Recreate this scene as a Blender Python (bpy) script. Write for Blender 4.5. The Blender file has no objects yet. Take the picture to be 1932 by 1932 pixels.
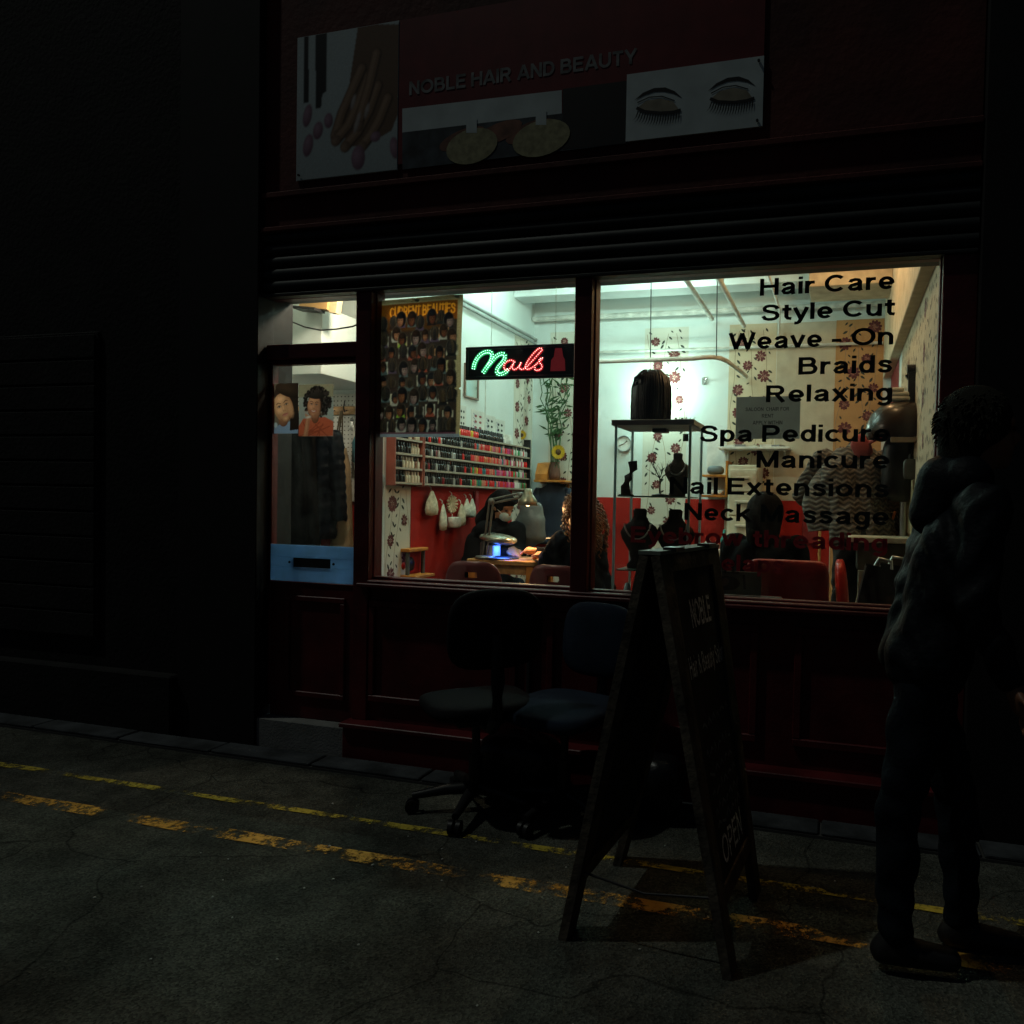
import bpy, math, random
import numpy as np
from mathutils import Vector, Matrix
random.seed(7)
SC = bpy.context.scene
COL = SC.collection

# ------------------------------------------------------------------ camera
# The facade is the plane Y = 0 (X to the right, Z up), the salon lies behind it (Y > 0).
FOC = 1463.73
PPX, PPY, SIZE = 1160.0, 985.0, 1932.0
AX = np.array([[0.95994898, 0.02780805, -0.27879145],
               [0.27938475, -0.02033082, 0.95996397],
               [0.02102666, -0.99940651, -0.02728569]])
EYE = np.array([0.0, -3.535, 1.38])
cam_data = bpy.data.cameras.new('camera')
cam = bpy.data.objects.new('camera', cam_data)
COL.objects.link(cam)
cam_data.sensor_width = 36.0
cam_data.lens = FOC / SIZE * 36.0
cam_data.shift_x = (SIZE / 2 - PPX) / SIZE
cam_data.shift_y = (PPY - SIZE / 2) / SIZE
cam_data.clip_start = 0.05
cam_data.clip_end = 400.0
_r, _u, _f = AX[:, 0], -AX[:, 1], AX[:, 2]
cam.matrix_world = Matrix(((_r[0], _u[0], -_f[0], EYE[0]), (_r[1], _u[1], -_f[1], EYE[1]),
                           (_r[2], _u[2], -_f[2], EYE[2]), (0, 0, 0, 1)))
SC.camera = cam

# ------------------------------------------------------------------ night sky and street light
world = bpy.data.worlds.new('World')
SC.world = world
world.use_nodes = True
wn = world.node_tree
sky = wn.nodes.new('ShaderNodeTexSky')
sky.sky_type = 'NISHITA'
sky.sun_disc = False
LDIR = Vector((0.52, 0.20, -1.0)).normalized()
sky.sun_elevation = math.asin(-LDIR.z)
sky.sun_rotation = math.atan2(-LDIR.x, -LDIR.y)
wn.links.new(sky.outputs[0], wn.nodes['Background'].inputs[0])
wn.nodes['Background'].inputs[1].default_value = 0.0036
sun_data = bpy.data.lights.new('sun', 'SUN')
sun_data.energy = 0.31
sun_data.angle = math.radians(1.2)
sun_data.color = (0.92, 1.0, 0.88)
sun = bpy.data.objects.new('sun', sun_data)
COL.objects.link(sun)
sun.rotation_euler = LDIR.to_track_quat('-Z', 'Y').to_euler()
sun.location = (-3, -4, 7)
SC.view_settings.view_transform = 'Standard'
SC.view_settings.look = 'None'
SC.view_settings.gamma = 1.0
SC.view_settings.exposure = 0.0
SC.view_settings.use_curve_mapping = False
SC.render.engine = 'CYCLES'
SC.cycles.use_denoising = True
SC.cycles.max_bounces = 6
SC.cycles.transparent_max_bounces = 24
SC.cycles.caustics_reflective = False
SC.cycles.caustics_refractive = False
SC.cycles.sample_clamp_indirect = 4.0

# ------------------------------------------------------------------ measuring helpers
def _ray(px, py):
    return AX @ np.array([px - PPX, py - PPY, FOC])
def on(px, py, axis, val):
    r = _ray(px, py)
    return EYE + r * ((val - EYE[axis]) / r[axis])
def aY(px, py, y=0.0):
    return on(px, py, 1, y)
def aX(px, py, x):
    return on(px, py, 0, x)
def aZ(px, py, z=0.0):
    return on(px, py, 2, z)
V3 = lambda p: np.array(p, dtype=float)

# ------------------------------------------------------------------ materials
MATS = {}
def mat(name, col, rough=0.6, metal=0.0, var=0.15, scale=9.0, bump=0.0, emit=0.0, emitcol=None,
        translucent=0.0, spec=0.3, fine=None, col2=None, coat=0.0):
    if name in MATS:
        return MATS[name]
    m = bpy.data.materials.new(name)
    m.use_nodes = True
    nt = m.node_tree
    b = nt.nodes['Principled BSDF']
    b.inputs['Roughness'].default_value = rough
    b.inputs['Metallic'].default_value = metal
    b.inputs['Specular IOR Level'].default_value = spec
    b.inputs['Coat Weight'].default_value = coat
    tc = nt.nodes.new('ShaderNodeTexCoord')
    n = nt.nodes.new('ShaderNodeTexNoise')
    n.inputs['Scale'].default_value = scale
    n.inputs['Detail'].default_value = 6
    nt.links.new(tc.outputs['Object'], n.inputs['Vector'])
    mix = nt.nodes.new('ShaderNodeMix')
    mix.data_type = 'RGBA'
    c = col2 if col2 else tuple(max(0, x * (1 - var * 1.6)) for x in col)
    c1 = tuple(min(1, x * (1 + var * .6)) for x in col)
    mix.inputs[6].default_value = (*c, 1)
    mix.inputs[7].default_value = (*c1, 1)
    rp = nt.nodes.new('ShaderNodeMapRange')
    rp.inputs[1].default_value = .32
    rp.inputs[2].default_value = .68
    nt.links.new(n.outputs['Fac'], rp.inputs[0])
    nt.links.new(rp.outputs[0], mix.inputs[0])
    nt.links.new(mix.outputs[2], b.inputs['Base Color'])
    if bump > 0:
        n2 = nt.nodes.new('ShaderNodeTexNoise')
        n2.inputs['Scale'].default_value = fine or scale * 12
        n2.inputs['Detail'].default_value = 5
        nt.links.new(tc.outputs['Object'], n2.inputs['Vector'])
        bp = nt.nodes.new('ShaderNodeBump')
        bp.inputs['Strength'].default_value = bump
        bp.inputs['Distance'].default_value = .01
        nt.links.new(n2.outputs['Fac'], bp.inputs['Height'])
        nt.links.new(bp.outputs[0], b.inputs['Normal'])
    if emit > 0:
        b.inputs['Emission Color'].default_value = (*(emitcol or col), 1)
        b.inputs['Emission Strength'].default_value = emit
    if translucent > 0:
        t = nt.nodes.new('ShaderNodeBsdfTranslucent')
        nt.links.new(mix.outputs[2], t.inputs[0])
        ms = nt.nodes.new('ShaderNodeMixShader')
        ms.inputs[0].default_value = translucent
        nt.links.new(b.outputs[0], ms.inputs[1])
        nt.links.new(t.outputs[0], ms.inputs[2])
        nt.links.new(ms.outputs[0], nt.nodes['Material Output'].inputs[0])
    MATS[name] = m
    return m

def glass(name, tint=(0.93, 0.97, 0.95), rough=0.02, ior=1.45, dirt=0.0):
    if name in MATS:
        return MATS[name]
    m = bpy.data.materials.new(name)
    m.use_nodes = True
    nt = m.node_tree
    nt.nodes.remove(nt.nodes['Principled BSDF'])
    t = nt.nodes.new('ShaderNodeBsdfTransparent')
    t.inputs[0].default_value = (*tint, 1)
    g = nt.nodes.new('ShaderNodeBsdfGlossy')
    g.inputs['Roughness'].default_value = rough
    g.inputs[0].default_value = (0.9, 0.95, 0.92, 1)
    lw = nt.nodes.new('ShaderNodeLayerWeight')
    lw.inputs['Blend'].default_value = .5
    pw = nt.nodes.new('ShaderNodeMath'); pw.operation = 'POWER'; pw.inputs[1].default_value = 5.0
    nt.links.new(lw.outputs['Facing'], pw.inputs[0])
    fr = nt.nodes.new('ShaderNodeMath'); fr.operation = 'MULTIPLY_ADD'
    f0 = ((ior - 1) / (ior + 1)) ** 2                       # Schlick reflectance of a thin pane
    fr.inputs[1].default_value = (1 - f0) * (1.0 if ior > 1.1 else .25)
    fr.inputs[2].default_value = f0
    nt.links.new(pw.outputs[0], fr.inputs[0])
    ms = nt.nodes.new('ShaderNodeMixShader')
    nt.links.new(fr.outputs[0], ms.inputs[0])
    nt.links.new(t.outputs[0], ms.inputs[1])
    nt.links.new(g.outputs[0], ms.inputs[2])
    outp = ms.outputs[0]
    if dirt:
        tc = nt.nodes.new('ShaderNodeTexCoord'); mp = nt.nodes.new('ShaderNodeMapping'); mp.inputs['Scale'].default_value = (5, 5, 2.2)
        n = nt.nodes.new('ShaderNodeTexNoise'); n.inputs['Scale'].default_value = 2.0; n.inputs['Detail'].default_value = 8; n.inputs['Distortion'].default_value = 1.2
        nt.links.new(tc.outputs['Object'], mp.inputs[0]); nt.links.new(mp.outputs[0], n.inputs[0])
        mr = nt.nodes.new('ShaderNodeMapRange'); mr.inputs[1].default_value = .45; mr.inputs[2].default_value = .8; mr.inputs[3].default_value = .0; mr.inputs[4].default_value = dirt
        nt.links.new(n.outputs['Fac'], mr.inputs[0])
        d = nt.nodes.new('ShaderNodeBsdfTranslucent'); d.inputs[0].default_value = (.8, .82, .78, 1)
        m2 = nt.nodes.new('ShaderNodeMixShader')
        nt.links.new(mr.outputs[0], m2.inputs[0]); nt.links.new(ms.outputs[0], m2.inputs[1]); nt.links.new(d.outputs[0], m2.inputs[2])
        outp = m2.outputs[0]
    nt.links.new(outp, nt.nodes['Material Output'].inputs[0])
    MATS[name] = m
    return m

# ------------------------------------------------------------------ mesh collecting
def rotz(a):
    c, s = math.cos(a), math.sin(a)
    return np.array([[c, -s, 0], [s, c, 0], [0, 0, 1.0]])
def rotx(a):
    c, s = math.cos(a), math.sin(a)
    return np.array([[1.0, 0, 0], [0, c, -s], [0, s, c]])
def roty(a):
    c, s = math.cos(a), math.sin(a)
    return np.array([[c, 0, s], [0, 1.0, 0], [-s, 0, c]])

ORIGIN = {}
class MB:
    def __init__(self):
        self.v, self.f, self.m, self.s = [], [], [], []
    def add(self, verts, faces, mi=0, smooth=False):
        o = len(self.v)
        self.v += [tuple(map(float, p)) for p in verts]
        for f in faces:
            self.f.append([i + o for i in f])
            self.m.append(mi)
            self.s.append(smooth)
        return self
    def box(self, c, s, mi=0, rot=None):
        x, y, z = s[0] / 2, s[1] / 2, s[2] / 2
        vs = [V3((a * x, b * y, d * z)) for d in (-1, 1) for b in (-1, 1) for a in (-1, 1)]
        if rot is not None:
            vs = [rot @ p for p in vs]
        c = V3(c)
        return self.add([p + c for p in vs], [(0, 2, 3, 1), (4, 5, 7, 6), (0, 1, 5, 4), (2, 6, 7, 3), (0, 4, 6, 2), (1, 3, 7, 5)], mi)
    def span(self, lo, hi, mi=0):
        lo, hi = V3(lo), V3(hi)
        return self.box((lo + hi) / 2, np.abs(hi - lo), mi)
    def bbox(self, lo, hi, b=.004, mi=0):          # box with chamfered edges
        lo, hi = np.minimum(lo, hi), np.maximum(lo, hi)
        b = min(b, *(.45 * (hi - lo)))
        c, h = (lo + hi) / 2, (hi - lo) / 2
        vs, idx = [], {}
        for sx in (-1, 1):
            for sy in (-1, 1):
                for sz in (-1, 1):
                    for a in range(3):
                        p = np.array([sx, sy, sz]) * (h - b)
                        p[a] = (sx, sy, sz)[a] * h[a]
                        idx[(sx, sy, sz, a)] = len(vs)
                        vs.append(c + p)
        fs = []
        for a in range(3):
            o = [k for k in range(3) if k != a]
            for s in (-1, 1):
                q = []
                for u, w in ((-1, -1), (1, -1), (1, 1), (-1, 1)):
                    k = [0, 0, 0]
                    k[a], k[o[0]], k[o[1]] = s, u, w
                    q.append(idx[(*k, a)])
                fs.append(q)
        for a in range(3):
            o = [k for k in range(3) if k != a]
            for u in (-1, 1):
                for w in (-1, 1):
                    q = []
                    for s, ax in ((-1, o[0]), (1, o[0]), (1, o[1]), (-1, o[1])):
                        k = [0, 0, 0]
                        k[a], k[o[0]], k[o[1]] = s, u, w
                        q.append(idx[(*k, ax)])
                    fs.append(q)
        for sx in (-1, 1):
            for sy in (-1, 1):
                for sz in (-1, 1):
                    fs.append([idx[(sx, sy, sz, a)] for a in range(3)])
        return self.add(vs, fs, mi)
    def rbox(self, c, s, mi=0, e=4.0, nu=20, nv=12, rot=None, fn=None):   # superellipsoid cushion
        vs, fs = [], []
        def sp(a, k):
            return math.copysign(abs(a) ** k, a)
        k = 2.0 / e
        for j in range(nv + 1):
            ph = -math.pi / 2 + math.pi * j / nv
            for i in range(nu):
                th = 2 * math.pi * i / nu
                p = V3((sp(math.cos(ph), k) * sp(math.cos(th), k) * s[0] / 2, sp(math.cos(ph), k) * sp(math.sin(th), k) * s[1] / 2, sp(math.sin(ph), k) * s[2] / 2))
                if fn:
                    p = fn(p)
                if rot is not None:
                    p = rot @ p
                vs.append(p + V3(c))
        for j in range(nv):
            for i in range(nu):
                i2 = (i + 1) % nu
                fs.append((j * nu + i, j * nu + i2, (j + 1) * nu + i2, (j + 1) * nu + i))
        return self.add(vs, fs, mi, True)
    def ell(self, c, r, mi=0, nu=14, nv=9, rot=None):
        r = (r, r, r) if np.isscalar(r) else r
        return self.rbox(c, (2 * r[0], 2 * r[1], 2 * r[2]), mi, 2.0, nu, nv, rot)
    def cyl(self, p0, p1, r0, r1=None, mi=0, n=10, caps=True):
        r1 = r0 if r1 is None else r1
        p0, p1 = V3(p0), V3(p1)
        d = p1 - p0
        d = d / (np.linalg.norm(d) + 1e-9)
        a = np.cross(d, (0, 0, 1) if abs(d[2]) < .9 else (1, 0, 0))
        a /= np.linalg.norm(a)
        b = np.cross(d, a)
        vs = []
        for p, r in ((p0, r0), (p1, r1)):
            for i in range(n):
                t = 2 * math.pi * i / n
                vs.append(p + r * (math.cos(t) * a + math.sin(t) * b))
        self.add(vs, [(i, (i + 1) % n, n + (i + 1) % n, n + i) for i in range(n)], mi, True)
        if caps:
            self.add(vs[:n], [tuple(range(n - 1, -1, -1))], mi)
            self.add(vs[n:], [tuple(range(n))], mi)
        return self
    def cap(self, p0, p1, r0, r1, mi=0):            # tapered capsule
        self.cyl(p0, p1, r0, r1, mi, 14)
        self.ell(p0, r0, mi, 14, 10)
        self.ell(p1, r1, mi, 14, 10)
        return self
    def tube(self, pts, r, mi=0, n=6):
        pts = [V3(p) for p in pts]
        rr = r if hasattr(r, '__len__') else [r] * len(pts)
        vs = []
        for k, p in enumerate(pts):
            d = pts[min(k + 1, len(pts) - 1)] - pts[max(k - 1, 0)]
            d = d / (np.linalg.norm(d) + 1e-9)
            a = np.cross(d, (0.13, 0.2, 1) if abs(d[2]) < .95 else (1, .1, 0))
            a /= np.linalg.norm(a)
            b = np.cross(d, a)
            for i in range(n):
                t = 2 * math.pi * i / n
                vs.append(p + rr[k] * (math.cos(t) * a + math.sin(t) * b))
        m = len(pts)
        fs = [(k * n + i, k * n + (i + 1) % n, (k + 1) * n + (i + 1) % n, (k + 1) * n + i) for k in range(m - 1) for i in range(n)]
        self.add(vs, fs, mi, True)
        self.add(vs[:n], [tuple(range(n - 1, -1, -1))], mi)
        return self.add(vs[-n:], [tuple(range(n))], mi)
    def lathe(self, c, prof, mi=0, n=18, rot=None, smooth=True):
        vs = []
        for r, z in prof:
            for i in range(n):
                t = 2 * math.pi * i / n
                p = V3((r * math.cos(t), r * math.sin(t), z))
                if rot is not None:
                    p = rot @ p
                vs.append(p + V3(c))
        fs = [(k * n + i, k * n + (i + 1) % n, (k + 1) * n + (i + 1) % n, (k + 1) * n + i) for k in range(len(prof) - 1) for i in range(n)]
        return self.add(vs, fs, mi, smooth)
    def quad(self, a, b, c, d, mi=0):
        return self.add([a, b, c, d], [(0, 1, 2, 3)], mi)
    def mesh(self, name, mats, o=(0, 0, 0)):
        me = bpy.data.meshes.new(name)
        o = V3(o)
        me.from_pydata([tuple(V3(p) - o) for p in self.v], [], self.f)
        for m in mats:
            me.materials.append(m)
        me.polygons.foreach_set('material_index', self.m)
        me.polygons.foreach_set('use_smooth', self.s)
        me.update()
        return me
    def build(self, name, mats, parent=None, label=None, cat=None, group=None, kind=None):
        mats = mats if isinstance(mats, (list, tuple)) else [mats]
        if parent is None:
            a = np.array(self.v)
            o = np.array([(a[:, 0].min() + a[:, 0].max()) / 2, (a[:, 1].min() + a[:, 1].max()) / 2, a[:, 2].min()])
        else:
            o = ORIGIN[parent.name]
        ob = bpy.data.objects.new(name, self.mesh(name, mats, o))
        COL.objects.link(ob)
        ORIGIN[ob.name] = o
        if parent is None:
            ob.location = o
        else:
            ob.parent = parent
        return tag(ob, label, cat, group, kind)

def tag(o, label=None, cat=None, group=None, kind=None):
    if label: o['label'] = label
    if cat: o['category'] = cat
    if group: o['group'] = group
    if kind: o['kind'] = kind
    return o
def thing(name, loc, label=None, cat=None, group=None, kind=None):
    o = bpy.data.objects.new(name, None)
    COL.objects.link(o)
    o.location = tuple(map(float, loc))
    o.empty_display_size = .05
    ORIGIN[o.name] = V3(loc)
    return tag(o, label, cat, group, kind)
def part(name, parent, mats, fn):
    b = MB()
    fn(b)
    return b.build(name, mats, parent)
def copy_tree(o, parent=None):
    c = o.copy()
    COL.objects.link(c)
    c.parent = parent
    for ch in list(o.children):
        copy_tree(ch, c)
    return c

# ------------------------------------------------------------------ flat prints and lettering
class Sheet:
    """Flat shapes laid on a plane: origin O, axes U, W (metres), outward normal N."""
    def __init__(self, O, U, W, N, mb=None):
        self.O, self.U, self.W, self.N = V3(O), V3(U), V3(W), V3(N)
        self.b = mb or MB()
    def p(self, u, w, h=0.0):
        return self.O + self.U * u + self.W * w + self.N * h
    def poly(self, pts, mi, h):
        self.b.add([self.p(u, w, h) for u, w in pts], [tuple(range(len(pts)))], mi)
    def rect(self, u0, w0, u1, w1, mi, h):
        self.poly([(u0, w0), (u1, w0), (u1, w1), (u0, w1)], mi, h)
    def disc(self, u, w, ru, rw, mi, h, n=14, a=0.0):
        c, s = math.cos(a), math.sin(a)
        pts = []
        for i in range(n):
            t = 2 * math.pi * i / n
            x, y = ru * math.cos(t), rw * math.sin(t)
            pts.append((u + x * c - y * s, w + x * s + y * c))
        self.poly(pts, mi, h)
    def leaf(self, u, w, l, wd, a, mi, h):
        c, s = math.cos(a), math.sin(a)
        pts = [(u + x * l * c - y * wd * s, w + x * l * s + y * wd * c) for x, y in ((-.5, 0), (-.2, .4), (.15, .45), (.5, 0), (.15, -.45), (-.2, -.4))]
        self.poly(pts, mi, h)
    def stroke(self, pts, wd, mi, h):
        for k in range(len(pts) - 1):
            (x0, y0), (x1, y1) = pts[k], pts[k + 1]
            d = math.hypot(x1 - x0, y1 - y0) + 1e-9
            nx, ny = -(y1 - y0) / d * wd / 2, (x1 - x0) / d * wd / 2
            self.poly([(x0 - nx, y0 - ny), (x1 - nx, y1 - ny), (x1 + nx, y1 + ny), (x0 + nx, y0 + ny)], mi, h + k % 3 * .00004)
    def text(self, s, u0, u1, base, cap, mi, h, bold=.22, shear=0.0, skew=0.0):
        vs, fs, H = text_geo(s, bold)
        x0, x1 = vs[:, 0].min(), vs[:, 0].max()
        q = []
        for x, y, zz in vs:
            u = u0 + (x - x0) / (x1 - x0) * (u1 - u0)
            w = base + y / H * cap
            q.append(self.p(u + shear * (w - base), w + skew * (u - u0), h + zz * .00004))
        self.b.add(q, fs, mi)

def _arc(cx, cy, rx, ry, a0, a1, n=14):
    return [(cx + rx * math.cos(math.radians(a0 + (a1 - a0) * i / n)), cy + ry * math.sin(math.radians(a0 + (a1 - a0) * i / n))) for i in range(n + 1)]
def _glyphs():
    V = lambda x, y0, y1: [(x, y0), (x, y1)]
    Hh = lambda y, x0, x1: [(x0, y), (x1, y)]
    hump = lambda x0, x1: [(x0, .40), (x0 + .04, .53)] + _arc((x0 + x1) / 2 + .01, .42, (x1 - x0) / 2 - .01, .225, 150, 0, 8) + [(x1, 0)]
    bowl = lambda cx: _arc(cx, .365, .215, .28, 0, 360, 18)
    G = {
     'H': (.82, [V(.1, 0, 1), V(.72, 0, 1), Hh(.53, .1, .72)]),
     'A': (.86, [[(.06, 0), (.43, 1)], [(.80, 0), (.43, 1)], Hh(.3, .2, .66)]),
     'B': (.80, [V(.1, 0, 1), [(.1, .905), (.45, .905)] + _arc(.45, .72, .17, .185, 80, -80, 8) + [(.1, .53)], [(.1, .53), (.48, .53)] + _arc(.48, .313, .21, .217, 80, -80, 8) + [(.1, .095)]]),
     'C': (.86, [_arc(.46, .5, .355, .405, 42, 318, 20)]),
     'D': (.82, [V(.1, 0, 1), [(.1, .905), (.36, .905)] + _arc(.36, .5, .35, .405, 85, -85, 14) + [(.1, .095)]]),
     'E': (.74, [V(.1, 0, 1), Hh(.905, .1, .70), Hh(.53, .1, .64), Hh(.095, .1, .71)]),
     'F': (.68, [V(.1, 0, 1), Hh(.905, .1, .66), Hh(.52, .1, .58)]),
     'I': (.2, [V(.1, 0, 1)]),
     'L': (.66, [V(.1, 0, 1), Hh(.095, .1, .64)]),
     'M': (.92, [V(.1, 0, 1), [(.1, .96), (.46, .06)], [(.82, .96), (.46, .06)], V(.82, 0, 1)]),
     'N': (.80, [V(.1, 0, 1), [(.1, .95), (.70, .05)], V(.70, 0, 1)]),
     'O': (.98, [_arc(.49, .5, .395, .405, 0, 360, 26)]),
     'P': (.76, [V(.1, 0, 1), [(.1, .905), (.44, .905)] + _arc(.44, .685, .21, .22, 85, -85, 10) + [(.1, .465)]]),
     'R': (.82, [V(.1, 0, 1), [(.1, .905), (.47, .905)] + _arc(.47, .70, .19, .205, 85, -85, 10) + [(.1, .495)], [(.42, .49), (.72, 0)]]),
     'S': (.80, [[(.70, .70), (.63, .84), (.50, .895), (.36, .905), (.22, .87), (.145, .77), (.17, .65), (.30, .575), (.46, .53), (.62, .47), (.695, .36), (.69, .23), (.61, .13), (.47, .09), (.32, .092), (.18, .14), (.095, .30)]]),
     'T': (.74, [V(.37, 0, 1), Hh(.905, .02, .72)]),
     'U': (.82, [[(.1, 1), (.1, .35)] + _arc(.41, .38, .31, .285, 190, 350, 12) + [(.72, .35), (.72, 1)]]),
     'W': (1.16, [[(.06, 1), (.32, .03)], [(.58, .97), (.32, .03)], [(.58, .97), (.84, .03)], [(1.10, 1), (.84, .03)]]),
     'Y': (.8, [[(.05, 1), (.4, .43)], [(.75, 1), (.4, .43)], V(.4, 0, .47)]),
     '&': (.86, [[(.80, .02), (.30, .66), (.25, .80), (.36, .91), (.50, .82), (.46, .68), (.20, .45), (.11, .26), (.22, .11), (.42, .09), (.60, .2), (.72, .45)]]),
     'a': (.66, [[(.12, .50), (.17, .60), (.31, .645), (.45, .62), (.51, .52), (.51, .12), (.55, 0)], [(.51, .42), (.35, .375), (.18, .32), (.11, .2), (.17, .105), (.30, .085), (.43, .14), (.51, .25)]]),
     'b': (.64, [V(.1, 0, 1), bowl(.325)]),
     'c': (.60, [_arc(.33, .365, .235, .28, 40, 320, 16)]),
     'd': (.64, [V(.54, 0, 1), bowl(.315)]),
     'e': (.66, [[(.12, .345), (.555, .345)] + _arc(.335, .365, .225, .28, -2, 318, 20)]),
     'g': (.64, [[(.54, .73), (.54, -.03), (.48, -.15), (.36, -.205), (.24, -.2), (.11, -.12)], bowl(.315)]),
     'h': (.64, [V(.1, 0, 1), hump(.1, .54)]),
     'i': (.2, [V(.1, 0, .73), V(.1, .845, 1)]),
     'k': (.60, [V(.1, 0, 1), [(.55, .73), (.14, .30)], [(.26, .42), (.57, 0)]]),
     'l': (.2, [V(.1, 0, 1)]),
     'm': (.98, [V(.1, 0, .73), hump(.1, .49), hump(.49, .88)]),
     'n': (.64, [V(.1, 0, .73), hump(.1, .54)]),
     'o': (.68, [_arc(.34, .365, .245, .28, 0, 360, 20)]),
     'p': (.64, [V(.1, -.27, .73), bowl(.325)]),
     'r': (.42, [V(.1, 0, .73), [(.1, .40), (.15, .55), (.25, .63), (.41, .635)]]),
     's': (.58, [[(.50, .51), (.43, .61), (.30, .647), (.17, .62), (.12, .53), (.18, .44), (.30, .395), (.43, .35), (.485, .25), (.44, .13), (.31, .083), (.17, .105), (.08, .22)]]),
     't': (.42, [[(.20, .93), (.20, .2), (.26, .105), (.41, .085)], Hh(.655, .02, .41)]),
     'u': (.64, [[(.1, .73), (.1, .27), (.15, .14), (.29, .085), (.43, .13), (.54, .3)], V(.54, 0, .73)]),
     'v': (.60, [[(.05, .73), (.30, .02)], [(.55, .73), (.30, .02)]]),
     'w': (.88, [[(.05, .73), (.245, .02)], [(.44, .71), (.245, .02)], [(.44, .71), (.635, .02)], [(.83, .73), (.635, .02)]]),
     'x': (.60, [[(.06, .73), (.54, 0)], [(.54, .73), (.06, 0)]]),
     'y': (.60, [[(.05, .73), (.31, .03)], [(.56, .73), (.31, .03), (.24, -.14), (.16, -.2), (.04, -.2)]]),
     '-': (.40, [Hh(.34, .03, .37)]),
     ',': (.2, [V(.1, -.1, .12)]), '.': (.2, [V(.1, 0, .18)]), ' ': (.26, []),
    }
    return G
GLYPH = _glyphs()
_TX = {}
def text_geo(s, T):
    """letters drawn as thick strokes; cap height 1."""
    if (s, T) in _TX:
        return _TX[(s, T)]
    vs, fs, x = [], [], 0.0
    k = 0
    for ch in s:
        w, strokes = GLYPH.get(ch, GLYPH[' '])
        for st in strokes:
            P_ = np.array(st, float)
            n = len(P_)
            closed = n > 4 and np.linalg.norm(P_[0] - P_[-1]) < 1e-6
            off = len(vs)
            for i in range(n):
                a = P_[i - 1] if i > 0 else (P_[-2] if closed else P_[0])
                b = P_[i + 1] if i < n - 1 else (P_[1] if closed else P_[-1])
                d = b - a
                d = d / (np.linalg.norm(d) + 1e-9)
                nn = np.array((-d[1], d[0])) * T / 2
                for sg in (1, -1):
                    q = P_[i] + nn * sg
                    vs.append((x + q[0], q[1], k * 1.0))
            for i in range(n - 1):
                fs.append((off + 2 * i + 1, off + 2 * i + 3, off + 2 * i + 2, off + 2 * i))
            k = (k + 1) % 5
        x += w + .075
    _TX[(s, T)] = (np.array(vs), fs, 1.0)
    return _TX[(s, T)]


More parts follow.
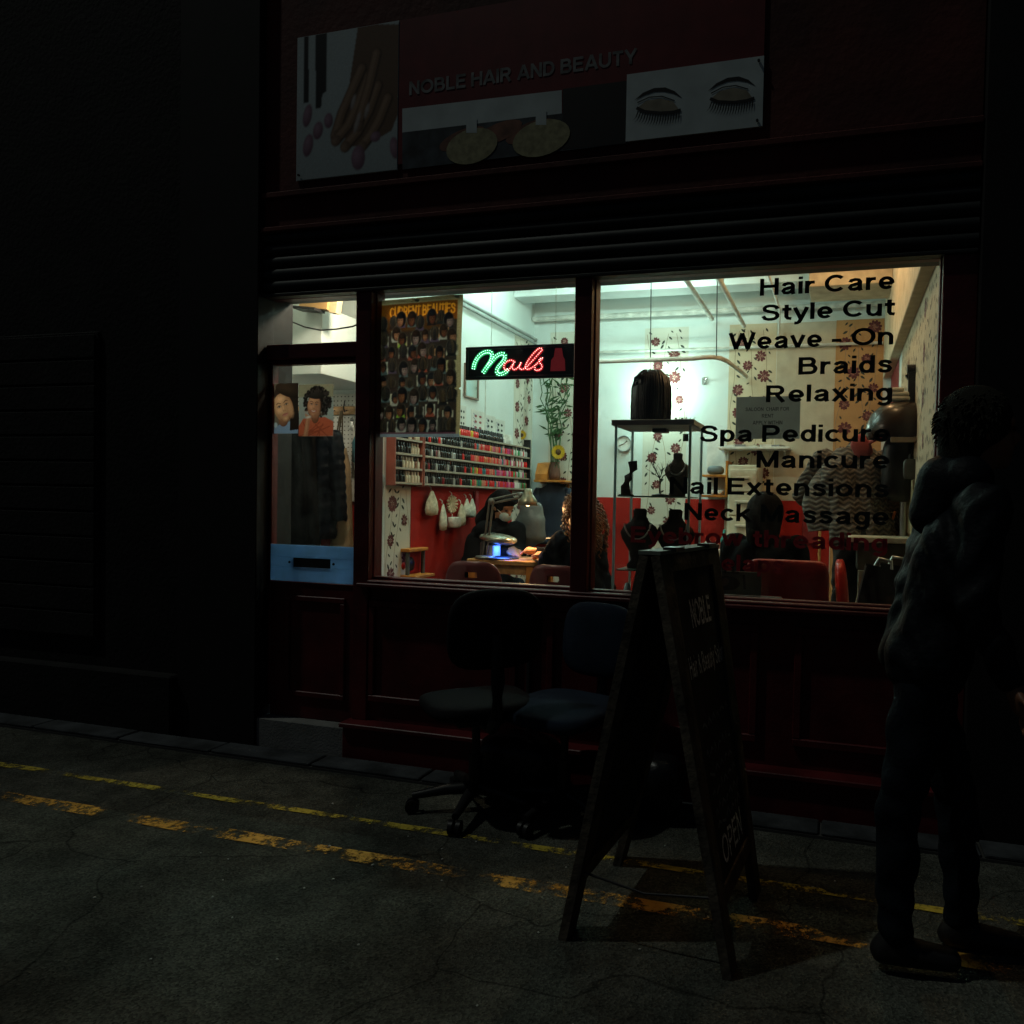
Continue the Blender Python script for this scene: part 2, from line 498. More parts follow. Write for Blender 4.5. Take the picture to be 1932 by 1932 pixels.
# ------------------------------------------------------------------ printed pictures (one sheet, colour stored per vertex)
class Raster:
    def __init__(self, W, H, nu, nv, col):
        self.W, self.H, self.nu, self.nv = W, H, nu, nv
        self.U, self.V = np.meshgrid(np.linspace(0, W, nu), np.linspace(0, H, nv))
        self.C = np.zeros((nv, nu, 3)) + np.array(col)
        self.px = W / nu
    def put(self, m, col):
        m = np.clip(m, 0, 1)[..., None]
        self.C = self.C * (1 - m) + np.array(col) * m
    def disc(self, u, v, ru, rv, col, a=0.0, soft=1.0):
        c, s = math.cos(a), math.sin(a)
        x, y = (self.U - u) * c + (self.V - v) * s, -(self.U - u) * s + (self.V - v) * c
        d = (np.sqrt((x / ru) ** 2 + (y / rv) ** 2) - 1) * min(ru, rv)
        self.put(.5 - d / (self.px * soft), col)
    def ball(self, u, v, ru, rv, col, col2, a=0.0, lx=-.3, ly=.3):
        """disc shaded from col to col2, as a photographed head is."""
        c, s = math.cos(a), math.sin(a)
        x, y = ((self.U - u) * c + (self.V - v) * s) / ru, (-(self.U - u) * s + (self.V - v) * c) / rv
        r = np.sqrt(x * x + y * y)
        m = np.clip(.5 - (r - 1) * min(ru, rv) / self.px, 0, 1)[..., None]
        t = np.clip(np.sqrt((x - lx) ** 2 + (y - ly) ** 2) / 1.5, 0, 1)[..., None]
        self.C = self.C * (1 - m) + (np.array(col) * (1 - t) + np.array(col2) * t) * m
    def rect(self, u0, v0, u1, v1, col):
        self.put(((self.U >= u0) & (self.U <= u1) & (self.V >= v0) & (self.V <= v1)).astype(float), col)
    def poly(self, pts, col):
        ins = np.zeros(self.U.shape, bool)
        n = len(pts)
        for i in range(n):
            (x0, y0), (x1, y1) = pts[i], pts[(i + 1) % n]
            if y0 == y1: continue
            cnd = (self.V > min(y0, y1)) & (self.V <= max(y0, y1)) & (self.U < x0 + (self.V - y0) / (y1 - y0) * (x1 - x0))
            ins ^= cnd
        self.put(ins.astype(float), col)
    def stroke(self, pts, w, col):
        d = np.full(self.U.shape, 9.0)
        for (x0, y0), (x1, y1) in zip(pts[:-1], pts[1:]):
            l2 = (x1 - x0) ** 2 + (y1 - y0) ** 2 + 1e-12
            t = np.clip(((self.U - x0) * (x1 - x0) + (self.V - y0) * (y1 - y0)) / l2, 0, 1)
            d = np.minimum(d, np.hypot(self.U - x0 - t * (x1 - x0), self.V - y0 - t * (y1 - y0)))
        self.put(.5 - (d - w / 2) / self.px, col)
    def text(self, s, u0, u1, base, cap, w, col):
        wid = sum(GLYPH[c][0] + .075 for c in s) - .075
        k = (u1 - u0) / wid
        x = 0
        for c in s:
            for st in GLYPH[c][1]:
                self.stroke([(u0 + (x + p[0]) * k, base + p[1] * cap) for p in st], w, col)
            x += GLYPH[c][0] + .075
    def blur(self, n=1):
        for _ in range(n):
            P_ = np.pad(self.C, ((1, 1), (1, 1), (0, 0)), 'edge')
            self.C = (P_[:-2, 1:-1] + P_[2:, 1:-1] + P_[1:-1, :-2] + P_[1:-1, 2:] + 2 * P_[1:-1, 1:-1]) / 6
    def grain(self, amt, seed=0):
        g = np.random.RandomState(seed).normal(1, amt, self.C.shape[:2])[..., None]
        self.C = np.clip(self.C * g, 0.001, .9)
    def build(self, name, parent, frame, translucent=.6, rough=.5, bend=None):
        """frame(u, v) -> point."""
        o = ORIGIN[parent.name]
        vs = [tuple(V3(frame(u, v)) - o) for u, v in zip(self.U.ravel(), self.V.ravel())]
        nu, nv = self.nu, self.nv
        fs = [(j * nu + i, j * nu + i + 1, (j + 1) * nu + i + 1, (j + 1) * nu + i) for j in range(nv - 1) for i in range(nu - 1)]
        me = bpy.data.meshes.new(name)
        me.from_pydata(vs, [], fs)
        at = me.color_attributes.new('print', 'FLOAT_COLOR', 'POINT')
        at.data.foreach_set('color', np.concatenate([self.C.reshape(-1, 3), np.ones((nu * nv, 1))], 1).ravel().astype(np.float32))
        key = 'printed_paper_%.2f' % translucent
        if key not in MATS:
            m = bpy.data.materials.new(key); m.use_nodes = True
            nt = m.node_tree; b = nt.nodes['Principled BSDF']; b.inputs['Roughness'].default_value = rough; b.inputs['Specular IOR Level'].default_value = .25
            a = nt.nodes.new('ShaderNodeAttribute'); a.attribute_name = 'print'
            t = nt.nodes.new('ShaderNodeBsdfTranslucent'); ms = nt.nodes.new('ShaderNodeMixShader'); ms.inputs[0].default_value = translucent
            nt.links.new(a.outputs['Color'], b.inputs['Base Color']); nt.links.new(a.outputs['Color'], t.inputs[0])
            nt.links.new(b.outputs[0], ms.inputs[1]); nt.links.new(t.outputs[0], ms.inputs[2]); nt.links.new(ms.outputs[0], nt.nodes['Material Output'].inputs[0])
            MATS[key] = m
        me.materials.append(MATS[key])
        ob = bpy.data.objects.new(name, me); COL.objects.link(ob); ob.parent = parent; ORIGIN[ob.name] = o
        return ob

# ------------------------------------------------------------------ continuous organic bodies
def blob(name, b, mats, parent, voxel=.012, smooth=6, fold=0.0):
    """b: MB of overlapping closed shapes -> one continuous skin."""
    o = ORIGIN[parent.name]
    me = b.mesh(name + '_raw', [], o)
    ob = bpy.data.objects.new('raw', me)
    COL.objects.link(ob)
    md = ob.modifiers.new('r', 'REMESH')
    md.mode = 'VOXEL'
    md.voxel_size = voxel
    md.use_smooth_shade = True
    sm = ob.modifiers.new('s', 'SMOOTH')
    sm.factor = .5
    sm.iterations = smooth
    dg = bpy.context.evaluated_depsgraph_get()
    out = bpy.data.meshes.new_from_object(ob.evaluated_get(dg))
    out.name = name
    bpy.data.objects.remove(ob)
    bpy.data.meshes.remove(me)
    if fold:
        n = len(out.vertices)
        co = np.empty(n * 3); out.vertices.foreach_get('co', co); co = co.reshape(-1, 3)
        no = np.array([v.normal[:] for v in out.vertices])
        q = co + .03 * np.sin(co[:, [1, 2, 0]] * 17)
        w = np.sin(q[:, 2] * 52 + 3.1 * np.sin(q[:, 0] * 19) + 2.3 * np.sin(q[:, 1] * 23)) * .55 + np.sin(q[:, 2] * 27 - q[:, 0] * 31 + q[:, 1] * 24) * .6 + np.sin(q[:, 0] * 61 + q[:, 2] * 11) * .25
        co = co + no * (fold * (np.abs(w) ** .8 * np.sign(w)))[:, None]
        out.vertices.foreach_set('co', co.ravel())
        out.update()
    out.materials.clear()
    for m in (mats if isinstance(mats, (list, tuple)) else [mats]):
        out.materials.append(m)
    r = bpy.data.objects.new(name, out)
    COL.objects.link(r)
    r.parent = parent
    ORIGIN[r.name] = o
    return r

# ================================================================== THE SETTING
def asphalt():
    m = bpy.data.materials.new('asphalt'); m.use_nodes = True
    nt = m.node_tree; b = nt.nodes['Principled BSDF']; b.inputs['Roughness'].default_value = .95; b.inputs['Specular IOR Level'].default_value = .12
    tc = nt.nodes.new('ShaderNodeTexCoord')
    def noise(sc, det, rough=.5):
        n = nt.nodes.new('ShaderNodeTexNoise'); n.inputs['Scale'].default_value = sc; n.inputs['Detail'].default_value = det; n.inputs['Roughness'].default_value = rough
        nt.links.new(tc.outputs['Object'], n.inputs[0]); return n.outputs['Fac']
    def rng(v, a, c, lo, hi):
        r = nt.nodes.new('ShaderNodeMapRange'); r.inputs[1].default_value = a; r.inputs[2].default_value = c; r.inputs[3].default_value = lo; r.inputs[4].default_value = hi
        nt.links.new(v, r.inputs[0]); return r.outputs[0]
    def mul(a, c):
        n = nt.nodes.new('ShaderNodeMath'); n.operation = 'MULTIPLY'; nt.links.new(a, n.inputs[0]); nt.links.new(c, n.inputs[1]); return n.outputs[0]
    vo = nt.nodes.new('ShaderNodeTexVoronoi'); vo.inputs['Scale'].default_value = 150
    nt.links.new(tc.outputs['Object'], vo.inputs[0])
    sp = rng(vo.outputs['Color'], 0, 1, .35, 1.6)
    st = rng(noise(1.6, 6, .65), .35, .7, .45, 1.25)
    st2 = rng(noise(9, 4), .3, .7, .75, 1.2)
    cr = nt.nodes.new('ShaderNodeTexVoronoi'); cr.feature = 'DISTANCE_TO_EDGE'; cr.inputs['Scale'].default_value = .9
    mp = nt.nodes.new('ShaderNodeMixRGB'); mp.blend_type = 'ADD'; mp.inputs[0].default_value = .35
    nn = nt.nodes.new('ShaderNodeTexNoise'); nn.inputs['Scale'].default_value = 3; nt.links.new(tc.outputs['Object'], nn.inputs[0])
    nt.links.new(tc.outputs['Object'], mp.inputs[1]); nt.links.new(nn.outputs['Color'], mp.inputs[2]); nt.links.new(mp.outputs[0], cr.inputs[0])
    ck = rng(cr.outputs['Distance'], .0, .006, .35, 1.0)
    f = mul(mul(mul(sp, st), st2), ck)
    mx = nt.nodes.new('ShaderNodeMix'); mx.data_type = 'RGBA'; mx.blend_type = 'MULTIPLY'; mx.inputs[0].default_value = 1
    mx.inputs[6].default_value = (.082, .085, .070, 1)
    cb = nt.nodes.new('ShaderNodeCombineColor')
    for k in range(3): nt.links.new(f, cb.inputs[k])
    nt.links.new(cb.outputs[0], mx.inputs[7]); nt.links.new(mx.outputs[2], b.inputs['Base Color'])
    bp = nt.nodes.new('ShaderNodeBump'); bp.inputs['Strength'].default_value = .7; bp.inputs['Distance'].default_value = .006
    nt.links.new(vo.outputs['Distance'], bp.inputs['Height']); nt.links.new(bp.outputs[0], b.inputs['Normal'])
    return m
m_asph = asphalt()
def worn(name, col, thr):
    m = bpy.data.materials.new(name)
    m.use_nodes = True
    nt = m.node_tree
    b = nt.nodes['Principled BSDF']
    b.inputs['Roughness'].default_value = .8
    tc = nt.nodes.new('ShaderNodeTexCoord')
    n = nt.nodes.new('ShaderNodeTexNoise'); n.inputs['Scale'].default_value = 30; n.inputs['Detail'].default_value = 9; n.inputs['Roughness'].default_value = .75
    n2 = nt.nodes.new('ShaderNodeTexNoise'); n2.inputs['Scale'].default_value = 4.3; n2.inputs['Detail'].default_value = 3
    nt.links.new(tc.outputs['Object'], n.inputs[0]); nt.links.new(tc.outputs['Object'], n2.inputs[0])
    ad = nt.nodes.new('ShaderNodeMath'); ad.operation = 'ADD'
    nt.links.new(n.outputs[0], ad.inputs[0]); nt.links.new(n2.outputs[0], ad.inputs[1])
    mr = nt.nodes.new('ShaderNodeMapRange'); mr.inputs[1].default_value = thr; mr.inputs[2].default_value = thr + .16
    nt.links.new(ad.outputs[0], mr.inputs[0])
    t = nt.nodes.new('ShaderNodeBsdfTransparent')
    ms = nt.nodes.new('ShaderNodeMixShader')
    b.inputs['Base Color'].default_value = (*col, 1)
    nt.links.new(mr.outputs[0], ms.inputs[0]); nt.links.new(t.outputs[0], ms.inputs[1]); nt.links.new(b.outputs[0], ms.inputs[2])
    nt.links.new(ms.outputs[0], nt.nodes['Material Output'].inputs[0])
    return m
g = MB()
g.quad((-60, -60, 0), (60, -60, 0), (60, 0.1, 0), (-60, 0.1, 0))
g.build('road', m_asph, kind='structure')
for nm, y0, wd, thr, cl in (('road_marking', -.70, .042, .93, (0.52, 0.40, 0.04)), ('road_marking', -.99, .08, .965, (0.72, 0.36, 0.05))):
    b = MB()
    for k in range(60):
        x0 = -6 + k * .2
        j = [.004 * math.sin(k * 1.7 + q) for q in range(4)]
        b.quad((x0, y0 - wd / 2 + j[0], .004), (x0 + .2, y0 - wd / 2 + .004 * math.sin((k + 1) * 1.7), .004), (x0 + .2, y0 + wd / 2 + .004 * math.sin((k + 1) * 1.7 + 2), .004), (x0, y0 + wd / 2 + j[2], .004))
    b.build(nm, worn('yellow_paint_%.2f' % thr, cl, thr), kind='structure')
kb = MB(); kb.span((-16, -.245, 0), (14, -.1005, .012)); kb = kb.build('pavement_edge', mat('kerb_mortar', (.05, .05, .048), .9), kind='structure')
m_kerb = mat('kerb_stone', (.045, .05, .055), .9, var=.4, scale=7, bump=.4, fine=60)
for k in range(12):
    b = MB(); b.bbox(V3((-5.0 + k * .62, -.243, .0125)), V3((-5.0 + k * .62 + .608, -.102, .028 + .002 * math.sin(k * 2.3))), .005); b.build('kerb_slab', m_kerb, kb)
# small bits of litter and pale chips on the asphalt
b = MB()
for k in range(46):
    x, y = random.uniform(-2.6, .6), random.uniform(-1.9, -.15)
    s = random.choice((.004, .005, .006, .012 if k % 11 == 0 else .004))
    b.rbox((x, y, .003), (s * 2, s * 1.4, s), 0, 3, 6, 4, rotz(random.random() * 6))
b.build('grit', mat('pale_grit', (.5, .5, .46), .9), kind='stuff', label='scattered pale grit and litter specks on the asphalt')

# ------------------------------------------------------------------ the shop building
m_maroon = mat('maroon_paint', (0.10, 0.012, 0.014), .42, var=.3, scale=5, bump=.12, fine=60)
m_fascia = mat('fascia_paint', (0.09, 0.016, 0.012), .75, var=.35, scale=2.2, bump=.25, fine=30)
m_shut = mat('shutter_metal', (0.014, 0.017, 0.018), .55, metal=.2, var=.3, scale=4)
m_black = mat('dark_trim', (0.02, 0.022, 0.022), .5)
m_glass = glass('window_glass', (.97, .98, .97), dirt=.008)
m_cream = mat('cream_wall_paint', (0.64, 0.70, 0.67), .8, var=.06, scale=2.5, bump=.08, fine=70)
m_ceil = mat('ceiling_paint', (0.70, 0.76, 0.74), .85, var=.14, scale=1.7, bump=.1, fine=25)
m_red = mat('red_wall_paint', (0.36, 0.018, 0.012), .7, spec=.12, var=.12, scale=3, bump=.06)
m_paper = mat('wallpaper_ground', (0.60, 0.58, 0.49), .75, var=.05, scale=4)
m_pflow = mat('wallpaper_flower', (0.13, 0.032, 0.030), .7, var=.3, scale=60)
m_pflow2 = mat('wallpaper_flower_centre', (0.24, 0.09, 0.075), .7, var=.3, scale=60)
m_pleaf = mat('wallpaper_leaf', (0.035, 0.04, 0.03), .7)
m_pstem = mat('wallpaper_stem', (0.26, 0.2, 0.13), .7)
PAPER = [m_paper, m_pflow, m_pleaf, m_pstem, m_pflow2]
m_pipe = mat('painted_pipe', (0.6, 0.6, 0.54), .5, var=.2, scale=14)
m_floor = mat('interior_floor', (0.12, 0.09, 0.07), .5, var=.3)

FL = .15          # interior floor level
shop = thing('shop_building', (-1.3, 0.0, 0), 'dark red salon shopfront with lit windows and rolled-up shutter', 'building')
XL, XM0, XM1, XR = -2.36, -1.248, -1.157, .383
ZT = 2.422
def bpart(name, lo, hi, m, parent=None, bev=.004):
    b = MB(); b.bbox(V3(lo), V3(hi), bev); return b.build(name, m, parent or shop)
fas = bpart('fascia', (-3.02, -.02, 2.79), (.52, .22, 5.2), m_fascia)
bpart('fascia_moulding', (-3.02, -.045, 2.955), (.52, -.021, 2.985), m_fascia, fas)
bpart('fascia_moulding', (-3.02, -.05, 2.775), (.52, -.021, 2.80), m_fascia, fas)
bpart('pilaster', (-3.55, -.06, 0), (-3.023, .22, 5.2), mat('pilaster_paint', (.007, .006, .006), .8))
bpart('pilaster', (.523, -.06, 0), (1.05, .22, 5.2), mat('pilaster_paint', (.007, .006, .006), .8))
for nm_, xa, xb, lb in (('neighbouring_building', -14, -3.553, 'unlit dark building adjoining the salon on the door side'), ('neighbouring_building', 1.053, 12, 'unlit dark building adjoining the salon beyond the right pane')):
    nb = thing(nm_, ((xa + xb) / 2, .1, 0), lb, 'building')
    m_nb = mat('near_black_brick', (.006, .0055, .005), .9, var=.5, scale=6, bump=.4, fine=40)  # near-black brick, tone varied at random, fine bumps
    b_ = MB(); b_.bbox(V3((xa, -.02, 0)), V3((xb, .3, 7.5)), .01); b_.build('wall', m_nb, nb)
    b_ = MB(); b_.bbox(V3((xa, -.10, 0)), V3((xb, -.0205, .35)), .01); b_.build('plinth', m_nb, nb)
    for k_ in range(9):
        xw_ = (xb - 1.5 - k_ * 1.25) if xa < -5 else (xa + .4 + k_ * 1.25)
        if not (xa + .1 < xw_ and xw_ + .9 < xb): continue
        b_ = MB(); b_.bbox(V3((xw_, -.035, .5)), V3((xw_ + .9, -.0205, 2.3)), .006); w_o = b_.build('shutter_panel', m_nb, nb)
        for q_ in range(12):
            b_ = MB(); b_.bbox(V3((xw_ + .02, -.045, .52 + q_ * .148)), V3((xw_ + .88, -.0355, .52 + q_ * .148 + .135)), .004); b_.build('slat', m_nb, w_o)
# roller shutter packed above the glass: curved slats
sh = MB(); sh.span((-3.018, .0, 2.455), (.518, .2, 2.789)); sh = sh.build('shutter', m_black, shop)
for k in range(5):
    b = MB()
    z0 = 2.462 + k * .064
    n = 8
    vs = []
    for x in (-3.016, .516):
        for i in range(n + 1):
            t = math.pi * i / n
            vs.append((x, -.004 - .03 * math.sin(t) ** .8 - .012 * (4 - k) / 4 * 0, z0 + .031 * (1 - math.cos(t))))
    b.add(vs, [(i, i + 1, n + 2 + i, n + 1 + i) for i in range(n)], 0, True)
    b.add([vs[i] for i in range(n + 1)], [tuple(range(n, -1, -1))], 0)
    b.add([vs[n + 1 + i] for i in range(n + 1)], [tuple(range(n + 1))], 0)
    b.build('slat', m_shut, sh)
bpart('bottom_bar', (-3.017, -.03, 2.436), (.517, .032, 2.4535), m_black, sh)

# frame members
def frame_window(name, x0, x1, z0, z1):
    w = MB()
    w.span((x0, .052, z0), (x1, .058, z1))
    w = w.build(name, m_glass, shop)
    for lo, hi in (((x0 - .002, .035, z0 - .028), (x1 + .002, .085, z0 + .002)), ((x0 - .002, .035, z1 - .002), (x1 + .002, .085, z1 + .014)),
                   ((x0 - .018, .034, z0 - .028), (x0 + .004, .086, z1 + .018)), ((x1 - .004, .034, z0 - .028), (x1 + .018, .086, z1 + .018))):
        bpart('bead', lo, hi, m_maroon, w)
    return w
win_a = frame_window('window', XL, XM0, .953, 2.440)
win_b = frame_window('window', XM1, XR, .947, 2.440)
bpart('post', (-2.452, -.01, .2), (XL - .002, .12, 2.452), m_maroon)
bpart('mullion', (XM0 + .003, -.012, .925), (XM1 - .003, .13, 2.452), m_maroon)
bpart('jamb', (XR + .003, -.012, .2), (.522, .13, 2.452), m_maroon)
bpart('sill', (XL - .05, -.045, .905), (XR + .05, .135, .925), m_maroon)
bpart('sill_bead', (XL, -.022, .925), (XR, .034, .9395), m_maroon)
ris = bpart('stall_riser', (-2.45, .012, .0), (.52, .13, .904), m_maroon)
for x0, x1 in ((-2.36, -1.52), (-1.36, -.34), (-.18, .44)):
    for lo, hi in (((x0, -.006, .80), (x1, .0115, .835)), ((x0, -.006, .30), (x1, .0115, .335)), ((x0, -.0055, .3355), (x0 + .035, .0115, .7995)), ((x1 - .035, -.0055, .3355), (x1, .0115, .7995))):
        bpart('moulding', lo, hi, m_maroon, ris)
bpart('groove_strip', (-1.462, -.01, .24), (-1.442, .0118, .90), m_black, ris)
bpart('plinth', (-2.46, -.075, .0), (.522, .0115, .175), m_maroon)
bpart('plinth_cap', (-2.47, -.095, .1755), (.524, .0113, .20), m_maroon)

# door with transom
door = MB()
door.span((-3.0, .05, .95), (-2.462, .056, 2.085))
door = door.build('door', m_glass, shop)
bpart('stile', (-3.019, .03, .22), (-3.001, .08, 2.105), m_maroon, door)
bpart('stile', (-2.464, .03, .22), (-2.4545, .08, 2.105), m_maroon, door)
bpart('rail', (-3.0005, .028, 2.083), (-2.464, .082, 2.106), m_maroon, door)
bpart('kick_panel', (-3.0005, .03, .1605), (-2.464, .08, .905), m_maroon, door)
for lo, hi in (((-2.90, .018, .28), (-2.52, .0295, .31)), ((-2.90, .018, .80), (-2.52, .0295, .83)), ((-2.90, .0185, .3105), (-2.87, .0295, .7995)), ((-2.55, .0185, .3105), (-2.52, .0295, .7995))):
    bpart('moulding', lo, hi, m_maroon, door)
bpart('transom_bar', (-3.019, .0, 2.107), (-2.4535, .11, 2.186), m_maroon)
t = MB(); t.span((-3.015, .05, 2.187), (-2.472, .056, 2.436)); t = t.build('transom_window', m_glass, shop)
bpart('bead', (-2.474, .03, 2.187), (-2.4535, .09, 2.452), m_maroon, t)
bpart('bead', (-3.019, .033, 2.436), (-2.475, .09, 2.452), m_maroon, t)
bpart('threshold', (-3.02, -.05, 0), (-2.45, .14, .16), mat('concrete', (.2, .2, .19), .9, bump=.3))

# ---------------- interior shell
CE = 3.47
bpart('interior_floor', (-4.1, .14, 0), (.55, 4.2, FL), m_floor)
ceil = bpart('ceiling', (-4.1, .221, CE), (.55, 4.2, CE + .12), m_ceil)
bw = bpart('back_wall', (-3.2, 4.0, FL + .001), (.53, 4.15, CE - .001), m_cream)
lw = bpart('left_wall', (-3.2, 1.26, FL + .001), (-3.1, 3.999, CE - .001), m_cream)
rw = bpart('right_wall', (.412, .14, FL + .001), (.52, 3.999, CE - .001), m_cream)
aw = bpart('alcove_wall', (-4.05, 1.26, FL + .001), (-3.201, 1.36, CE - .001), m_cream)
al = bpart('alcove_side_wall', (-4.1, .221, FL + .001), (-4.051, 1.36, CE - .001), m_cream)
bpart('front_wall_inside', (-4.1, .1405, FL + .001), (-3.034, .2205, 5.1), m_cream)
bpart('alcove_soffit', (-4.049, .60, 2.13), (-3.12, 1.2585, 2.55), m_cream)
bpart('wall_boxing', (.342, .225, 2.55), (.4115, 3.998, CE - .002), mat('boxing_paint', (.55, .46, .32), .8))
bpart('ceiling_beam', (-3.098, 3.45, CE - .14), (.341, 3.70, CE - .001), m_ceil, ceil)

def floral(x0, x1, z0, z1, frame, name, parent, seed, ground=None):
    """one drop of floral wallpaper; frame(u, w, h) -> point, u along the wall, w up."""
    rnd = random.Random(seed)
    O = frame(0, 0, 0)
    s = Sheet(O, frame(1, 0, 0) - O, frame(0, 1, 0) - O, frame(0, 0, 1) - O)
    s.b.add([s.p(u, w, h) for h in (.0004, .002) for u, w in ((x0, z0), (x1, z0), (x1, z1), (x0, z1))],
            [(4, 5, 6, 7), (0, 1, 5, 4), (1, 2, 6, 5), (2, 3, 7, 6), (3, 0, 4, 7)], 0)
    W = x1 - x0
    for k in range(max(3, int(W / .12))):                 # winding stems
        c = x0 + W * (k + .5) / max(3, int(W / .12))
        ph = rnd.random() * 6
        pts = []
        z = z0
        while z < z1:
            u = c + .045 * math.sin(z * 3.1 + ph) + .015 * math.sin(z * 9 + ph)
            pts.append((min(max(u, x0 + .005), x1 - .005), z))
            z += .07
        if len(pts) > 1:
            s.stroke(pts, .0045, 3, .0026)
        for (u, z) in pts[1:]:
            for sd in (-1, 1):
                if rnd.random() < .6:
                    a = math.pi / 2 + sd * rnd.uniform(.5, 1.1)
                    l = rnd.uniform(.035, .06)
                    uu, ww = u + .035 * sd, z + rnd.uniform(-.02, .03)
                    if x0 + .04 < uu < x1 - .04:
                        s.leaf(uu, ww, l, l * .42, a, 2, .003 + .0001 * rnd.random())
    z = z0 + rnd.uniform(.05, .25)
    side = seed % 2
    while z < z1 - .05:                                    # flower heads
        r = rnd.uniform(.04, .06)
        u = x0 + (W * (.28 if side else .72)) + rnd.uniform(-.06, .06) * min(1, W * 2)
        u = min(max(u, x0 + r * 1.1), x1 - r * 1.1)
        if z + r < z1 and z - r > z0:
            n = rnd.choice((9, 10, 11))
            for q in range(n):
                a = 2 * math.pi * q / n + rnd.random() * .2
                s.disc(u + r * .72 * math.cos(a), z + r * .72 * math.sin(a), r * .36, r * .24, 1, .0034 + q * .00002, 9, a)
            for q in range(6):
                a = 2 * math.pi * q / 6
                s.disc(u + r * .36 * math.cos(a), z + r * .36 * math.sin(a), r * .22, r * .15, 1 if q % 2 else 4, .0039 + q * .00002, 8, a)
            s.disc(u, z, r * .16, r * .16, 4, .0042, 8)
        side = 1 - side
        z += rnd.uniform(.085, .15)
    return s.b.build(name, [ground or m_paper] + PAPER[1:], parent)
back = lambda u, w, h: V3((u, 4.0 - h, w))
left = lambda u, w, h: V3((-3.1 + h, u, w))
right = lambda u, w, h: V3((.412 - h, u, w))
ZP = 3.10
for k, (x0, x1) in enumerate(((-2.92, -2.385), (-1.915, -1.474), (-1.074, -.623), (-.084, .34))):
    floral(x0, x1, FL + .02, ZP, back, 'wallpaper_strip', bw, 3 + k, (None, None, mat('wallpaper_tan', (.56, .47, .33), .75, var=.05), mat('wallpaper_amber', (.46, .25, .10), .75, var=.05))[k])
floral(3.50, 3.985, FL + .02, 3.0, left, 'wallpaper_strip', lw, 11)
floral(1.29, 1.626, FL + .02, 1.46, left, 'wallpaper_strip', lw, 12)
floral(.24, 2.65, FL + .02, 2.545, right, 'wallpaper_strip', rw, 21, mat('wallpaper_sand', (.50, .41, .28), .75, var=.05))
bpart('beige_warm_light_panel', (-.62, 3.9965, 1.417), (-.0845, 3.999, 3.095), mat('beige_paint_with_warm_light', (.50, .44, .33), .8, var=.08), bw, .0005)  # beige paint, with part of the warmer light there put into the colour
q_ = aY(1527, 520, 3.0)[0]
bpart('ceiling_boxing', (q_, 2.95, aY(1600, 537, 2.95)[2]), (.3415, 3.449, CE - .0015), mat('boxing_paint', (.55, .46, .32), .8), ceil)
bpart('red_panel', (.4085, 2.95, 1.4), (.4112, 3.97, 2.62), mat('dark_red_panel', (.22, .018, .02), .5), rw)
for x0, x1 in ((-3.098, -2.925), (-2.38, -1.92), (-1.47, -1.08), (-.618, -.09)):
    bpart('red_dado', (x0, 3.996, FL + .01), (x1, 3.9985, 1.415), m_red, bw, .001)
for y0, y1 in ((1.63, 3.495),):
    bpart('red_dado', (-3.0985, y0, FL + .01), (-3.096, y1, 1.475), m_red, lw, .001)
bpart('red_dado', (-4.04, 1.2565, FL + .01), (-3.205, 1.2590, 1.335), m_red, aw, .001)
bpart('panel_joint', (-3.0985, 2.86, 1.95), (-3.093, 2.875, 2.55), m_pipe, lw)
bpart('panel_joint', (-3.0985, 2.86, 2.5505), (-3.093, 3.49, 2.565), m_pipe, lw)
# blue-painted end of the alcove partition beside the polish rack
be = bpart('partition_end', (-3.2, 1.18, FL + .001), (-3.10, 1.2595, 2.9), mat('pale_blue_paint', (.28, .42, .60), .6))
# conduits on the left wall and pipes across the ceiling and back wall
b = MB()
for dz, r in ((0, .016), (-.045, .012)):
    b.tube([(-3.07, 1.3, 3.03 + dz), (-3.07, 3.98, 3.03 + dz)], r)
b.build('wall_conduit', mat('grey_conduit', (.34, .36, .34), .5), lw)
def pipe(pts, r, m=None, nm='pipe', parent=None):
    q = MB(); q.tube(pts, r, 0, 8)
    return q.build(nm, m or m_pipe, parent or ceil)
pipe([(-3.09, 3.93, 3.226), (.33, 3.93, 3.22)], .028)
pipe([(-3.09, 3.955, 2.874), (.33, 3.955, 2.87)], .014)
pipe([(-1.21, .6, 3.14), (-1.232, 3.9, 3.14)], .022)
pipe([(-.985, .6, 3.20), (-1.0, 2.9, 3.20), (-1.0, 2.93, 3.40)], .026)
pipe([(-.94, .6, 3.10), (-.925, 3.9, 3.06)], .02)
pipe([(-.60, .6, 3.2), (-.6, 3.9, 3.2), (-.6, 3.93, 2.9)], .012)
pipe([(-2.5, 3.9, 3.0), (-2.5, 3.9, 3.46)], .012)
rail = [(-2.75, 2.75, 2.555)] + [(-2.75 + .12 * k, 2.75, 2.555) for k in range(1, 14)] + [(-1.09, 2.76, 2.565), (-1.03, 2.80, 2.57), (-.985, 2.88, 2.575), (-.955, 3.05, 2.58), (-.92, 3.5, 2.585), (-.895, 3.95, 2.59)]
rl = pipe(rail, .02, mat('curtain_track', (.62, .62, .56), .4), 'curtain_track')
for x in (-2.05, -1.55, -1.0):
    pipe([(x, 2.76, 2.57), (x - .012, 2.76, CE - .02)], .0045, m_black, 'hanger_wire', rl)
# damp cracks / cable scars on the ceiling
for k, (x, y) in enumerate(((-1.9, 3.2), (-1.6, 3.3), (-.7, 3.0), (-.45, 3.1))):
    q = MB(); q.rbox((x, y, CE - .012), (.05, .035, .03), 0, 3, 8, 6)
    q.build('ceiling_bracket', mat('rusty_bracket', (.16, .11, .08), .7), ceil)
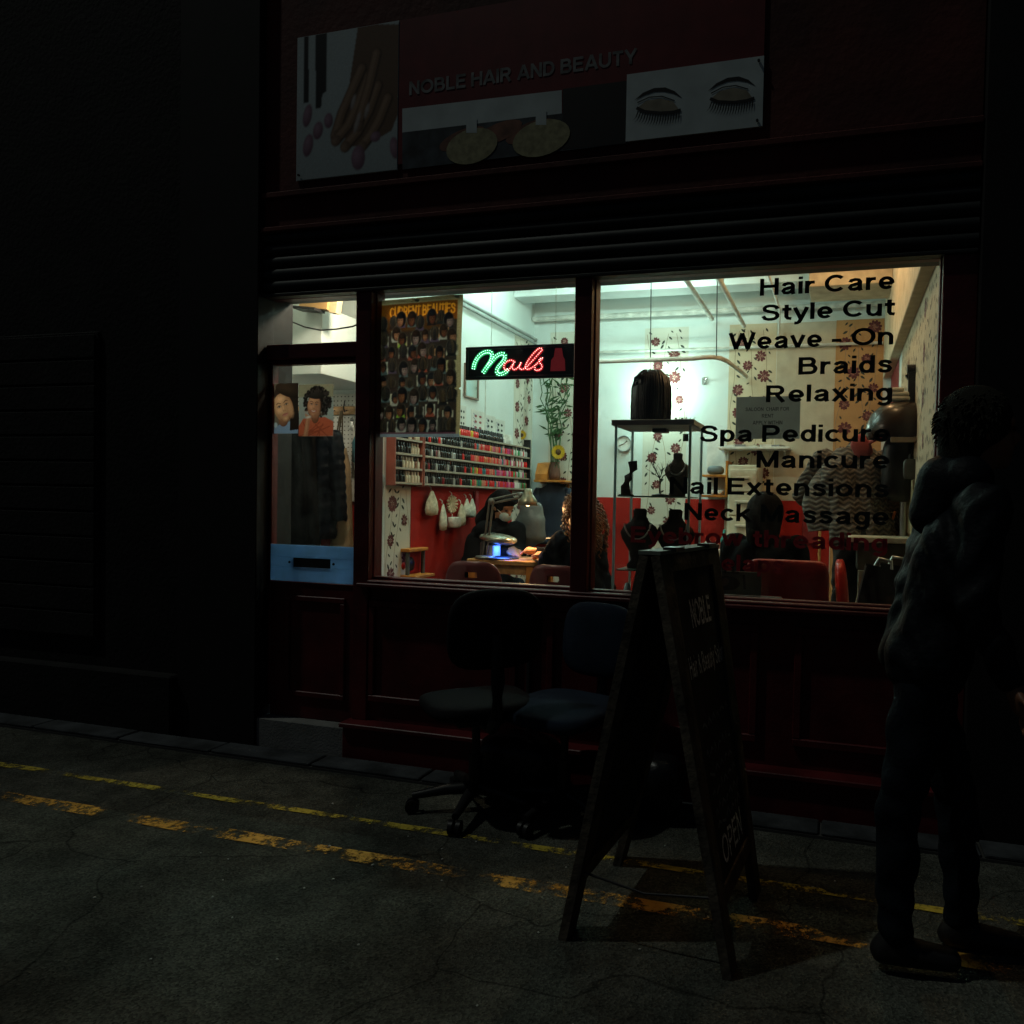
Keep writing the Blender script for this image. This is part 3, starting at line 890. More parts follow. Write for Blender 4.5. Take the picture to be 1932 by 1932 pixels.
# pegboard in the alcove
pb = bpart('pegboard', (-3.99, 1.238, 1.336), (-3.21, 1.2588, 2.10), mat('pegboard_white', (.62, .61, .55), .7), aw)
b = MB()
for i in range(26):
    for j in range(25):
        x, z = -3.97 + i * .03, 1.36 + j * .03
        b.add([(x + .0055 * math.cos(a), 1.2375, z + .0055 * math.sin(a)) for a in (0, 1.05, 2.09, 3.14, 4.19, 5.24)], [(0, 1, 2, 3, 4, 5)], 0)
b.build('peg_hole', mat('peg_hole_dark', (.12, .12, .11), .9), pb)
tag(bpy.data.objects['peg_hole'], kind='stuff')
# electrical switch and labels on the blue partition end
bpart('switch_plate', (-3.19, 1.172, 1.0), (-3.11, 1.1795, 1.10), m_black, be)

# ------------------------------------------------------------------ window lettering
m_vin = mat('dark_vinyl', (0.022, 0.027, 0.026), .6, spec=.1)
m_vinred = mat('red_vinyl', (0.15, 0.012, 0.02), .5, translucent=.25)
def letter(s, xl, xr, yb, ytop, xcap, m, bold=.18):
    """line of vinyl letters on the glass from its left/right edges, baseline and cap-top in the photograph; one mesh a word."""
    pl = aY(xl, yb, .051); pr = aY(xr, yb, .051)
    zc = aY(xcap, ytop, .051)[2]
    zb = aY(xcap, yb, .051)[2]
    adv = lambda q: sum(GLYPH[c][0] + .075 for c in q)
    tot = adv(s) - .075
    k0 = 0
    for wd in s.split(' '):
        a = pl[0] + (pr[0] - pl[0]) * adv(s[:k0]) / tot
        c = a + (pr[0] - pl[0]) * (adv(wd) - .075) / tot
        sh_ = Sheet((0, .0515, 0), (1, 0, 0), (0, 0, 1), (0, -1, 0))
        sh_.text(wd, a, c, zb, zc - zb, 0, .002, bold)
        sh_.b.build('lettering', m, win_b)
        k0 += len(wd) + 1
letter('Hair Care', 1433.6, 1687, 558, 526, 1440, m_vin)
letter('Style Cut', 1436, 1688, 606, 575, 1440, m_vin)
letter('Weave - On', 1374, 1685, 660, 628, 1390, m_vin)
letter('Braids', 1506, 1683, 707, 674, 1515, m_vin)
letter('Relaxing', 1445, 1683, 759, 727, 1455, m_vin)
letter('Spa Pedicure', 1320, 1679, 834, 802.5, 1330, m_vin)
letter('Manicure', 1427, 1678, 882.5, 850, 1435, m_vin)
letter('Nail Extensions', 1263, 1677, 931.5, 900, 1275, m_vin)
letter('Neck Massage', 1291, 1677, 981, 949, 1300, m_vin)
letter('Eyebrow threading', 1190, 1674, 1028.5, 997, 1340, m_vinred)
letter('Eyelaps', 1304, 1480, 1078, 1047, 1400, m_vinred)

# ------------------------------------------------------------------ fascia banners
fs = lambda y: Sheet((0, y, 0), (1, 0, 0), (0, 0, 1), (0, -1, 0))
def FP(pts, s, ox, oy, y=-.03):
    out = []
    for x, yy in pts:
        q = aY(ox + x * s, oy + yy * s, y)
        out.append((q[0], q[2]))
    return out
R1 = lambda pts: FP(pts, .23332, 515.1, 115.9)
R2 = lambda pts: FP(pts, .29996, 901.5, 115.9)
ban = thing('fascia_banner', (-1.6, -.022, 3.04), 'wide printed banner over the shutter with salon name, hand picture and closed lashed eyes', 'banner')
m_white = mat('banner_white', (.62, .70, .70), .5, var=.12, scale=6)
s = fs(-.022)
def slab(s, u0, w0, u1, w1, t, mi=0):
    s.b.add([s.p(u, w, h) for h in (0, t) for u, w in ((u0, w0), (u1, w0), (u1, w1), (u0, w1))], [(4, 5, 6, 7), (0, 1, 5, 4), (1, 2, 6, 5), (2, 3, 7, 6), (3, 0, 4, 7)], mi)
slab(s, -2.205, 3.062, -.379, 3.78, .007)
s.b.build('backing', mat('banner_red', (.16, .02, .022), .45), ban)
s = fs(-.022); slab(s, -2.812, 3.035, -2.206, 3.78, .008)
s.b.build('hand_panel', m_white, ban)
hp = Raster(.602, .741, 130, 160, (.52, .60, .61))
def hq(pts): return [(x_ + 2.810, z_ - 3.037) for x_, z_ in R1(pts)]
hp.C *= (1 - .25 * np.clip(1 - hp.V / .5, 0, 1))[..., None]
for pl_ in ([(250, -300), (290, -300), (290, 330), (250, 340)], [(345, -300), (437, -300), (430, 245), (400, 265), (390, 375), (345, 380)]):
    hp.poly(hq(pl_), (.012, .012, .014))
hp.poly(hq([(690, -300), (1080, -300), (1060, 300), (960, 560), (860, 620), (760, 660), (640, 690), (560, 600), (600, 300)]), (.17, .10, .06))
for k, pts in enumerate((((720, 60), (640, 240), (560, 420), (505, 600)), ((780, 120), (700, 330), (610, 520), (510, 640)), ((850, 200), (780, 400), (690, 570), (585, 690)), ((930, 300), (860, 480), (790, 600), (720, 690)), ((840, -60), (780, 200), (720, 400), (690, 520)))):
    P_ = hq(pts)
    hp.stroke(P_, .062, (.08, .045, .028)); hp.stroke([(u - .004, v + .004) for u, v in P_], .046, (.25, .15, .09)); hp.stroke([(u - .008, v + .006) for u, v in P_], .020, (.36, .23, .15))
    q = P_[-1]; hp.ball(q[0], q[1], .03, .026, (.34, .22, .15), (.14, .08, .05), .8)
for x, y in ((650, 330), (690, 470), (760, 400), (675, 520)):
    q = hq([(x, y)])[0]; hp.ball(q[0], q[1], .012, .04, (.50, .44, .42), (.26, .2, .18), -.3)
for k, (x, y, rx, ry) in enumerate(((285, 680, 45, 90), (690, 780, 60, 95), (985, 700, 40, 85), (280, 440, 40, 90), (450, 480, 40, 60), (830, 610, 45, 40), (365, 560, 45, 70))):
    q = hq([(x, y)])[0]; hp.ball(q[0], q[1], rx * .00068, ry * .00066, (.42, .26, .34), (.12, .05, .08), .2 * (k % 3 - 1))
hp.blur(1); hp.grain(.05, 4)
hp.build('hand_print', ban, lambda u, v: (-2.810 + u, -.0312, 3.037 + v), .0)
s = fs(-.0295)
G = [m_white, mat('print_slate', (.06, .075, .09), .6, var=.5, scale=9), mat('print_sponge', (.40, .37, .22), .8, var=.2, scale=40), mat('print_black', (.01, .01, .012), .6), mat('print_letter', (.24, .25, .25), .5, var=.4, scale=20), mat('print_peach', (.28, .12, .08), .6, var=.4, scale=12)]
s.poly(FP([(759, 205), (1060, 170), (1060, 214), (759, 250)], 1, 0, 0), 0, .0006)                 # white strip
s.poly(FP([(759, 250), (1060, 214), (1185, 198), (1185, 270), (759, 320)], 1, 0, 0), 1, .0005)
s.poly(FP([(1062, 168), (1185, 152), (1185, 270), (1062, 282)], 1, 0, 0), 3, .0009)
for k, (x, y) in enumerate(((872, 262), (1000, 248), (940, 250))):
    q = FP([(x, y)], 1, 0, 0)[0]; s.disc(q[0], q[1], .13, .045, 5, .001 + .0002 * k, 16, .25)
for k, (x, y, rx, ry) in enumerate(((890, 276, 48, 31), (1021, 261, 51, 31))):
    q = FP([(x, y)], 1, 0, 0)[0]
    s.disc(q[0], q[1], rx * .0029, ry * .00275, 2, .0022 + .0003 * k, 24, .12)
    q2 = FP([(x - 10, y - 52), (x + 10, y - 54), (x + 10, y - 25), (x - 10, y - 25)], 1, 0, 0); s.poly(q2, 0, .0026)
a_, c_ = FP([(772, 180)], 1, 0, 0)[0], FP([(1048, 146)], 1, 0, 0)[0]
kx = (c_[0] - a_[0]) / sum(GLYPH[q][0] + .075 for q in 'NOBLE HAIR AND')
u_ = a_[0]
for wd in ('NOBLE', 'HAIR', 'AND', 'BEAUTY'):
    w_ = sum(GLYPH[q][0] + .075 for q in wd)
    st_ = fs(-.0295)
    st_.text(wd, u_, u_ + (w_ - .075) * kx, a_[1], .068, 0, .0009, .19)
    st_.b.build('lettering', G[4], ban)
    u_ += (w_ + .335) * kx
s.b.build('picture_print', G, ban)
s = fs(-.022); slab(s, -1.004, 3.046, -.378, 3.352, .011)
s.b.build('eye_panel', m_white, ban)
for dx, dy, sk in ((0, 0, 0), (462, -58, -18)):
    s = fs(-.0335)
    def q(p): return R2([(x + dx, y + dy + sk * (x - 1000) / 300) for x, y in p])
    s.poly(q([(985, 248), (1040, 200), (1110, 170), (1180, 166), (1240, 190), (1287, 233), (1230, 205), (1170, 192), (1110, 195), (1050, 215)]), 0, .0006)
    s.poly(q([(1000, 300), (1060, 250), (1150, 235), (1230, 255), (1275, 318), (1150, 326), (1060, 322)]), 1, .0006)
    s.stroke(q([(1005, 262), (1080, 228), (1160, 222), (1240, 250)]), .005, 0, .001)
    s.stroke(q([(1000, 295), (1050, 318), (1150, 328), (1230, 322), (1278, 308)]), .014, 0, .0014)
    for k in range(17):
        x = 1010 + k * 16
        y = 318 + 8 * math.sin(k / 16 * math.pi)
        l = 62 + 22 * math.sin(k / 16 * math.pi)
        bx = (-38 + k * 2.2)
        a = q([(x - 4, y), (x + bx * .45, y + l * .62), (x + bx, y + l), (x + bx * .45 + 7, y + l * .58), (x + 5, y)])
        s.poly(a, 0, .002 + .00005 * k)
    s.b.build('eye_print', [mat('print_black', (.01, .01, .012), .6), mat('print_eyelid', (.34, .30, .22), .6, var=.2, scale=20)], ban)
for x, z in ((-2.79, 3.06), (-.4, 3.07), (-.4, 3.33)):
    b = MB(); b.cyl((x, -.035, z), (x, -.0445, z), .006, .006, 0, 8); b.build('screw', m_black, ban)

# ================================================================== LAMPS INSIDE THE SALON
def area(parent, loc, size, power, col, rot=(0, 0, 0), shape='RECTANGLE', size_y=None):
    l = bpy.data.lights.new('lamp_light', 'AREA')
    l.shape = shape; l.size = size
    if size_y: l.size_y = size_y
    l.energy = power; l.color = col
    o = bpy.data.objects.new('lamp_light', l)
    COL.objects.link(o)
    o.parent = parent
    o.location = tuple(V3(loc) - ORIGIN[parent.name]); o.rotation_euler = rot
    return o
def point(parent, loc, r, power, col, nm='lamp_light'):
    l = bpy.data.lights.new(nm, 'POINT')
    l.energy = power; l.color = col; l.shadow_soft_size = r
    o = bpy.data.objects.new(nm, l)
    COL.objects.link(o)
    o.parent = parent
    o.location = tuple(V3(loc) - ORIGIN[parent.name])
    return o
COOL = (0.65, 1.0, 0.88)
WARM = (1.0, 0.66, 0.34)
m_lampwhite = mat('lamp_housing', (.75, .76, .72), .4)
def batten(x, y, length, power, col, label, along='x'):
    t = thing('fluorescent_light', (x, y, CE - .09), label, 'ceiling light', 'fluorescent ceiling lights')
    d = (length / 2, .045) if along == 'x' else (.045, length / 2)
    b = MB(); b.bbox(V3((x - d[0], y - d[1], CE - .045)), V3((x + d[0], y + d[1], CE - .001)), .008); b.build('housing', m_lampwhite, t)
    b = MB()
    e = .92
    if along == 'x': b.cyl((x - d[0] * e, y, CE - .07), (x + d[0] * e, y, CE - .07), .013, .013, 0, 10)
    else: b.cyl((x, y - d[1] * e, CE - .07), (x, y + d[1] * e, CE - .07), .013, .013, 0, 10)
    b.build('tube', mat('lit_tube_%.0f' % (power * 10), (.9, .9, .9), .5, emit=power / (math.pi * 2 * math.pi * .013 * length * .92), emitcol=col), t)
    return t
batten(-2.15, 2.05, 1.3, 54, COOL, 'lit fluorescent tube on the ceiling above the manicure table')
batten(-1.45, 3.05, .7, 13, COOL, 'lit short fluorescent tube on the ceiling towards the back wall')
batten(-2.72, 2.75, .9, 17, COOL, 'unseen fluorescent tube added on the ceiling to brighten the polish wall', 'y')  # out-of-view tube, added only to brighten the left wall
# bulkhead lamp on the back wall, behind the wig
p = aY(1246, 738, 3.9)
t = thing('wall_lamp', (p[0], 3.99, p[2]), 'lit round wall lamp on the back wall behind the black wig', 'wall lamp')
b = MB(); b.lathe((p[0], 3.995, p[2]), [(0, .0), (.07, .0), (.07, .02), (.045, .035)], 0, 18, rotx(math.pi / 2)); b.build('base', m_lampwhite, t)
b = MB(); b.ell((p[0], 3.925, p[2]), .055, 0, 16, 10); b.build('globe', mat('lit_globe', (.9, .9, .9), .4, emit=6.0, emitcol=COOL), t)
point(t, (p[0], 3.80, p[2]), .05, 22, COOL)
# warm bulbs
def bulb(x, y, z, power, col, label):
    t = thing('pendant_bulb', (x, y, z), label, 'light bulb')
    b = MB(); b.cyl((x, y, z + .05), (x, y, CE), .004, .004, 0, 6); b.build('flex', m_black, t)
    b = MB(); b.cyl((x, y, z + .03), (x, y, z + .075), .018, .014, 0, 10); b.build('holder', m_black, t)
    b = MB(); b.ell((x, y, z), (.03, .03, .038), 0, 14, 10); b.build('globe', mat('lit_warm_globe', (.9, .9, .9), .4, emit=12.0, emitcol=WARM), t)
    point(t, (x, y, z - .06), .04, power, col)
bulb(-.12, 2.15, 3.30, 14.0, (1.0, .58, .26), 'warm bare bulb hanging over the hair dryer corner')
bulb(-.02, 1.25, 3.28, 14.0, (1.0, .60, .28), 'warm bare bulb hanging above the wide red salon chair')
t = thing('strip_light', (-3.86, .80, 2.06), 'short lit strip light under the alcove soffit', 'strip light')
b = MB(); b.bbox(V3((-4.02, .77, 2.105)), V3((-3.70, .83, 2.129)), .004); b.build('housing', m_lampwhite, t)
b = MB(); b.cyl((-4.0, .80, 2.095), (-3.72, .80, 2.095), .009, .009, 0, 10); b.build('tube', mat('lit_tube_alcove', (.9, .9, .9), .5, emit=6.0, emitcol=(.95, .95, .8)), t)
area(t, (-3.86, .80, 2.082), .30, 5.0, (1.0, .93, .74), (0, 0, 0), 'RECTANGLE', .03)
bulb(-2.75, .45, 2.72, 30.0, (1.0, .86, .64), 'warm bare bulb hanging behind the transom over the door')

# ================================================================== THINGS ON AND BEHIND THE GLASS
m_sheet = mat('poster_paper', (.62, .52, .32), .6, translucent=.75, var=.15, scale=7)
# --- the big hair-style poster
def paper_frame(pxl, pxr, pyt, pyb, pxm, Y):
    x0, x1 = aY(pxl, 700, Y)[0], aY(pxr, 700, Y)[0]
    return x0, x1, aY(pxm, pyb, Y)[2], aY(pxm, pyt, Y)[2]
x0, x1, z0, z1 = paper_frame(706, 866, 559, 824.5, 786, .075)
W, H = x1 - x0, z1 - z0
pos = thing('hairstyle_poster', ((x0 + x1) / 2, .075, z0), 'tall poster of many braided hairstyles headed CURRENT BEAUTIES, taped inside the left window', 'poster')
rs = Raster(W, H, 150, 246, (.40, .33, .20))
rs.rect(.016, .018, W - .02, H - .026, (.05, .036, .028))
rs.rect(.016, H - .125, W - .02, H - .026, (.22, .08, .012))
for k in range(14):
    rs.disc(.03 + k * .03, H - .14, .03, .03, (.10, .045, .012), 0, 8)
rs.text('CURRENT BEAUTIES', .088, W - .03, H - .096, .056, .0125, (.07, .022, .005))
rs.text('CURRENT BEAUTIES', .088, W - .03, H - .096, .056, .0075, (.85, .36, .04))
rnd = random.Random(5)
SK = [((.26, .12, .06), (.09, .035, .02)), ((.38, .20, .12), (.13, .06, .035)), ((.18, .075, .04), (.06, .025, .015)), ((.32, .24, .22), (.12, .08, .08))]
HR = [((.022, .018, .018), (.006, .005, .005)), ((.05, .03, .02), (.012, .008, .006)), ((.03, .028, .03), (.006, .006, .007))]
COLS, ROWS = 8, 8
cw, rh = (W - .04) / COLS, (H - .10) / ROWS
cells = [(r, c) for r in range(ROWS) for c in range(COLS)]
cells.sort(key=lambda q: (q in ((5, 2), (5, 3), (7, 3)), q[0]))
for r, c in cells:
    big = (r, c) in ((5, 2), (5, 3), (7, 3))
    u = .02 + cw * (c + .5 + rnd.uniform(-.26, .26) + (.22 if r % 2 else -.08))
    v = H - .085 - rh * (r + .5 + rnd.uniform(-.2, .2))
    u = min(max(u, .016 + cw * .44), W - .02 - cw * .44)
    v = max(v, .018 + rh * .5)
    k = 1.35 if big else rnd.uniform(.9, 1.3)
    if rnd.random() < .5 and r > 0:
        cc = rnd.choice(((.50, .47, .38), (.46, .44, .38), (.34, .33, .30), (.42, .36, .22), (.30, .34, .33), (.45, .25, .13)))
        rs.rect(u - cw * .5, max(.018, v - rh * .44), u + cw * .5, v + rh * rnd.uniform(.2, .44), cc)
    hc, fc = rnd.choice(HR), rnd.choice(SK)
    rs.disc(u, v + rh * .05, cw * .425 * k, rh * .44 * k, (.13, .12, .10))                # cut-out edge
    top = rnd.choice(((.02, .02, .022), (.05, .03, .025), (.10, .07, .11), (.10, .14, .15), (.28, .08, .05), (.33, .33, .30), (.22, .34, .05) if rnd.random() < .3 else (.03, .03, .03)))
    rs.poly([(u - cw * .48, max(.018, v - rh * .5)), (u + cw * .48, max(.018, v - rh * .5)), (u + cw * .36, v - rh * .22), (u + cw * .1, v - rh * .14), (u - cw * .1, v - rh * .14), (u - cw * .36, v - rh * .22)], top)
    rs.ball(u, v + rh * .07, cw * .39 * k, rh * .41 * k, hc[0], hc[1])
    if rnd.random() < .6:
        d = rnd.choice((-1, 1)) * rnd.uniform(.02, .15)
        rs.ball(u + cw * d, v - rh * .06, cw * .235 * k, rh * .30 * k, fc[0], fc[1], 0, -.3 * (1 if d > 0 else -1), .2)
        rs.ball(u + cw * d * .5, v + rh * .22 * k, cw * .30 * k, rh * .15 * k, hc[0], hc[1])
        for e in (-1, 1):
            rs.disc(u + cw * (d + .09 * e * k), v - rh * .02, cw * .05, rh * .022, (.015, .01, .01))
            rs.disc(u + cw * (d + .09 * e * k), v + rh * .03, cw * .07, rh * .013, (.03, .015, .01))
        rs.disc(u + cw * d, v - rh * .12, cw * .04, rh * .02, fc[1])
        rs.disc(u + cw * d, v - rh * .21 * k, cw * .085, rh * .022, (.16, .03, .03))
    else:
        for q in range(6):
            o = (q - 2.5) * .13
            rs.stroke([(u + cw * o * .35, v + rh * .42 * k), (u + cw * o * 1.1, v + rh * .14), (u + cw * o * 1.15, v - rh * .12), (u + cw * o * .8, v - rh * .28)], .0022, rnd.choice(((.10, .075, .055), (.07, .055, .045), (.16, .11, .06))))
rs.rect(0, 0, W, .017, (.26, .30, .36))
rs.rect(.016, .017, W - .02, .024, (.16, .07, .10))
rs.rect(0, 0, .005, H, (.50, .42, .24))
rs.blur(1)
rs.C = rs.C ** 1.25 * .85
rs.grain(.10)
def pframe(u, v):
    q = v / H
    du = (-.012 * max(0, 1 - abs(q - .343) / .012) if u > W * .93 else 0) + (.008 * q if u > W * .97 else 0)
    curl = .012 * max(0, (u / W - .86) / .14) ** 2 + .004 * math.sin(q * 7)
    return (x0 + u + du, .078 + curl, z0 + v - .012 * (1 - u / W) * q)
rs.build('sheet', pos, pframe, .62)
for u, v in ((.02, H - .03), (W - .02, H - .012), (W * .5, H - .02)):
    b = MB(); b.box((x0 + u, .0765, z0 + v), (.03, .0012, .014), 0, roty(random.uniform(-.4, .4)))
    b.build('tape', mat('clear_tape', (.5, .48, .38), .3, translucent=.6), pos)

# --- two portraits taped to the door glass
def portrait(pxl, pxr, pyt, pyb, label, kind):
    pm = (pxl + pxr) / 2
    x0, x1, z0, z1 = paper_frame(pxl, pxr, pyt, pyb, pm, .045)
    W, H = x1 - x0, z1 - z0
    t = thing('portrait_photo', ((x0 + x1) / 2, .045, z0), label, 'photograph')
    R = Raster(W, H, 110, 156, (.18, .16, .13))
    rnd = random.Random(3)
    curly = kind == 'curly'
    if curly:
        R.put(np.ones_like(R.U), (.27, .30, .29)); R.rect(0, H * .75, W, H, (.24, .22, .15)); R.blur(6)
        R.poly([(0, 0), (W, 0), (W, H * .28), (W * .76, H * .37), (W * .56, H * .36), (W * .36, H * .36), (W * .12, H * .34), (0, H * .2)], (.42, .09, .045))
        for k in range(9): R.stroke([(W * rnd.random(), 0), (W * rnd.uniform(.1, .9), H * rnd.uniform(.1, .3))], .006, (.25, .05, .025))
        R.blur(1)
        for k in range(420):
            a, q = rnd.uniform(0, 6.283), rnd.random() ** .45
            R.disc(W * .54 + W * .40 * q * math.cos(a), H * .66 + H * .30 * q * math.sin(a), W * .035, H * .022, rnd.choice(((.006, .005, .005), (.012, .009, .009), (.04, .03, .028))), rnd.random() * 3, 2)
        R.ball(W * .47, H * .37, W * .11, H * .12, (.27, .11, .06), (.08, .03, .018))
        cx, cy, fw, fh, tl, base, dark = W * .44, H * .585, W * .185, H * .205, -.12, (.50, .23, .13), (.13, .05, .028)
    else:
        R.rect(W * .72, 0, W, H, (.04, .035, .03)); R.rect(0, 0, W * .3, H, (.16, .13, .10)); R.blur(6)
        R.poly([(0, 0), (W, 0), (W, H * .18), (W * .75, H * .25), (W * .4, H * .22), (0, H * .12)], (.24, .33, .52))
        R.ball(W * .62, H * .78, W * .62, H * .25, (.05, .03, .025), (.010, .008, .007))
        R.poly([(W * .74, H * .72), (W, H * .6), (W, H * .08), (W * .66, H * .06), (W * .66, H * .3)], (.022, .016, .013))
        R.ball(W * .38, H * .27, W * .2, H * .13, (.36, .17, .10), (.14, .05, .03))
        cx, cy, fw, fh, tl, base, dark = W * .38, H * .52, W * .40, H * .285, .30, (.70, .38, .21), (.22, .085, .042)
    c_, s_ = math.cos(tl), math.sin(tl)
    def at(u, v): return cx + (u * fw) * c_ - (v * fh) * s_, cy + (u * fw) * s_ + (v * fh) * c_
    R.ball(cx, cy, fw, fh, base, dark, tl, -.35, .3)
    p = at(.02, -.42); R.ball(*p, fw * .72, fh * .56, tuple(.96 * q for q in base), dark, tl, -.3, .5)
    for u, v, ru, rv, k in ((-.45, -.08, .28, .2, 1.12), (-.1, .62, .4, .18, 1.15), (-.05, -.78, .2, .12, 1.05)):
        p = at(u, v); R.disc(*p, ru * fw, rv * fh, tuple(min(.85, q * k) for q in base), tl, 14)
    for u, v, ru, rv in ((.62, -.2, .28, .55), (0, -.62, .34, .05), (.12, -.1, .1, .26)):
        p = at(u, v); R.disc(*p, ru * fw, rv * fh, tuple(.6 * q + .4 * d for q, d in zip(base, dark)), tl, 12)
    for e in (-1, 1):
        p = at(.38 * e, .14); R.disc(*p, .21 * fw, .085 * fh, tuple(.5 * q + .5 * d for q, d in zip(base, dark)), tl, 5)
        R.disc(*p, .15 * fw, .045 * fh, (.42, .36, .32), tl); R.disc(*p, .065 * fw, .055 * fh, (.02, .012, .01), tl)
        R.stroke([at(.38 * e - .19, .15), at(.38 * e, .22), at(.38 * e + .19, .16)], .0028, (.015, .01, .008))
        R.stroke([at(.38 * e - .22, .34 - .03 * e), at(.38 * e, .42), at(.38 * e + .22, .34 + .03 * e)], .0036, (.04, .022, .014))
    p = at(.02, -.2); R.disc(*p, .17 * fw, .075 * fh, tuple(.75 * q for q in base), tl, 5)
    for e in (-1, 1): p = at(.02 + .09 * e, -.235); R.disc(*p, .045 * fw, .022 * fh, dark, tl, 2)
    R.stroke([at(-.02, .1), at(.0, -.12)], .004, tuple(min(.85, 1.18 * q) for q in base))
    if curly:
        R.stroke([at(-.34, -.46), at(-.1, -.53), at(.1, -.53), at(.34, -.44)], .0085, (.30, .06, .06)); R.stroke([at(-.26, -.47), at(0, -.52), at(.26, -.46)], .004, (.60, .52, .47))
        R.ball(W * .52, H * .80, W * .27, H * .085, (.03, .024, .022), (.008, .007, .007))
        for k in range(90):
            a = rnd.uniform(.1, 3.0); R.disc(W * .52 + W * .28 * math.cos(a), H * .77 + H * .10 * math.sin(a), W * .03, H * .02, rnd.choice(((.008, .006, .006), (.035, .027, .025))), rnd.random() * 3, 2)
        R.stroke([(W * .2, 0), (W * .24, H * .2), (W * .27, H * .35)], W * .13, (.34, .14, .08)); R.stroke([(W * .18, 0), (W * .22, H * .2), (W * .25, H * .35)], W * .06, (.46, .21, .12))
        for k in range(4): R.disc(W * (.21 + .04 * k), H * (.40 - .014 * k), W * .022, H * .045, (.42, .19, .11), .4, 2)
        R.disc(W * .27, H * .37, W * .07, H * .02, (.55, .5, .47), .2, 3)
    else:
        R.stroke([at(-.26, -.50), at(-.06, -.46), at(.04, -.48), at(.26, -.49)], .006, (.36, .10, .09)); R.stroke([at(-.2, -.55), at(.02, -.575), at(.22, -.54)], .007, (.52, .19, .16))
        R.ball(W * .60, H * .86, W * .56, H * .13, (.05, .03, .02), (.012, .009, .008), -.25)
        R.disc(W * .05, H * .17, W * .08, H * .05, (.5, .6, .66), 0, 4)
    R.blur(1)
    R.C = np.clip(R.C * .85, 0, .85)
    R.grain(.07, 2)
    R.build('sheet', t, lambda u, v: (x0 + u, .047 + .002 * math.sin(v * 20), z0 + v), .55)
portrait(517.5, 563, 723, 818, 'photo of a young woman with hair tied back, taped to the door glass', 'plain')
portrait(564, 629.5, 725, 823, 'photo of a smiling woman with curly hair and rust top, on the door glass', 'curly')
# --- pale blue sheet with the letter slot
q0, q1 = aY(519, 1034, .03), aY(667, 1103, .03)
bx = MB()
X0, X1, Z0, Z1 = -2.998, -2.466, .906, 1.105
t = thing('letter_plate', ((X0 + X1) / 2, .03, Z0), 'pale blue letter plate sheet with a dark slot across the door', 'letter plate')
b = MB()
sl = (-2.85, -2.615, .985, 1.035)
b.bbox(V3((X0, .022, Z0)), V3((X1, .0275, sl[2])), .002); b.bbox(V3((X0, .022, sl[3])), V3((X1, .0275, Z1)), .002)
b.bbox(V3((X0, .022, sl[2] - .001)), V3((sl[0], .0275, sl[3] + .001)), .002); b.bbox(V3((sl[1], .022, sl[2] - .001)), V3((X1, .0275, sl[3] + .001)), .002)
b.build('sheet', mat('pale_blue_sheet', (.36, .55, .80), .6, var=.1, translucent=.6), t)
b = MB(); b.bbox(V3((sl[0] - .002, .024, sl[2] - .002)), V3((sl[1] + .002, .045, sl[3] + .002)), .003); b.build('flap', m_black, t)
for x in (sl[0] - .022, sl[1] + .022):
    b = MB(); b.cyl((x, .0215, 1.01), (x, .017, 1.01), .007, .006, 0, 10); b.build('screw', m_black, t)
# --- grey notice on the right pane
x0, x1, z0, z1 = paper_frame(1390.5, 1512, 748, 828, 1451, .066)
W, H = x1 - x0, z1 - z0
t = thing('notice', ((x0 + x1) / 2, .066, z0), 'grey paper notice reading SALOON CHAIR FOR RENT APPLY WITHIN on the window', 'notice')
s = Sheet((x0, .0675, z0), (1, 0, 0), (0, 0, 1), (0, -1, 0))
s.b.add([s.p(u, w, h) for h in (0, .0008) for u, w in ((0, 0), (W, 0), (W, H), (0, H))], [(4, 5, 6, 7)], 0)
s.b.build('sheet', mat('grey_paper', (.17, .19, .19), .7, translucent=.5, var=.08), t)
s = Sheet((x0, .0665, z0), (1, 0, 0), (0, 0, 1), (0, -1, 0))
s.text('SALOON  CHAIR FOR', W * .15, W * .83, H * .66, .017, 0, .0002, .15)
s.text('RENT', W * .41, W * .59, H * .50, .017, 0, .0002, .15)
s.text('APPLY WITHIN', W * .27, W * .73, H * .34, .017, 0, .0002, .15)
s.b.build('lettering', m_vin, t)
# --- LED sign "Nails"
Ys = .16
x0, x1 = aY(880, 690, Ys)[0], aY(1098, 690, Ys)[0]
z0, z1 = aY(985, 714, Ys)[2], aY(985, 652, Ys)[2]
W, H = x1 - x0, z1 - z0
t = thing('led_sign', ((x0 + x1) / 2, Ys, z0), 'black LED sign hanging in the window spelling Nails in green and red lights', 'sign')
b = MB(); b.bbox(V3((x0, Ys, z0)), V3((x1, Ys + .02, z1)), .002); b.build('board', mat('sign_board', (.012, .012, .012), .35), t)
b = MB()
for lo, hi in (((x0, Ys - .012, z0), (x1, Ys - .0005, z0 + .014)), ((x0, Ys - .012, z1 - .014), (x1, Ys - .0005, z1)), ((x0, Ys - .0115, z0 + .0145), (x0 + .014, Ys - .0005, z1 - .0145)), ((x1 - .014, Ys - .0115, z0 + .0145), (x1, Ys - .0005, z1 - .0145))):
    b.bbox(V3(lo), V3(hi), .002)
b.build('frame', m_black, t)
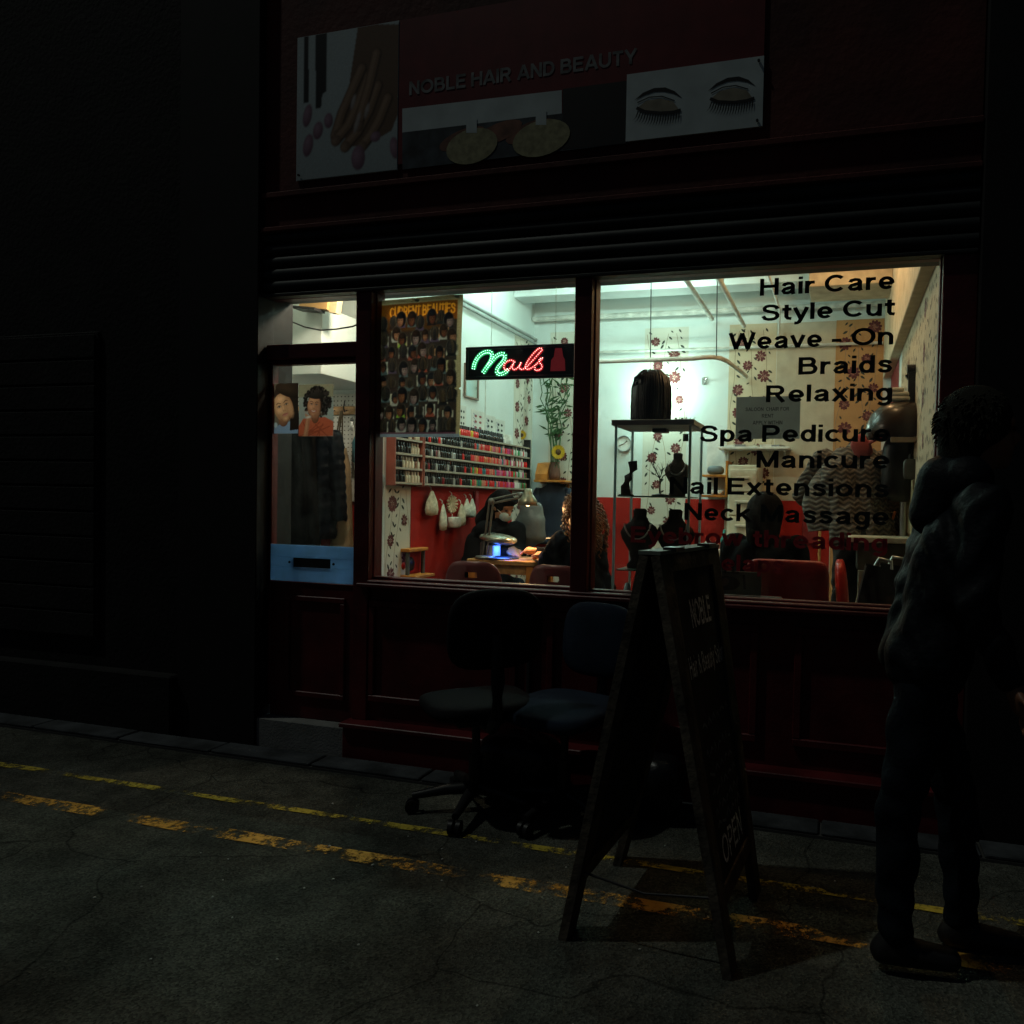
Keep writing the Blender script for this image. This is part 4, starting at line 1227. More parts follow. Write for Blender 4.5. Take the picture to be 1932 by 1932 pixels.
# coordinates of the lit strokes are fractions of the sign face
def SU(p): return ((p[0] - 360) / 1215 * W, (1375 - p[1]) / 360 * H)
def resample(pts, step):
    P_ = [V3((*SU(p), 0)) for p in pts]
    # Catmull-Rom smoothing
    Q = []
    for i in range(len(P_) - 1):
        a, b_, c, d = P_[max(i - 1, 0)], P_[i], P_[i + 1], P_[min(i + 2, len(P_) - 1)]
        for k in range(12):
            u = k / 12
            Q.append(.5 * ((2 * b_) + (-a + c) * u + (2 * a - 5 * b_ + 4 * c - d) * u ** 2 + (-a + 3 * b_ - 3 * c + d) * u ** 3))
    Q.append(P_[-1])
    out, acc = [(Q[0], Q[1] - Q[0])], 0
    for i in range(1, len(Q)):
        acc += np.linalg.norm(Q[i] - Q[i - 1])
        if acc >= step:
            out.append((Q[i], Q[i] - Q[i - 1])); acc = 0
    return out
def leds(strokes, off, step, r, m, name):
    b = MB()
    for st in strokes:
        for p, d in resample(st, step):
            d = d / (np.linalg.norm(d) + 1e-9)
            n = V3((-d[1], d[0], 0))
            for sd in ((-1, 1) if off else (0,)):
                q = p + n * off * sd
                b.ell((x0 + q[0], Ys - .004, z0 + q[1]), (r, .003, r), 0, 6, 4)
    return b.build(name, m, t)
N1 = [(440, 1255), (452, 1195), (490, 1125), (545, 1080), (605, 1070), (640, 1100), (632, 1160), (590, 1235), (535, 1315)]
N2 = [(590, 1235), (640, 1175), (690, 1120), (745, 1098), (778, 1118), (765, 1175), (712, 1240), (692, 1290), (722, 1325), (775, 1310), (815, 1275)]
leds([N1, N2], .0062, .0100, .0022, mat('green_led', (.4, .9, .6), .4, emit=6.0, emitcol=(.42, 1.0, .66)), 'green_leds')
A = [(885, 1195), (845, 1172), (795, 1190), (768, 1235), (785, 1275), (830, 1268), (872, 1205), (858, 1255), (885, 1278), (930, 1240), (952, 1195), (932, 1250), (958, 1278), (1010, 1250), (1070, 1185), (1135, 1110), (1168, 1068), (1140, 1052), (1085, 1100), (1025, 1180), (995, 1250), (1020, 1278), (1075, 1255), (1130, 1205), (1178, 1158), (1140, 1175), (1150, 1215), (1172, 1250), (1150, 1285), (1100, 1290), (1098, 1262)]
leds([A], .0, .0092, .0021, mat('red_led', (.9, .5, .5), .4, emit=5.0, emitcol=(1.0, .45, .42)), 'red_leds')
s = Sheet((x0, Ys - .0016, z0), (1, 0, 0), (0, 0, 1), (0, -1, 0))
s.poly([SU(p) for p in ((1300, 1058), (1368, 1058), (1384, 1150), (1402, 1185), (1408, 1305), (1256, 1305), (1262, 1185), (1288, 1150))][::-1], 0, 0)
s.b.build('bottle_emblem', mat('red_acrylic_painted_glow', (.60, .06, .07), .4, emit=.06, emitcol=(1, .08, .1)), t)  # faint emission stands in for LED glow falling on the unlit emblem
s = Sheet((x0, Ys - .0012, z0), (1, 0, 0), (0, 0, 1), (0, -1, 0))
for st, mi in ((N1, 0), (N2, 0), (A, 1)):
    s.stroke([(p[0], p[1]) for p, d in resample(st, .012)], .030 if mi == 0 else .017, mi, .0001)
s.b.build('lens_strip', [mat('green_lens', (.03, .30, .11), .4, emit=.22, emitcol=(.02, 1.0, .30)), mat('red_lens', (.35, .02, .02), .4, emit=.35, emitcol=(1.0, .02, .03))], t)
for px in (925, 1046):
    x = aY(px, 660, Ys)[0]
    q = MB(); q.tube([(x, Ys + .01, z1 - .002), (x, Ys + .01, 2.46)], .0013, 0, 5); q.build('hanging_wire', m_pipe, t)

# ================================================================== LEFT: COAT ALCOVE, SEEN THROUGH THE DOOR
m_wood = mat('pale_wood', (.42, .22, .07), .5, var=.35, scale=14)
m_orange = mat('orange_wood', (.50, .19, .03), .45, var=.25, scale=12)
m_steel = mat('brushed_steel', (.45, .46, .44), .3, metal=.9)
m_blackp = mat('black_plastic', (.012, .012, .013), .4)
m_blackf = mat('black_fabric', (.010, .010, .012), .9, spec=.08, bump=.3, fine=300)
m_navyf = mat('navy_fabric', (.012, .020, .035), .9, spec=.08, bump=.3, fine=300)
m_whitep = mat('white_plastic', (.72, .73, .68), .4)

# hook rail
p0, p1 = aY(560, 900, 1.23), aY(672, 772, 1.23)
hz = aY(645, 775, 1.23)[2]
hx0, hx1 = -3.93, -3.215
t = thing('hook_rail', ((hx0 + hx1) / 2, 1.23, hz), 'wooden coat rail with wire hooks on the pegboard in the door alcove', 'hook rail')
b = MB(); b.bbox(V3((hx0, 1.215, hz - .03)), V3((hx1, 1.2375, hz + .03)), .005); b.build('board', m_wood, t)
for k in range(7):
    x = hx0 + .06 + k * .1
    b = MB(); b.tube([(x, 1.215, hz), (x, 1.19, hz - .012), (x + .01, 1.165, hz + .015), (x + .03, 1.15, hz + .06)], .004, 0, 6); b.build('hook', m_blackp, t)

def coat(nm, label, x, y, ztop, zbot, wt, wb, dep, m, puffer=0.0, seed=1, sleeves=True, collar=True, cat='coat', lean=0.0):
    rnd = random.Random(seed)
    t = thing(nm, (x, y, zbot), label, cat)
    def tube_(cx, w0, w1, d0, d1, za, zb, folds, amp, name, dx=0.0):
        b = MB()
        n, rows = 40, 30
        ph = [rnd.random() * 6 for _ in range(4)]
        vs, fs = [], []
        for j in range(rows + 1):
            u = j / rows
            z = za + (zb - za) * u
            w = w0 + (w1 - w0) * min(1, u * 1.6) ** .7 if name == 'body' else w0 + (w1 - w0) * u
            w *= (1 - max(0, .12 - u) * 5.5) if name == 'body' else (1 - max(0, .1 - u) * 4)
            d = d0 + (d1 - d0) * u
            for i in range(n):
                a = 2 * math.pi * i / n
                f = 1 + amp * u * (math.sin(folds * a + ph[0] + 1.5 * u) + .5 * math.sin((folds * 2 + 1) * a + ph[1]))
                if puffer:
                    f += puffer * (abs(math.sin(u * math.pi * 9)) - .5)
                vs.append((cx + dx * u + w / 2 * f * math.cos(a) + lean * u, y + d / 2 * f * math.sin(a), z + .006 * math.sin(3 * a + ph[2])))
        for j in range(rows):
            for i in range(n):
                fs.append((j * n + i, (j + 1) * n + i, (j + 1) * n + (i + 1) % n, j * n + (i + 1) % n))
        fs.append(tuple(range(n)))
        fs.append(tuple(range((rows + 1) * n - 1, rows * n - 1, -1)))
        b.add(vs, fs, 0, True)
        return b.build(name, m, t)
    tube_(x, wt, wb, dep, dep * 1.15, ztop, zbot, 5, .055, 'body')
    if sleeves:
        L = (ztop - zbot) * .78
        for sd in (-1, 1):
            tube_(x + sd * wt * .47, .12, .10, dep * .72, .09, ztop - .05, ztop - .05 - L, 4, .03, 'sleeve', sd * .05)
    if collar:
        b = MB(); b.rbox((x, y - .01, ztop + .0), (wt * .42, dep * .7, .09), 0, 2.6, 16, 8); b.build('collar', m, t)
    return t
m_olive = mat('olive_nylon', (.011, .011, .008), .4, spec=.1, bump=.25, fine=40)
m_navyn = mat('navy_nylon', (.003, .0045, .008), .38, spec=.1, bump=.25, fine=40)
m_blackn = mat('black_nylon', (.002, .002, .003), .38, spec=.09, bump=.4, fine=30)
m_beigec = mat('beige_wool', (.32, .23, .13), .9, bump=.4, fine=120)
cz = hz - .02
coat('padded_coat', 'olive padded jacket hanging leftmost on the alcove hooks', -3.80, 1.06, cz - .10, 1.02, .22, .24, .15, m_olive, .22, 2)
coat('long_coat', 'long black crinkled coat hanging in front of the other coats', -3.60, .96, cz - .06, .80, .24, .30, .17, m_blackn, 0, 3)
coat('padded_coat', 'navy padded jacket hanging beside the long black coat', -3.435, 1.04, cz - .09, 1.08, .20, .20, .15, m_navyn, .2, 4)
coat('wool_coat', 'long beige wool coat hanging nearest the post', -3.365, 1.15, cz - .25, .62, .12, .17, .11, m_beigec, 0, 5, False, False, 'coat', .02)
# tote strap and keys on the hooks
b = MB()
xs = -3.395
for o in (0, .022, .05): b.tube([(xs + o * .3, 1.18, hz - .01), (xs - .012 + o, 1.15, hz - .2), (xs - .02 + o * 1.4, 1.14, hz - .42)], .006, 0, 5)
b.build('bag_strap', mat('tan_strap', (.14, .10, .05), .7), label='tan bag straps looped over the end hook beside the coats', cat='bag strap')
p = aY(664, 800, 1.16)
t = thing('key_bunch', (p[0], 1.16, p[2]), 'bunch of small keys hanging from the last hook', 'keys')
for k in range(4):
    b = MB(); a = -.4 + k * .27
    b.tube([(p[0], 1.16, p[2] + .03), (p[0] + .05 * math.sin(a), 1.158 - k * .003, p[2] - .04)], .004, 0, 5)
    b.lathe((p[0], 1.16 - k * .003, p[2] + .03), [(.004, -.003), (.012, 0), (.004, .003)], 0, 8, rotx(math.pi / 2))
    b.build('key', m_steel, t)
p = aY(668, 845, 1.16)
b = MB(); b.lathe((p[0], 1.19, p[2] - .1), [(0, 0), (.03, .0), (.032, .14), (.02, .17), (.012, .19), (.012, .22), (0, .225)], 0, 14)
b.build('spray_bottle', mat('blue_plastic', (.10, .28, .34), .3, translucent=.3), label='blue spray bottle hanging at the pegboard edge by the post', cat='bottle')
# wall heater above the alcove with its cable
pc = aY(604, 573, .585)
t = thing('wall_unit', (pc[0], .59, pc[2] - .1), 'tan boxy vent unit with dark slot seen through the transom', 'vent unit')
b = MB()
R_ = roty(.12)
b.box((pc[0], .56, pc[2]), (.20, .075, .085), 0, R_); b.build('housing', mat('tan_plastic', (.40, .24, .09), .5), t)
b = MB(); b.box((pc[0] - .025, .51, pc[2] - .053), (.16, .10, .016), 0, R_); b.build('slot', m_blackp, t)
b = MB(); b.box((pc[0] + .125, .57, pc[2] - .01), (.05, .05, .12), 0, R_); b.build('side_panel', mat('tan_plastic_pale', (.44, .34, .2), .6), t)
pts = [aY(x, y, .5) for x, y in ((500, 585), (525, 592), (550, 607), (575, 617), (605, 623), (635, 621), (665, 616), (690, 606))]
b = MB(); b.tube(pts, .005, 0, 6); b.build('cable', m_blackp, label='black cable sagging across the transom behind the glass', cat='cable')

# ================================================================== NAIL POLISH WALL
RZ = [1.478, 1.583, 1.688, 1.793, 1.892]
RORD = ['bottom', 'second lowest', 'middle', 'second highest', 'top']
def rack(nm, label, ya, yb, rows):
    t = thing(nm, (-3.06, (ya + yb) / 2, RZ[0] - .02), label, 'polish rack')
    b = MB(); b.bbox(V3((-3.095, ya, RZ[0] - .02)), V3((-3.088, yb, RZ[rows - 1] + (.085 if rows < 5 else .01))), .002); b.build('back_panel', mat('rack_back', (.22, .05, .035), .5), t)
    for z in RZ[:rows]:
        b = MB(); b.bbox(V3((-3.087, ya, z - .008)), V3((-3.03, yb, z - .001)), .001); b.build('shelf', mat('rack_shelf', (.20, .15, .11), .35), t)
        b = MB(); b.bbox(V3((-3.029, ya, z - .010)), V3((-3.025, yb, z + .006)), .001); b.build('lip', mat('rack_lip', (.34, .29, .22), .25), t)
    for y in (ya - .006, yb + .006):
        b = MB(); b.bbox(V3((-3.095, y - .005, RZ[0] - .022)), V3((-3.022, y + .005, RZ[rows - 1] + .085)), .001); b.build('side', mat('rack_side', (.30, .08, .05), .4) if y < 2 else m_blackp, t)
rack('polish_rack', 'short wall rack of dark and cream nail polish beside the blue partition', 1.30, 1.665, 4)
rack('polish_rack', 'long wall rack filled with coloured nail polish on the left wall', 1.70, 3.76, 5)
CL = {'black': (.008, .008, .01), 'cream': (.72, .64, .48), 'red': (.62, .02, .02), 'dark red': (.22, .012, .02), 'orange': (.6, .16, .06), 'yellow': (.6, .42, .03), 'green': (.05, .28, .10),
      'teal': (.03, .17, .2), 'pink': (.62, .16, .24), 'magenta': (.5, .03, .15), 'white': (.7, .68, .62), 'brown': (.2, .09, .05), 'lilac': (.3, .2, .42), 'coral': (.62, .2, .14), 'silver': (.4, .4, .38)}
m_cap = mat('polish_cap', (.012, .012, .013), .3)
m_capw = mat('polish_cap_white', (.7, .68, .6), .3)
BM = {}
def bottle_mesh(c):
    if c in BM: return BM[c]
    b = MB()
    b.lathe((0, 0, 0), [(0, 0), (.0135, .001), (.0145, .006), (.0148, .044), (.012, .051), (.0078, .054)], 0, 8)
    b.lathe((0, 0, .053), [(.0085, 0), (.0075, .023), (.006, .026), (0, .027)], 1, 8)
    BM[c] = b.mesh('nail_polish_bottle', [mat('polish_' + c.replace(' ', '_'), CL[c], .18, var=.1, coat=.3), m_capw if c in ('cream', 'white', 'pink') else m_cap])
    return BM[c]
rnd = random.Random(12)
PAL = [(['black'] * 6 + ['dark red', 'silver', 'silver']), (['black'] * 5 + ['red', 'silver']), (['red', 'red', 'orange', 'coral', 'teal', 'green', 'yellow', 'red']), (['pink', 'magenta', 'red', 'red', 'coral', 'teal', 'magenta']), (['white', 'white', 'pink', 'red', 'silver', 'brown', 'green'])]
nb_ = 0
ORD = {}
def nth(n):
    return '%d%s' % (n, 'th' if 10 < n % 100 < 14 else {1: 'st', 2: 'nd', 3: 'rd'}.get(n % 10, 'th'))
def put_bottle(c, y, z, row, rackname):
    global nb_
    ob = bpy.data.objects.new('nail_polish_bottle', bottle_mesh(c))
    COL.objects.link(ob)
    ob.location = (-3.055 + rnd.uniform(-.004, .004), y, z)
    ob.rotation_euler[2] = rnd.random() * 6; ob.scale = (1.25, 1.25, 1.15)
    k_ = (c, row, rackname)
    ORD[k_] = ORD.get(k_, 0) + 1
    tag(ob, '%s %s nail polish bottle from left on %s shelf of %s wall rack' % (nth(ORD[k_]), c, RORD[row], rackname), 'nail polish', 'nail polish bottles on the %s wall rack' % rackname)
    nb_ += 1
for row in range(4):
    for k in range(9):
        y = 1.325 + k * .0395
        c = ('black' if k < (4, 5, 2, 3)[3 - row] + 1 else 'cream') if rnd.random() < .92 else 'brown'
        put_bottle(c, y, RZ[row], row, 'short')
for row in range(5):
    n = 54
    for k in range(n):
        f = k / n
        y = 1.725 + f * 2.02
        if row == 4:
            if f < .25 or f > .80: continue
            c = rnd.choice(PAL[2][:2] + ['yellow', 'red']) if f < .45 else ('black' if f < .72 else 'white')
        else:
            i = min(4, int(f * 5 + rnd.uniform(-.3, .3))) if f > .2 else (0 if f < .2 else 1)
            i = max(0, i)
            if row == 3 and f < .2: i = 1
            c = rnd.choice(PAL[i])
        put_bottle(c, y, RZ[row], row, 'long')
# wall charts above the rack
m_chart = mat('chart_paper', (.68, .68, .62), .7)
for k, (ya, yb, zc, lb) in enumerate(((2.37, 2.50, 2.06, 'narrow white nail chart with black dots nearest the poster'), (2.60, 2.86, 2.05, 'white nail chart with red and grey swatches above the polish rack'), (2.87, 3.08, 2.035, 'white nail chart with two columns of black swatches'), (3.085, 3.30, 2.02, 'white nail chart with a blue drawing, farthest along the wall'))):
    t = thing('nail_chart', (-3.095, (ya + yb) / 2, zc - .09), lb, 'chart')
    b = MB(); b.bbox(V3((-3.0985, ya, zc - .09)), V3((-3.096, yb, zc + .10)), .0008); b.build('sheet', m_chart, t)
    s = Sheet((-3.0955, 0, 0), (0, 1, 0), (0, 0, 1), (1, 0, 0))
    for i in range(3):
        for j in range(2):
            s.disc(ya + (yb - ya) * (.3 + .35 * j), zc + .05 - i * .05, (yb - ya) * .10, .012, 0 if k != 1 else 1, .0003, 10)
    if k:
        for i in range(4):
            s.stroke([(ya + (yb - ya) * .12, zc + .07 - i * .035), (ya + (yb - ya) * .28, zc + .05 - i * .035)], .006, 2, .0006)
    s.b.build('chart_print', [m_vin, mat('chart_red', (.3, .08, .08), .7), mat('chart_blue', (.1, .12, .25), .7)], t)
# framed picture on the left wall
a, c = aX(877, 692, -3.09), aX(897, 755, -3.09)
t = thing('wall_mirror', (-3.09, a[1], c[2]), 'small framed mirror tilted on the white left wall below the LED sign', 'mirror')
ya, yb, za, zb = a[1], a[1] + .26, c[2], c[2] + .29
b = MB()
for lo, hi in (((-3.098, ya, za), (-3.08, yb, za + .018)), ((-3.098, ya, zb - .018), (-3.08, yb, zb)), ((-3.0975, ya, za + .0185), (-3.0805, ya + .018, zb - .0185)), ((-3.0975, yb - .018, za + .0185), (-3.0805, yb, zb - .0185))): b.bbox(V3(lo), V3(hi), .002)
b.build('frame', mat('frame_brown', (.2, .14, .1), .5), t)
b = MB(); b.span((-3.0965, ya + .0185, za + .0185), (-3.088, yb - .0185, zb - .0185)); b.build('mirror_glass', mat('mirror_glass', (.5, .6, .6), .08, metal=1.0, var=.02), t)

# pouches, sponges and gloves hanging on the red wall
def pouch(px, py, w, h, kind, label, col):
    p = aX(px, py, -3.07)
    x, y, z = -3.065, p[1], p[2]
    t = thing('hanging_pouch', (x, y, z - h), label, 'pouch', 'small items hung under the polish rack')
    m = mat('pouch_%s' % kind, col, .8, var=.25, scale=30, bump=.2)
    b = MB(); b.tube([(x - .02, y, z + .035), (x, y, z + .02), (x, y, z)], .004, 0, 5); b.build('loop', m_whitep, t)
    b = MB()
    if kind == 'fan':
        for k in range(14):
            a_ = 2 * math.pi * k / 14
            b.tube([(x, y, z - h / 2), (x + .008, y + w * .5 * math.cos(a_), z - h / 2 + h * .5 * math.sin(a_))], [.004, .011], 0, 5)
    elif kind == 'box':
        b.rbox((x + .02, y, z - h / 2), (.06, w, h), 0, 6, 16, 8)
    else:
        n = 16
        prof = [(0, .0), (.12, -.05), (.22, -.18), (.42, -.45), (.5, -.75), (.42, -.95), (.0, -1.0)]
        vs, fs = [], []
        for r, zz in prof:
            for i in range(n):
                q = 2 * math.pi * i / n
                f = 1 + (.12 * math.sin(4 * q) if kind == 'knot' else .05 * math.sin(3 * q))
                vs.append((x + .05 * r * f * math.cos(q) + .01, y + w * r * f * math.sin(q), z + zz * h))
        for j in range(len(prof) - 1):
            for i in range(n): fs.append((j * n + i, j * n + (i + 1) % n, (j + 1) * n + (i + 1) % n, (j + 1) * n + i))
        b.add(vs, fs, 0, True)
    b.build('body', m, t)
pouch(812, 925, .21, .20, 'knot', 'large cream cloth pouch with folded top on the red wall', (.60, .52, .36))
pouch(833, 950, .11, .22, 'drop', 'slim white drop-shaped pouch hanging lowest on the red wall', (.66, .63, .5))
pouch(851, 935, .17, .14, 'fan', 'round cream fan of nail tips on the red wall', (.62, .48, .30))
pouch(852, 975, .16, .09, 'box', 'small pale box stuck to the red wall beside the technician', (.6, .55, .47))
pouch(868, 950, .14, .19, 'knot', 'cream pouch hanging between the fan and two white gloves', (.58, .54, .4))
pouch(878, 940, .12, .16, 'drop', 'white glove hanging left of its pair on the red wall', (.68, .66, .56))
pouch(888, 940, .12, .17, 'drop', 'white glove hanging right of its pair on the red wall', (.68, .66, .56))
p = aX(898, 945, -3.08)
b = MB(); b.rbox((-3.075, p[1], p[2]), (.02, .07, .18), 0, 5, 12, 8); b.build('red_packet', mat('red_packet', (.3, .02, .03), .35), label='thin dark red packet hung at the right end of the row', cat='packet')
# grey bag on the blue partition end
p = aY(714, 912, 1.15)
t = thing('carrier_bag', (p[0], 1.15, p[2] - .12), 'crumpled grey carrier bag hung on the blue partition end', 'bag')
b = MB(); b.rbox((p[0], 1.145, p[2] - .01), (.085, .06, .20), 0, 3, 18, 12, None, lambda q: q * (1 + .12 * math.sin(40 * q[2] + 9 * q[0]))); b.build('body', mat('grey_bag', (.16, .17, .16), .4, bump=.4, fine=50), t)
b = MB(); b.tube([(p[0] - .025, 1.15, p[2] + .08), (p[0], 1.165, p[2] + .13), (p[0] + .025, 1.15, p[2] + .08)], .006, 0, 5); b.build('handle', mat('grey_bag', (.16, .17, .16), .4), t)
# low wooden unit with a dryer bowl
p = aY(757, 1033, 1.62)
t = thing('wooden_shelf_unit', (p[0], 1.62, FL), 'small orange wood shelf unit with grey legs under the wallpaper', 'shelf unit')
xa, xb = p[0] - .14, p[0] + .14
zt = p[2]
b = MB(); b.bbox(V3((xa, 1.5, zt - .025)), V3((xb, 1.78, zt)), .004); b.build('top', m_orange, t)
b = MB(); b.bbox(V3((xa, 1.5, zt - .22)), V3((xb + .06, 1.78, zt - .197)), .004); b.build('shelf', m_orange, t)
for x in (xa + .02, xb - .03):
    for y in (1.53, 1.75):
        b = MB(); b.cyl((x, y, FL), (x, y, zt - .0255), .016, .016, 0, 10); b.build('leg', mat('grey_leg', (.1, .11, .1), .4), t)
t = thing('foot_spa', (p[0] - .02, 1.63, zt - .197), 'black foot spa bowl with a red ball on the low wooden unit', 'foot spa')
b = MB(); b.lathe((p[0] - .02, 1.64, zt - .1966), [(0, 0), (.07, .0), (.10, .03), (.11, .08), (.095, .125), (.06, .15), (0, .158)], 0, 20); b.build('shell', m_blackp, t)
b = MB(); b.ell((p[0] + .05, 1.54, zt - .13), .035, 0, 14, 10); b.build('ball', mat('red_gloss', (.5, .02, .015), .15), t)

# ================================================================== THE BACK WALL, LEFT PART
def shelf(nm, label, x0, x1, y0, z, m, t_=.022):
    t = thing(nm, ((x0 + x1) / 2, 3.99, z), label, 'shelf')
    b = MB(); b.bbox(V3((x0, y0, z - t_)), V3((x1, 3.997, z)), .003); b.build('board', m, t)
    for x in (x0 + .06, x1 - .06):
        b = MB(); b.bbox(V3((x - .008, y0 + .05, z - t_ - .012)), V3((x + .008, 3.996, z - t_ - .0005)), .002); b.bbox(V3((x - .008, 3.975, z - t_ - .12)), V3((x + .008, 3.9965, z - t_ - .0125)), .002)
        b.build('bracket', m, t)
    return t
a, c = aY(1012, 905, 3.8), aY(1066, 905, 3.8)
zsh = aY(1040, 906, 3.8)[2]
shelf('plant_shelf', 'short wooden shelf carrying the bamboo vase in the back corner', a[0], c[0] + .03, 3.72, zsh, m_orange)
b = MB(); b.add([(a[0] + .01, 3.74, zsh + .001), (a[0] + .01, 3.98, zsh + .001), (a[0] + .01, 3.98, zsh + .19), (a[0] + .01, 3.80, zsh + .17), (a[0] + .01, 3.74, zsh + .06)] + [(a[0] + .14, 3.74, zsh + .001), (a[0] + .14, 3.98, zsh + .001), (a[0] + .14, 3.98, zsh + .19), (a[0] + .14, 3.80, zsh + .17), (a[0] + .14, 3.74, zsh + .06)],
        [(4, 3, 2, 1, 0), (5, 6, 7, 8, 9), (0, 1, 6, 5), (1, 2, 7, 6), (2, 3, 8, 7), (3, 4, 9, 8), (4, 0, 5, 9)]); b.build('file_holder', m_orange, label='slanted orange wooden file holder on the plant shelf', cat='file holder')
xv = aY(1047, 880, 3.8)[0]
t = thing('bamboo_vase', (xv, 3.8, zsh + .001), 'tall curly bamboo stems and leaves in a vase by the back corner', 'plant')
b = MB(); b.lathe((xv, 3.8, zsh + .001), [(0, 0), (.05, .0), (.058, .05), (.05, .13), (.045, .16), (.05, .18)], 0, 16); b.build('vase', mat('vase_clay', (.13, .06, .04), .5), t)
rnd = random.Random(4)
m_stem = mat('bamboo_green', (.035, .09, .03), .5, var=.3, scale=30)
for k in range(8):
    b = MB()
    pts = []
    ang, r = rnd.random() * 6, rnd.uniform(.02, .05)
    hh = rnd.uniform(.7, 1.15)
    lx = rnd.uniform(-.17, .15)
    for i in range(15):
        u = i / 14
        wob = .03 * math.sin(u * 14 + k) if .45 < u < .85 else 0
        pts.append((xv + r * math.cos(ang) * (1 - u) + lx * u + wob, 3.8 + r * math.sin(ang), zsh + .12 + hh * u))
    b.tube(pts, [.008 * (1 - .4 * i / 14) for i in range(15)], 0, 6); b.build('stem', m_stem, t)
    b = MB()
    for q in range(13):
        p = V3(pts[rnd.randint(5, 14)])
        a_ = rnd.uniform(0, 6.28)
        l = rnd.uniform(.07, .14)
        d = V3((math.cos(a_), .3 * math.sin(a_), rnd.uniform(-.3, .8)))
        d = d / np.linalg.norm(d)
        sd = np.cross(d, (0, 1, 0)); sd = sd / np.linalg.norm(sd) * .011
        b.add([p, p + d * l * .4 + sd, p + d * l, p + d * l * .4 - sd], [(0, 1, 2, 3)], 0)
    b.build('leaves', mat('bamboo_leaf', (.03, .085, .025), .5, var=.3, scale=30, translucent=.2), t)
def flower_head(nm, label, px, py, Y, r, mcol, n=22):
    p = aY(px, py, Y)
    t = thing(nm, (p[0], Y, p[2] - r), label, 'flower')
    b = MB()
    for ring in range(2):
        for k in range(n):
            a_ = 2 * math.pi * (k + ring * .5) / n
            d, w = V3((math.cos(a_), -.25 + .2 * ring, math.sin(a_))), V3((-math.sin(a_), 0, math.cos(a_)))
            b.add([p + d * r * .3, p + d * r * .7 + w * r * .13, p + d * r, p + d * r * .7 - w * r * .13], [(0, 1, 2, 3)], 0)
    b.build('petals', mcol, t)
    b = MB(); b.ell(p + V3((0, -.01, 0)), (r * .38, r * .2, r * .38), 0, 12, 8); b.build('centre', mat('flower_centre', (.08, .04, .01), .8), t)
    b = MB(); b.tube([p, p + V3((-.03, .03, -.1)), p + V3((-.06, .04, -.17))], .006, 0, 5); b.build('stalk', m_stem, t)
m_yel = mat('yellow_petal', (.62, .40, .02), .6, var=.2, scale=30, translucent=.2)
flower_head('sunflower', 'yellow sunflower hanging from the bamboo vase', 1054, 853, 3.72, .075, m_yel)
flower_head('sunflower', 'small yellow flower at the far end of the long polish rack', 985, 821, 3.7, .05, m_yel)
# navy coat on the back wall
p = aY(1046, 912, 3.9)
coat('work_coat', 'dark navy coat hung on the back wall behind the table lamp', p[0], 3.88, p[2] + .0, p[2] - .62, .34, .40, .13, mat('navy_cotton', (.016, .026, .045), .8, bump=.3), 0, 9)
# clock
p = aY(1177, 837, 3.98)
t = thing('wall_clock', (p[0], 3.98, p[2] - .09), 'round white wall clock on the back wall beside the glass cabinet', 'clock')
b = MB(); b.lathe((p[0], 3.997, p[2]), [(0, 0), (.078, 0), (.085, .012), (.082, .03), (.072, .03), (.070, .018)], 0, 28, rotx(math.pi / 2)); b.build('case', mat('clock_rim', (.3, .32, .32), .3), t)
b = MB(); b.lathe((p[0], 3.982, p[2]), [(.071, 0), (0, .001)], 0, 28, rotx(math.pi / 2)); b.build('face', m_whitep, t)
for a_, l in ((.9, .045), (4.3, .058)):
    b = MB(); b.tube([(p[0], 3.977, p[2]), (p[0] + l * math.sin(a_), 3.977, p[2] + l * math.cos(a_))], .003, 0, 5); b.build('hand', m_blackp, t)
# small wall bracket with pale knob (right of the lamp glow)
p = aY(1327, 718, 3.96)
t = thing('coat_hook', (p[0], 3.96, p[2]), 'small metal coat hook on the back wall right of the lamp glow', 'hook')
b = MB(); b.bbox(V3((p[0] - .02, 3.985, p[2] - .035)), V3((p[0] + .02, 3.9985, p[2] + .035)), .003); b.build('plate', m_steel, t)
b = MB(); b.tube([(p[0], 3.985, p[2]), (p[0] + .02, 3.95, p[2] - .02), (p[0] + .035, 3.93, p[2] + .02)], .007, 0, 6); b.build('hook', m_steel, t)

# ================================================================== PEOPLE
def unit(v):
    v = V3(v)
    return v / (np.linalg.norm(v) + 1e-9)
UP = V3((0, 0, 1))
def hand(b, wrist, d, nrm, side, curl=.5, k=1.0):
    """palm, four bent fingers of unequal length and a thumb off the side of the palm."""
    d = unit(d); nrm = unit(V3(nrm) - d * np.dot(nrm, d)); s = np.cross(d, nrm) * side
    palm = wrist + d * .045 * k
    b.cap(wrist, wrist + d * .075 * k, .026 * k, .034 * k)
    b.cap(palm + s * .018 * k, palm + s * .022 * k + d * .03 * k, .022 * k, .02 * k)
    b.cap(palm - s * .018 * k, palm - s * .022 * k + d * .03 * k, .022 * k, .02 * k)
    for i, ln in enumerate((.068, .08, .075, .058)):
        o = wrist + d * .088 * k + s * (.030 - .02 * i) * k
        p1 = o + (d * math.cos(curl * .5) - nrm * math.sin(curl * .5)) * ln * .5 * k
        p2 = p1 + (d * math.cos(curl * 1.3) - nrm * math.sin(curl * 1.3)) * ln * .5 * k
        b.cap(o, p1, .0095 * k, .0088 * k); b.cap(p1, p2, .0088 * k, .0075 * k)
    o = wrist + d * .03 * k + s * .032 * k
    p1 = o + unit(d * .6 + s * .8) * .04 * k
    b.cap(o, p1, .012 * k, .0105 * k); b.cap(p1, p1 + unit(d * .95 + s * .2 - nrm * .3) * .03 * k, .0105 * k, .009 * k)
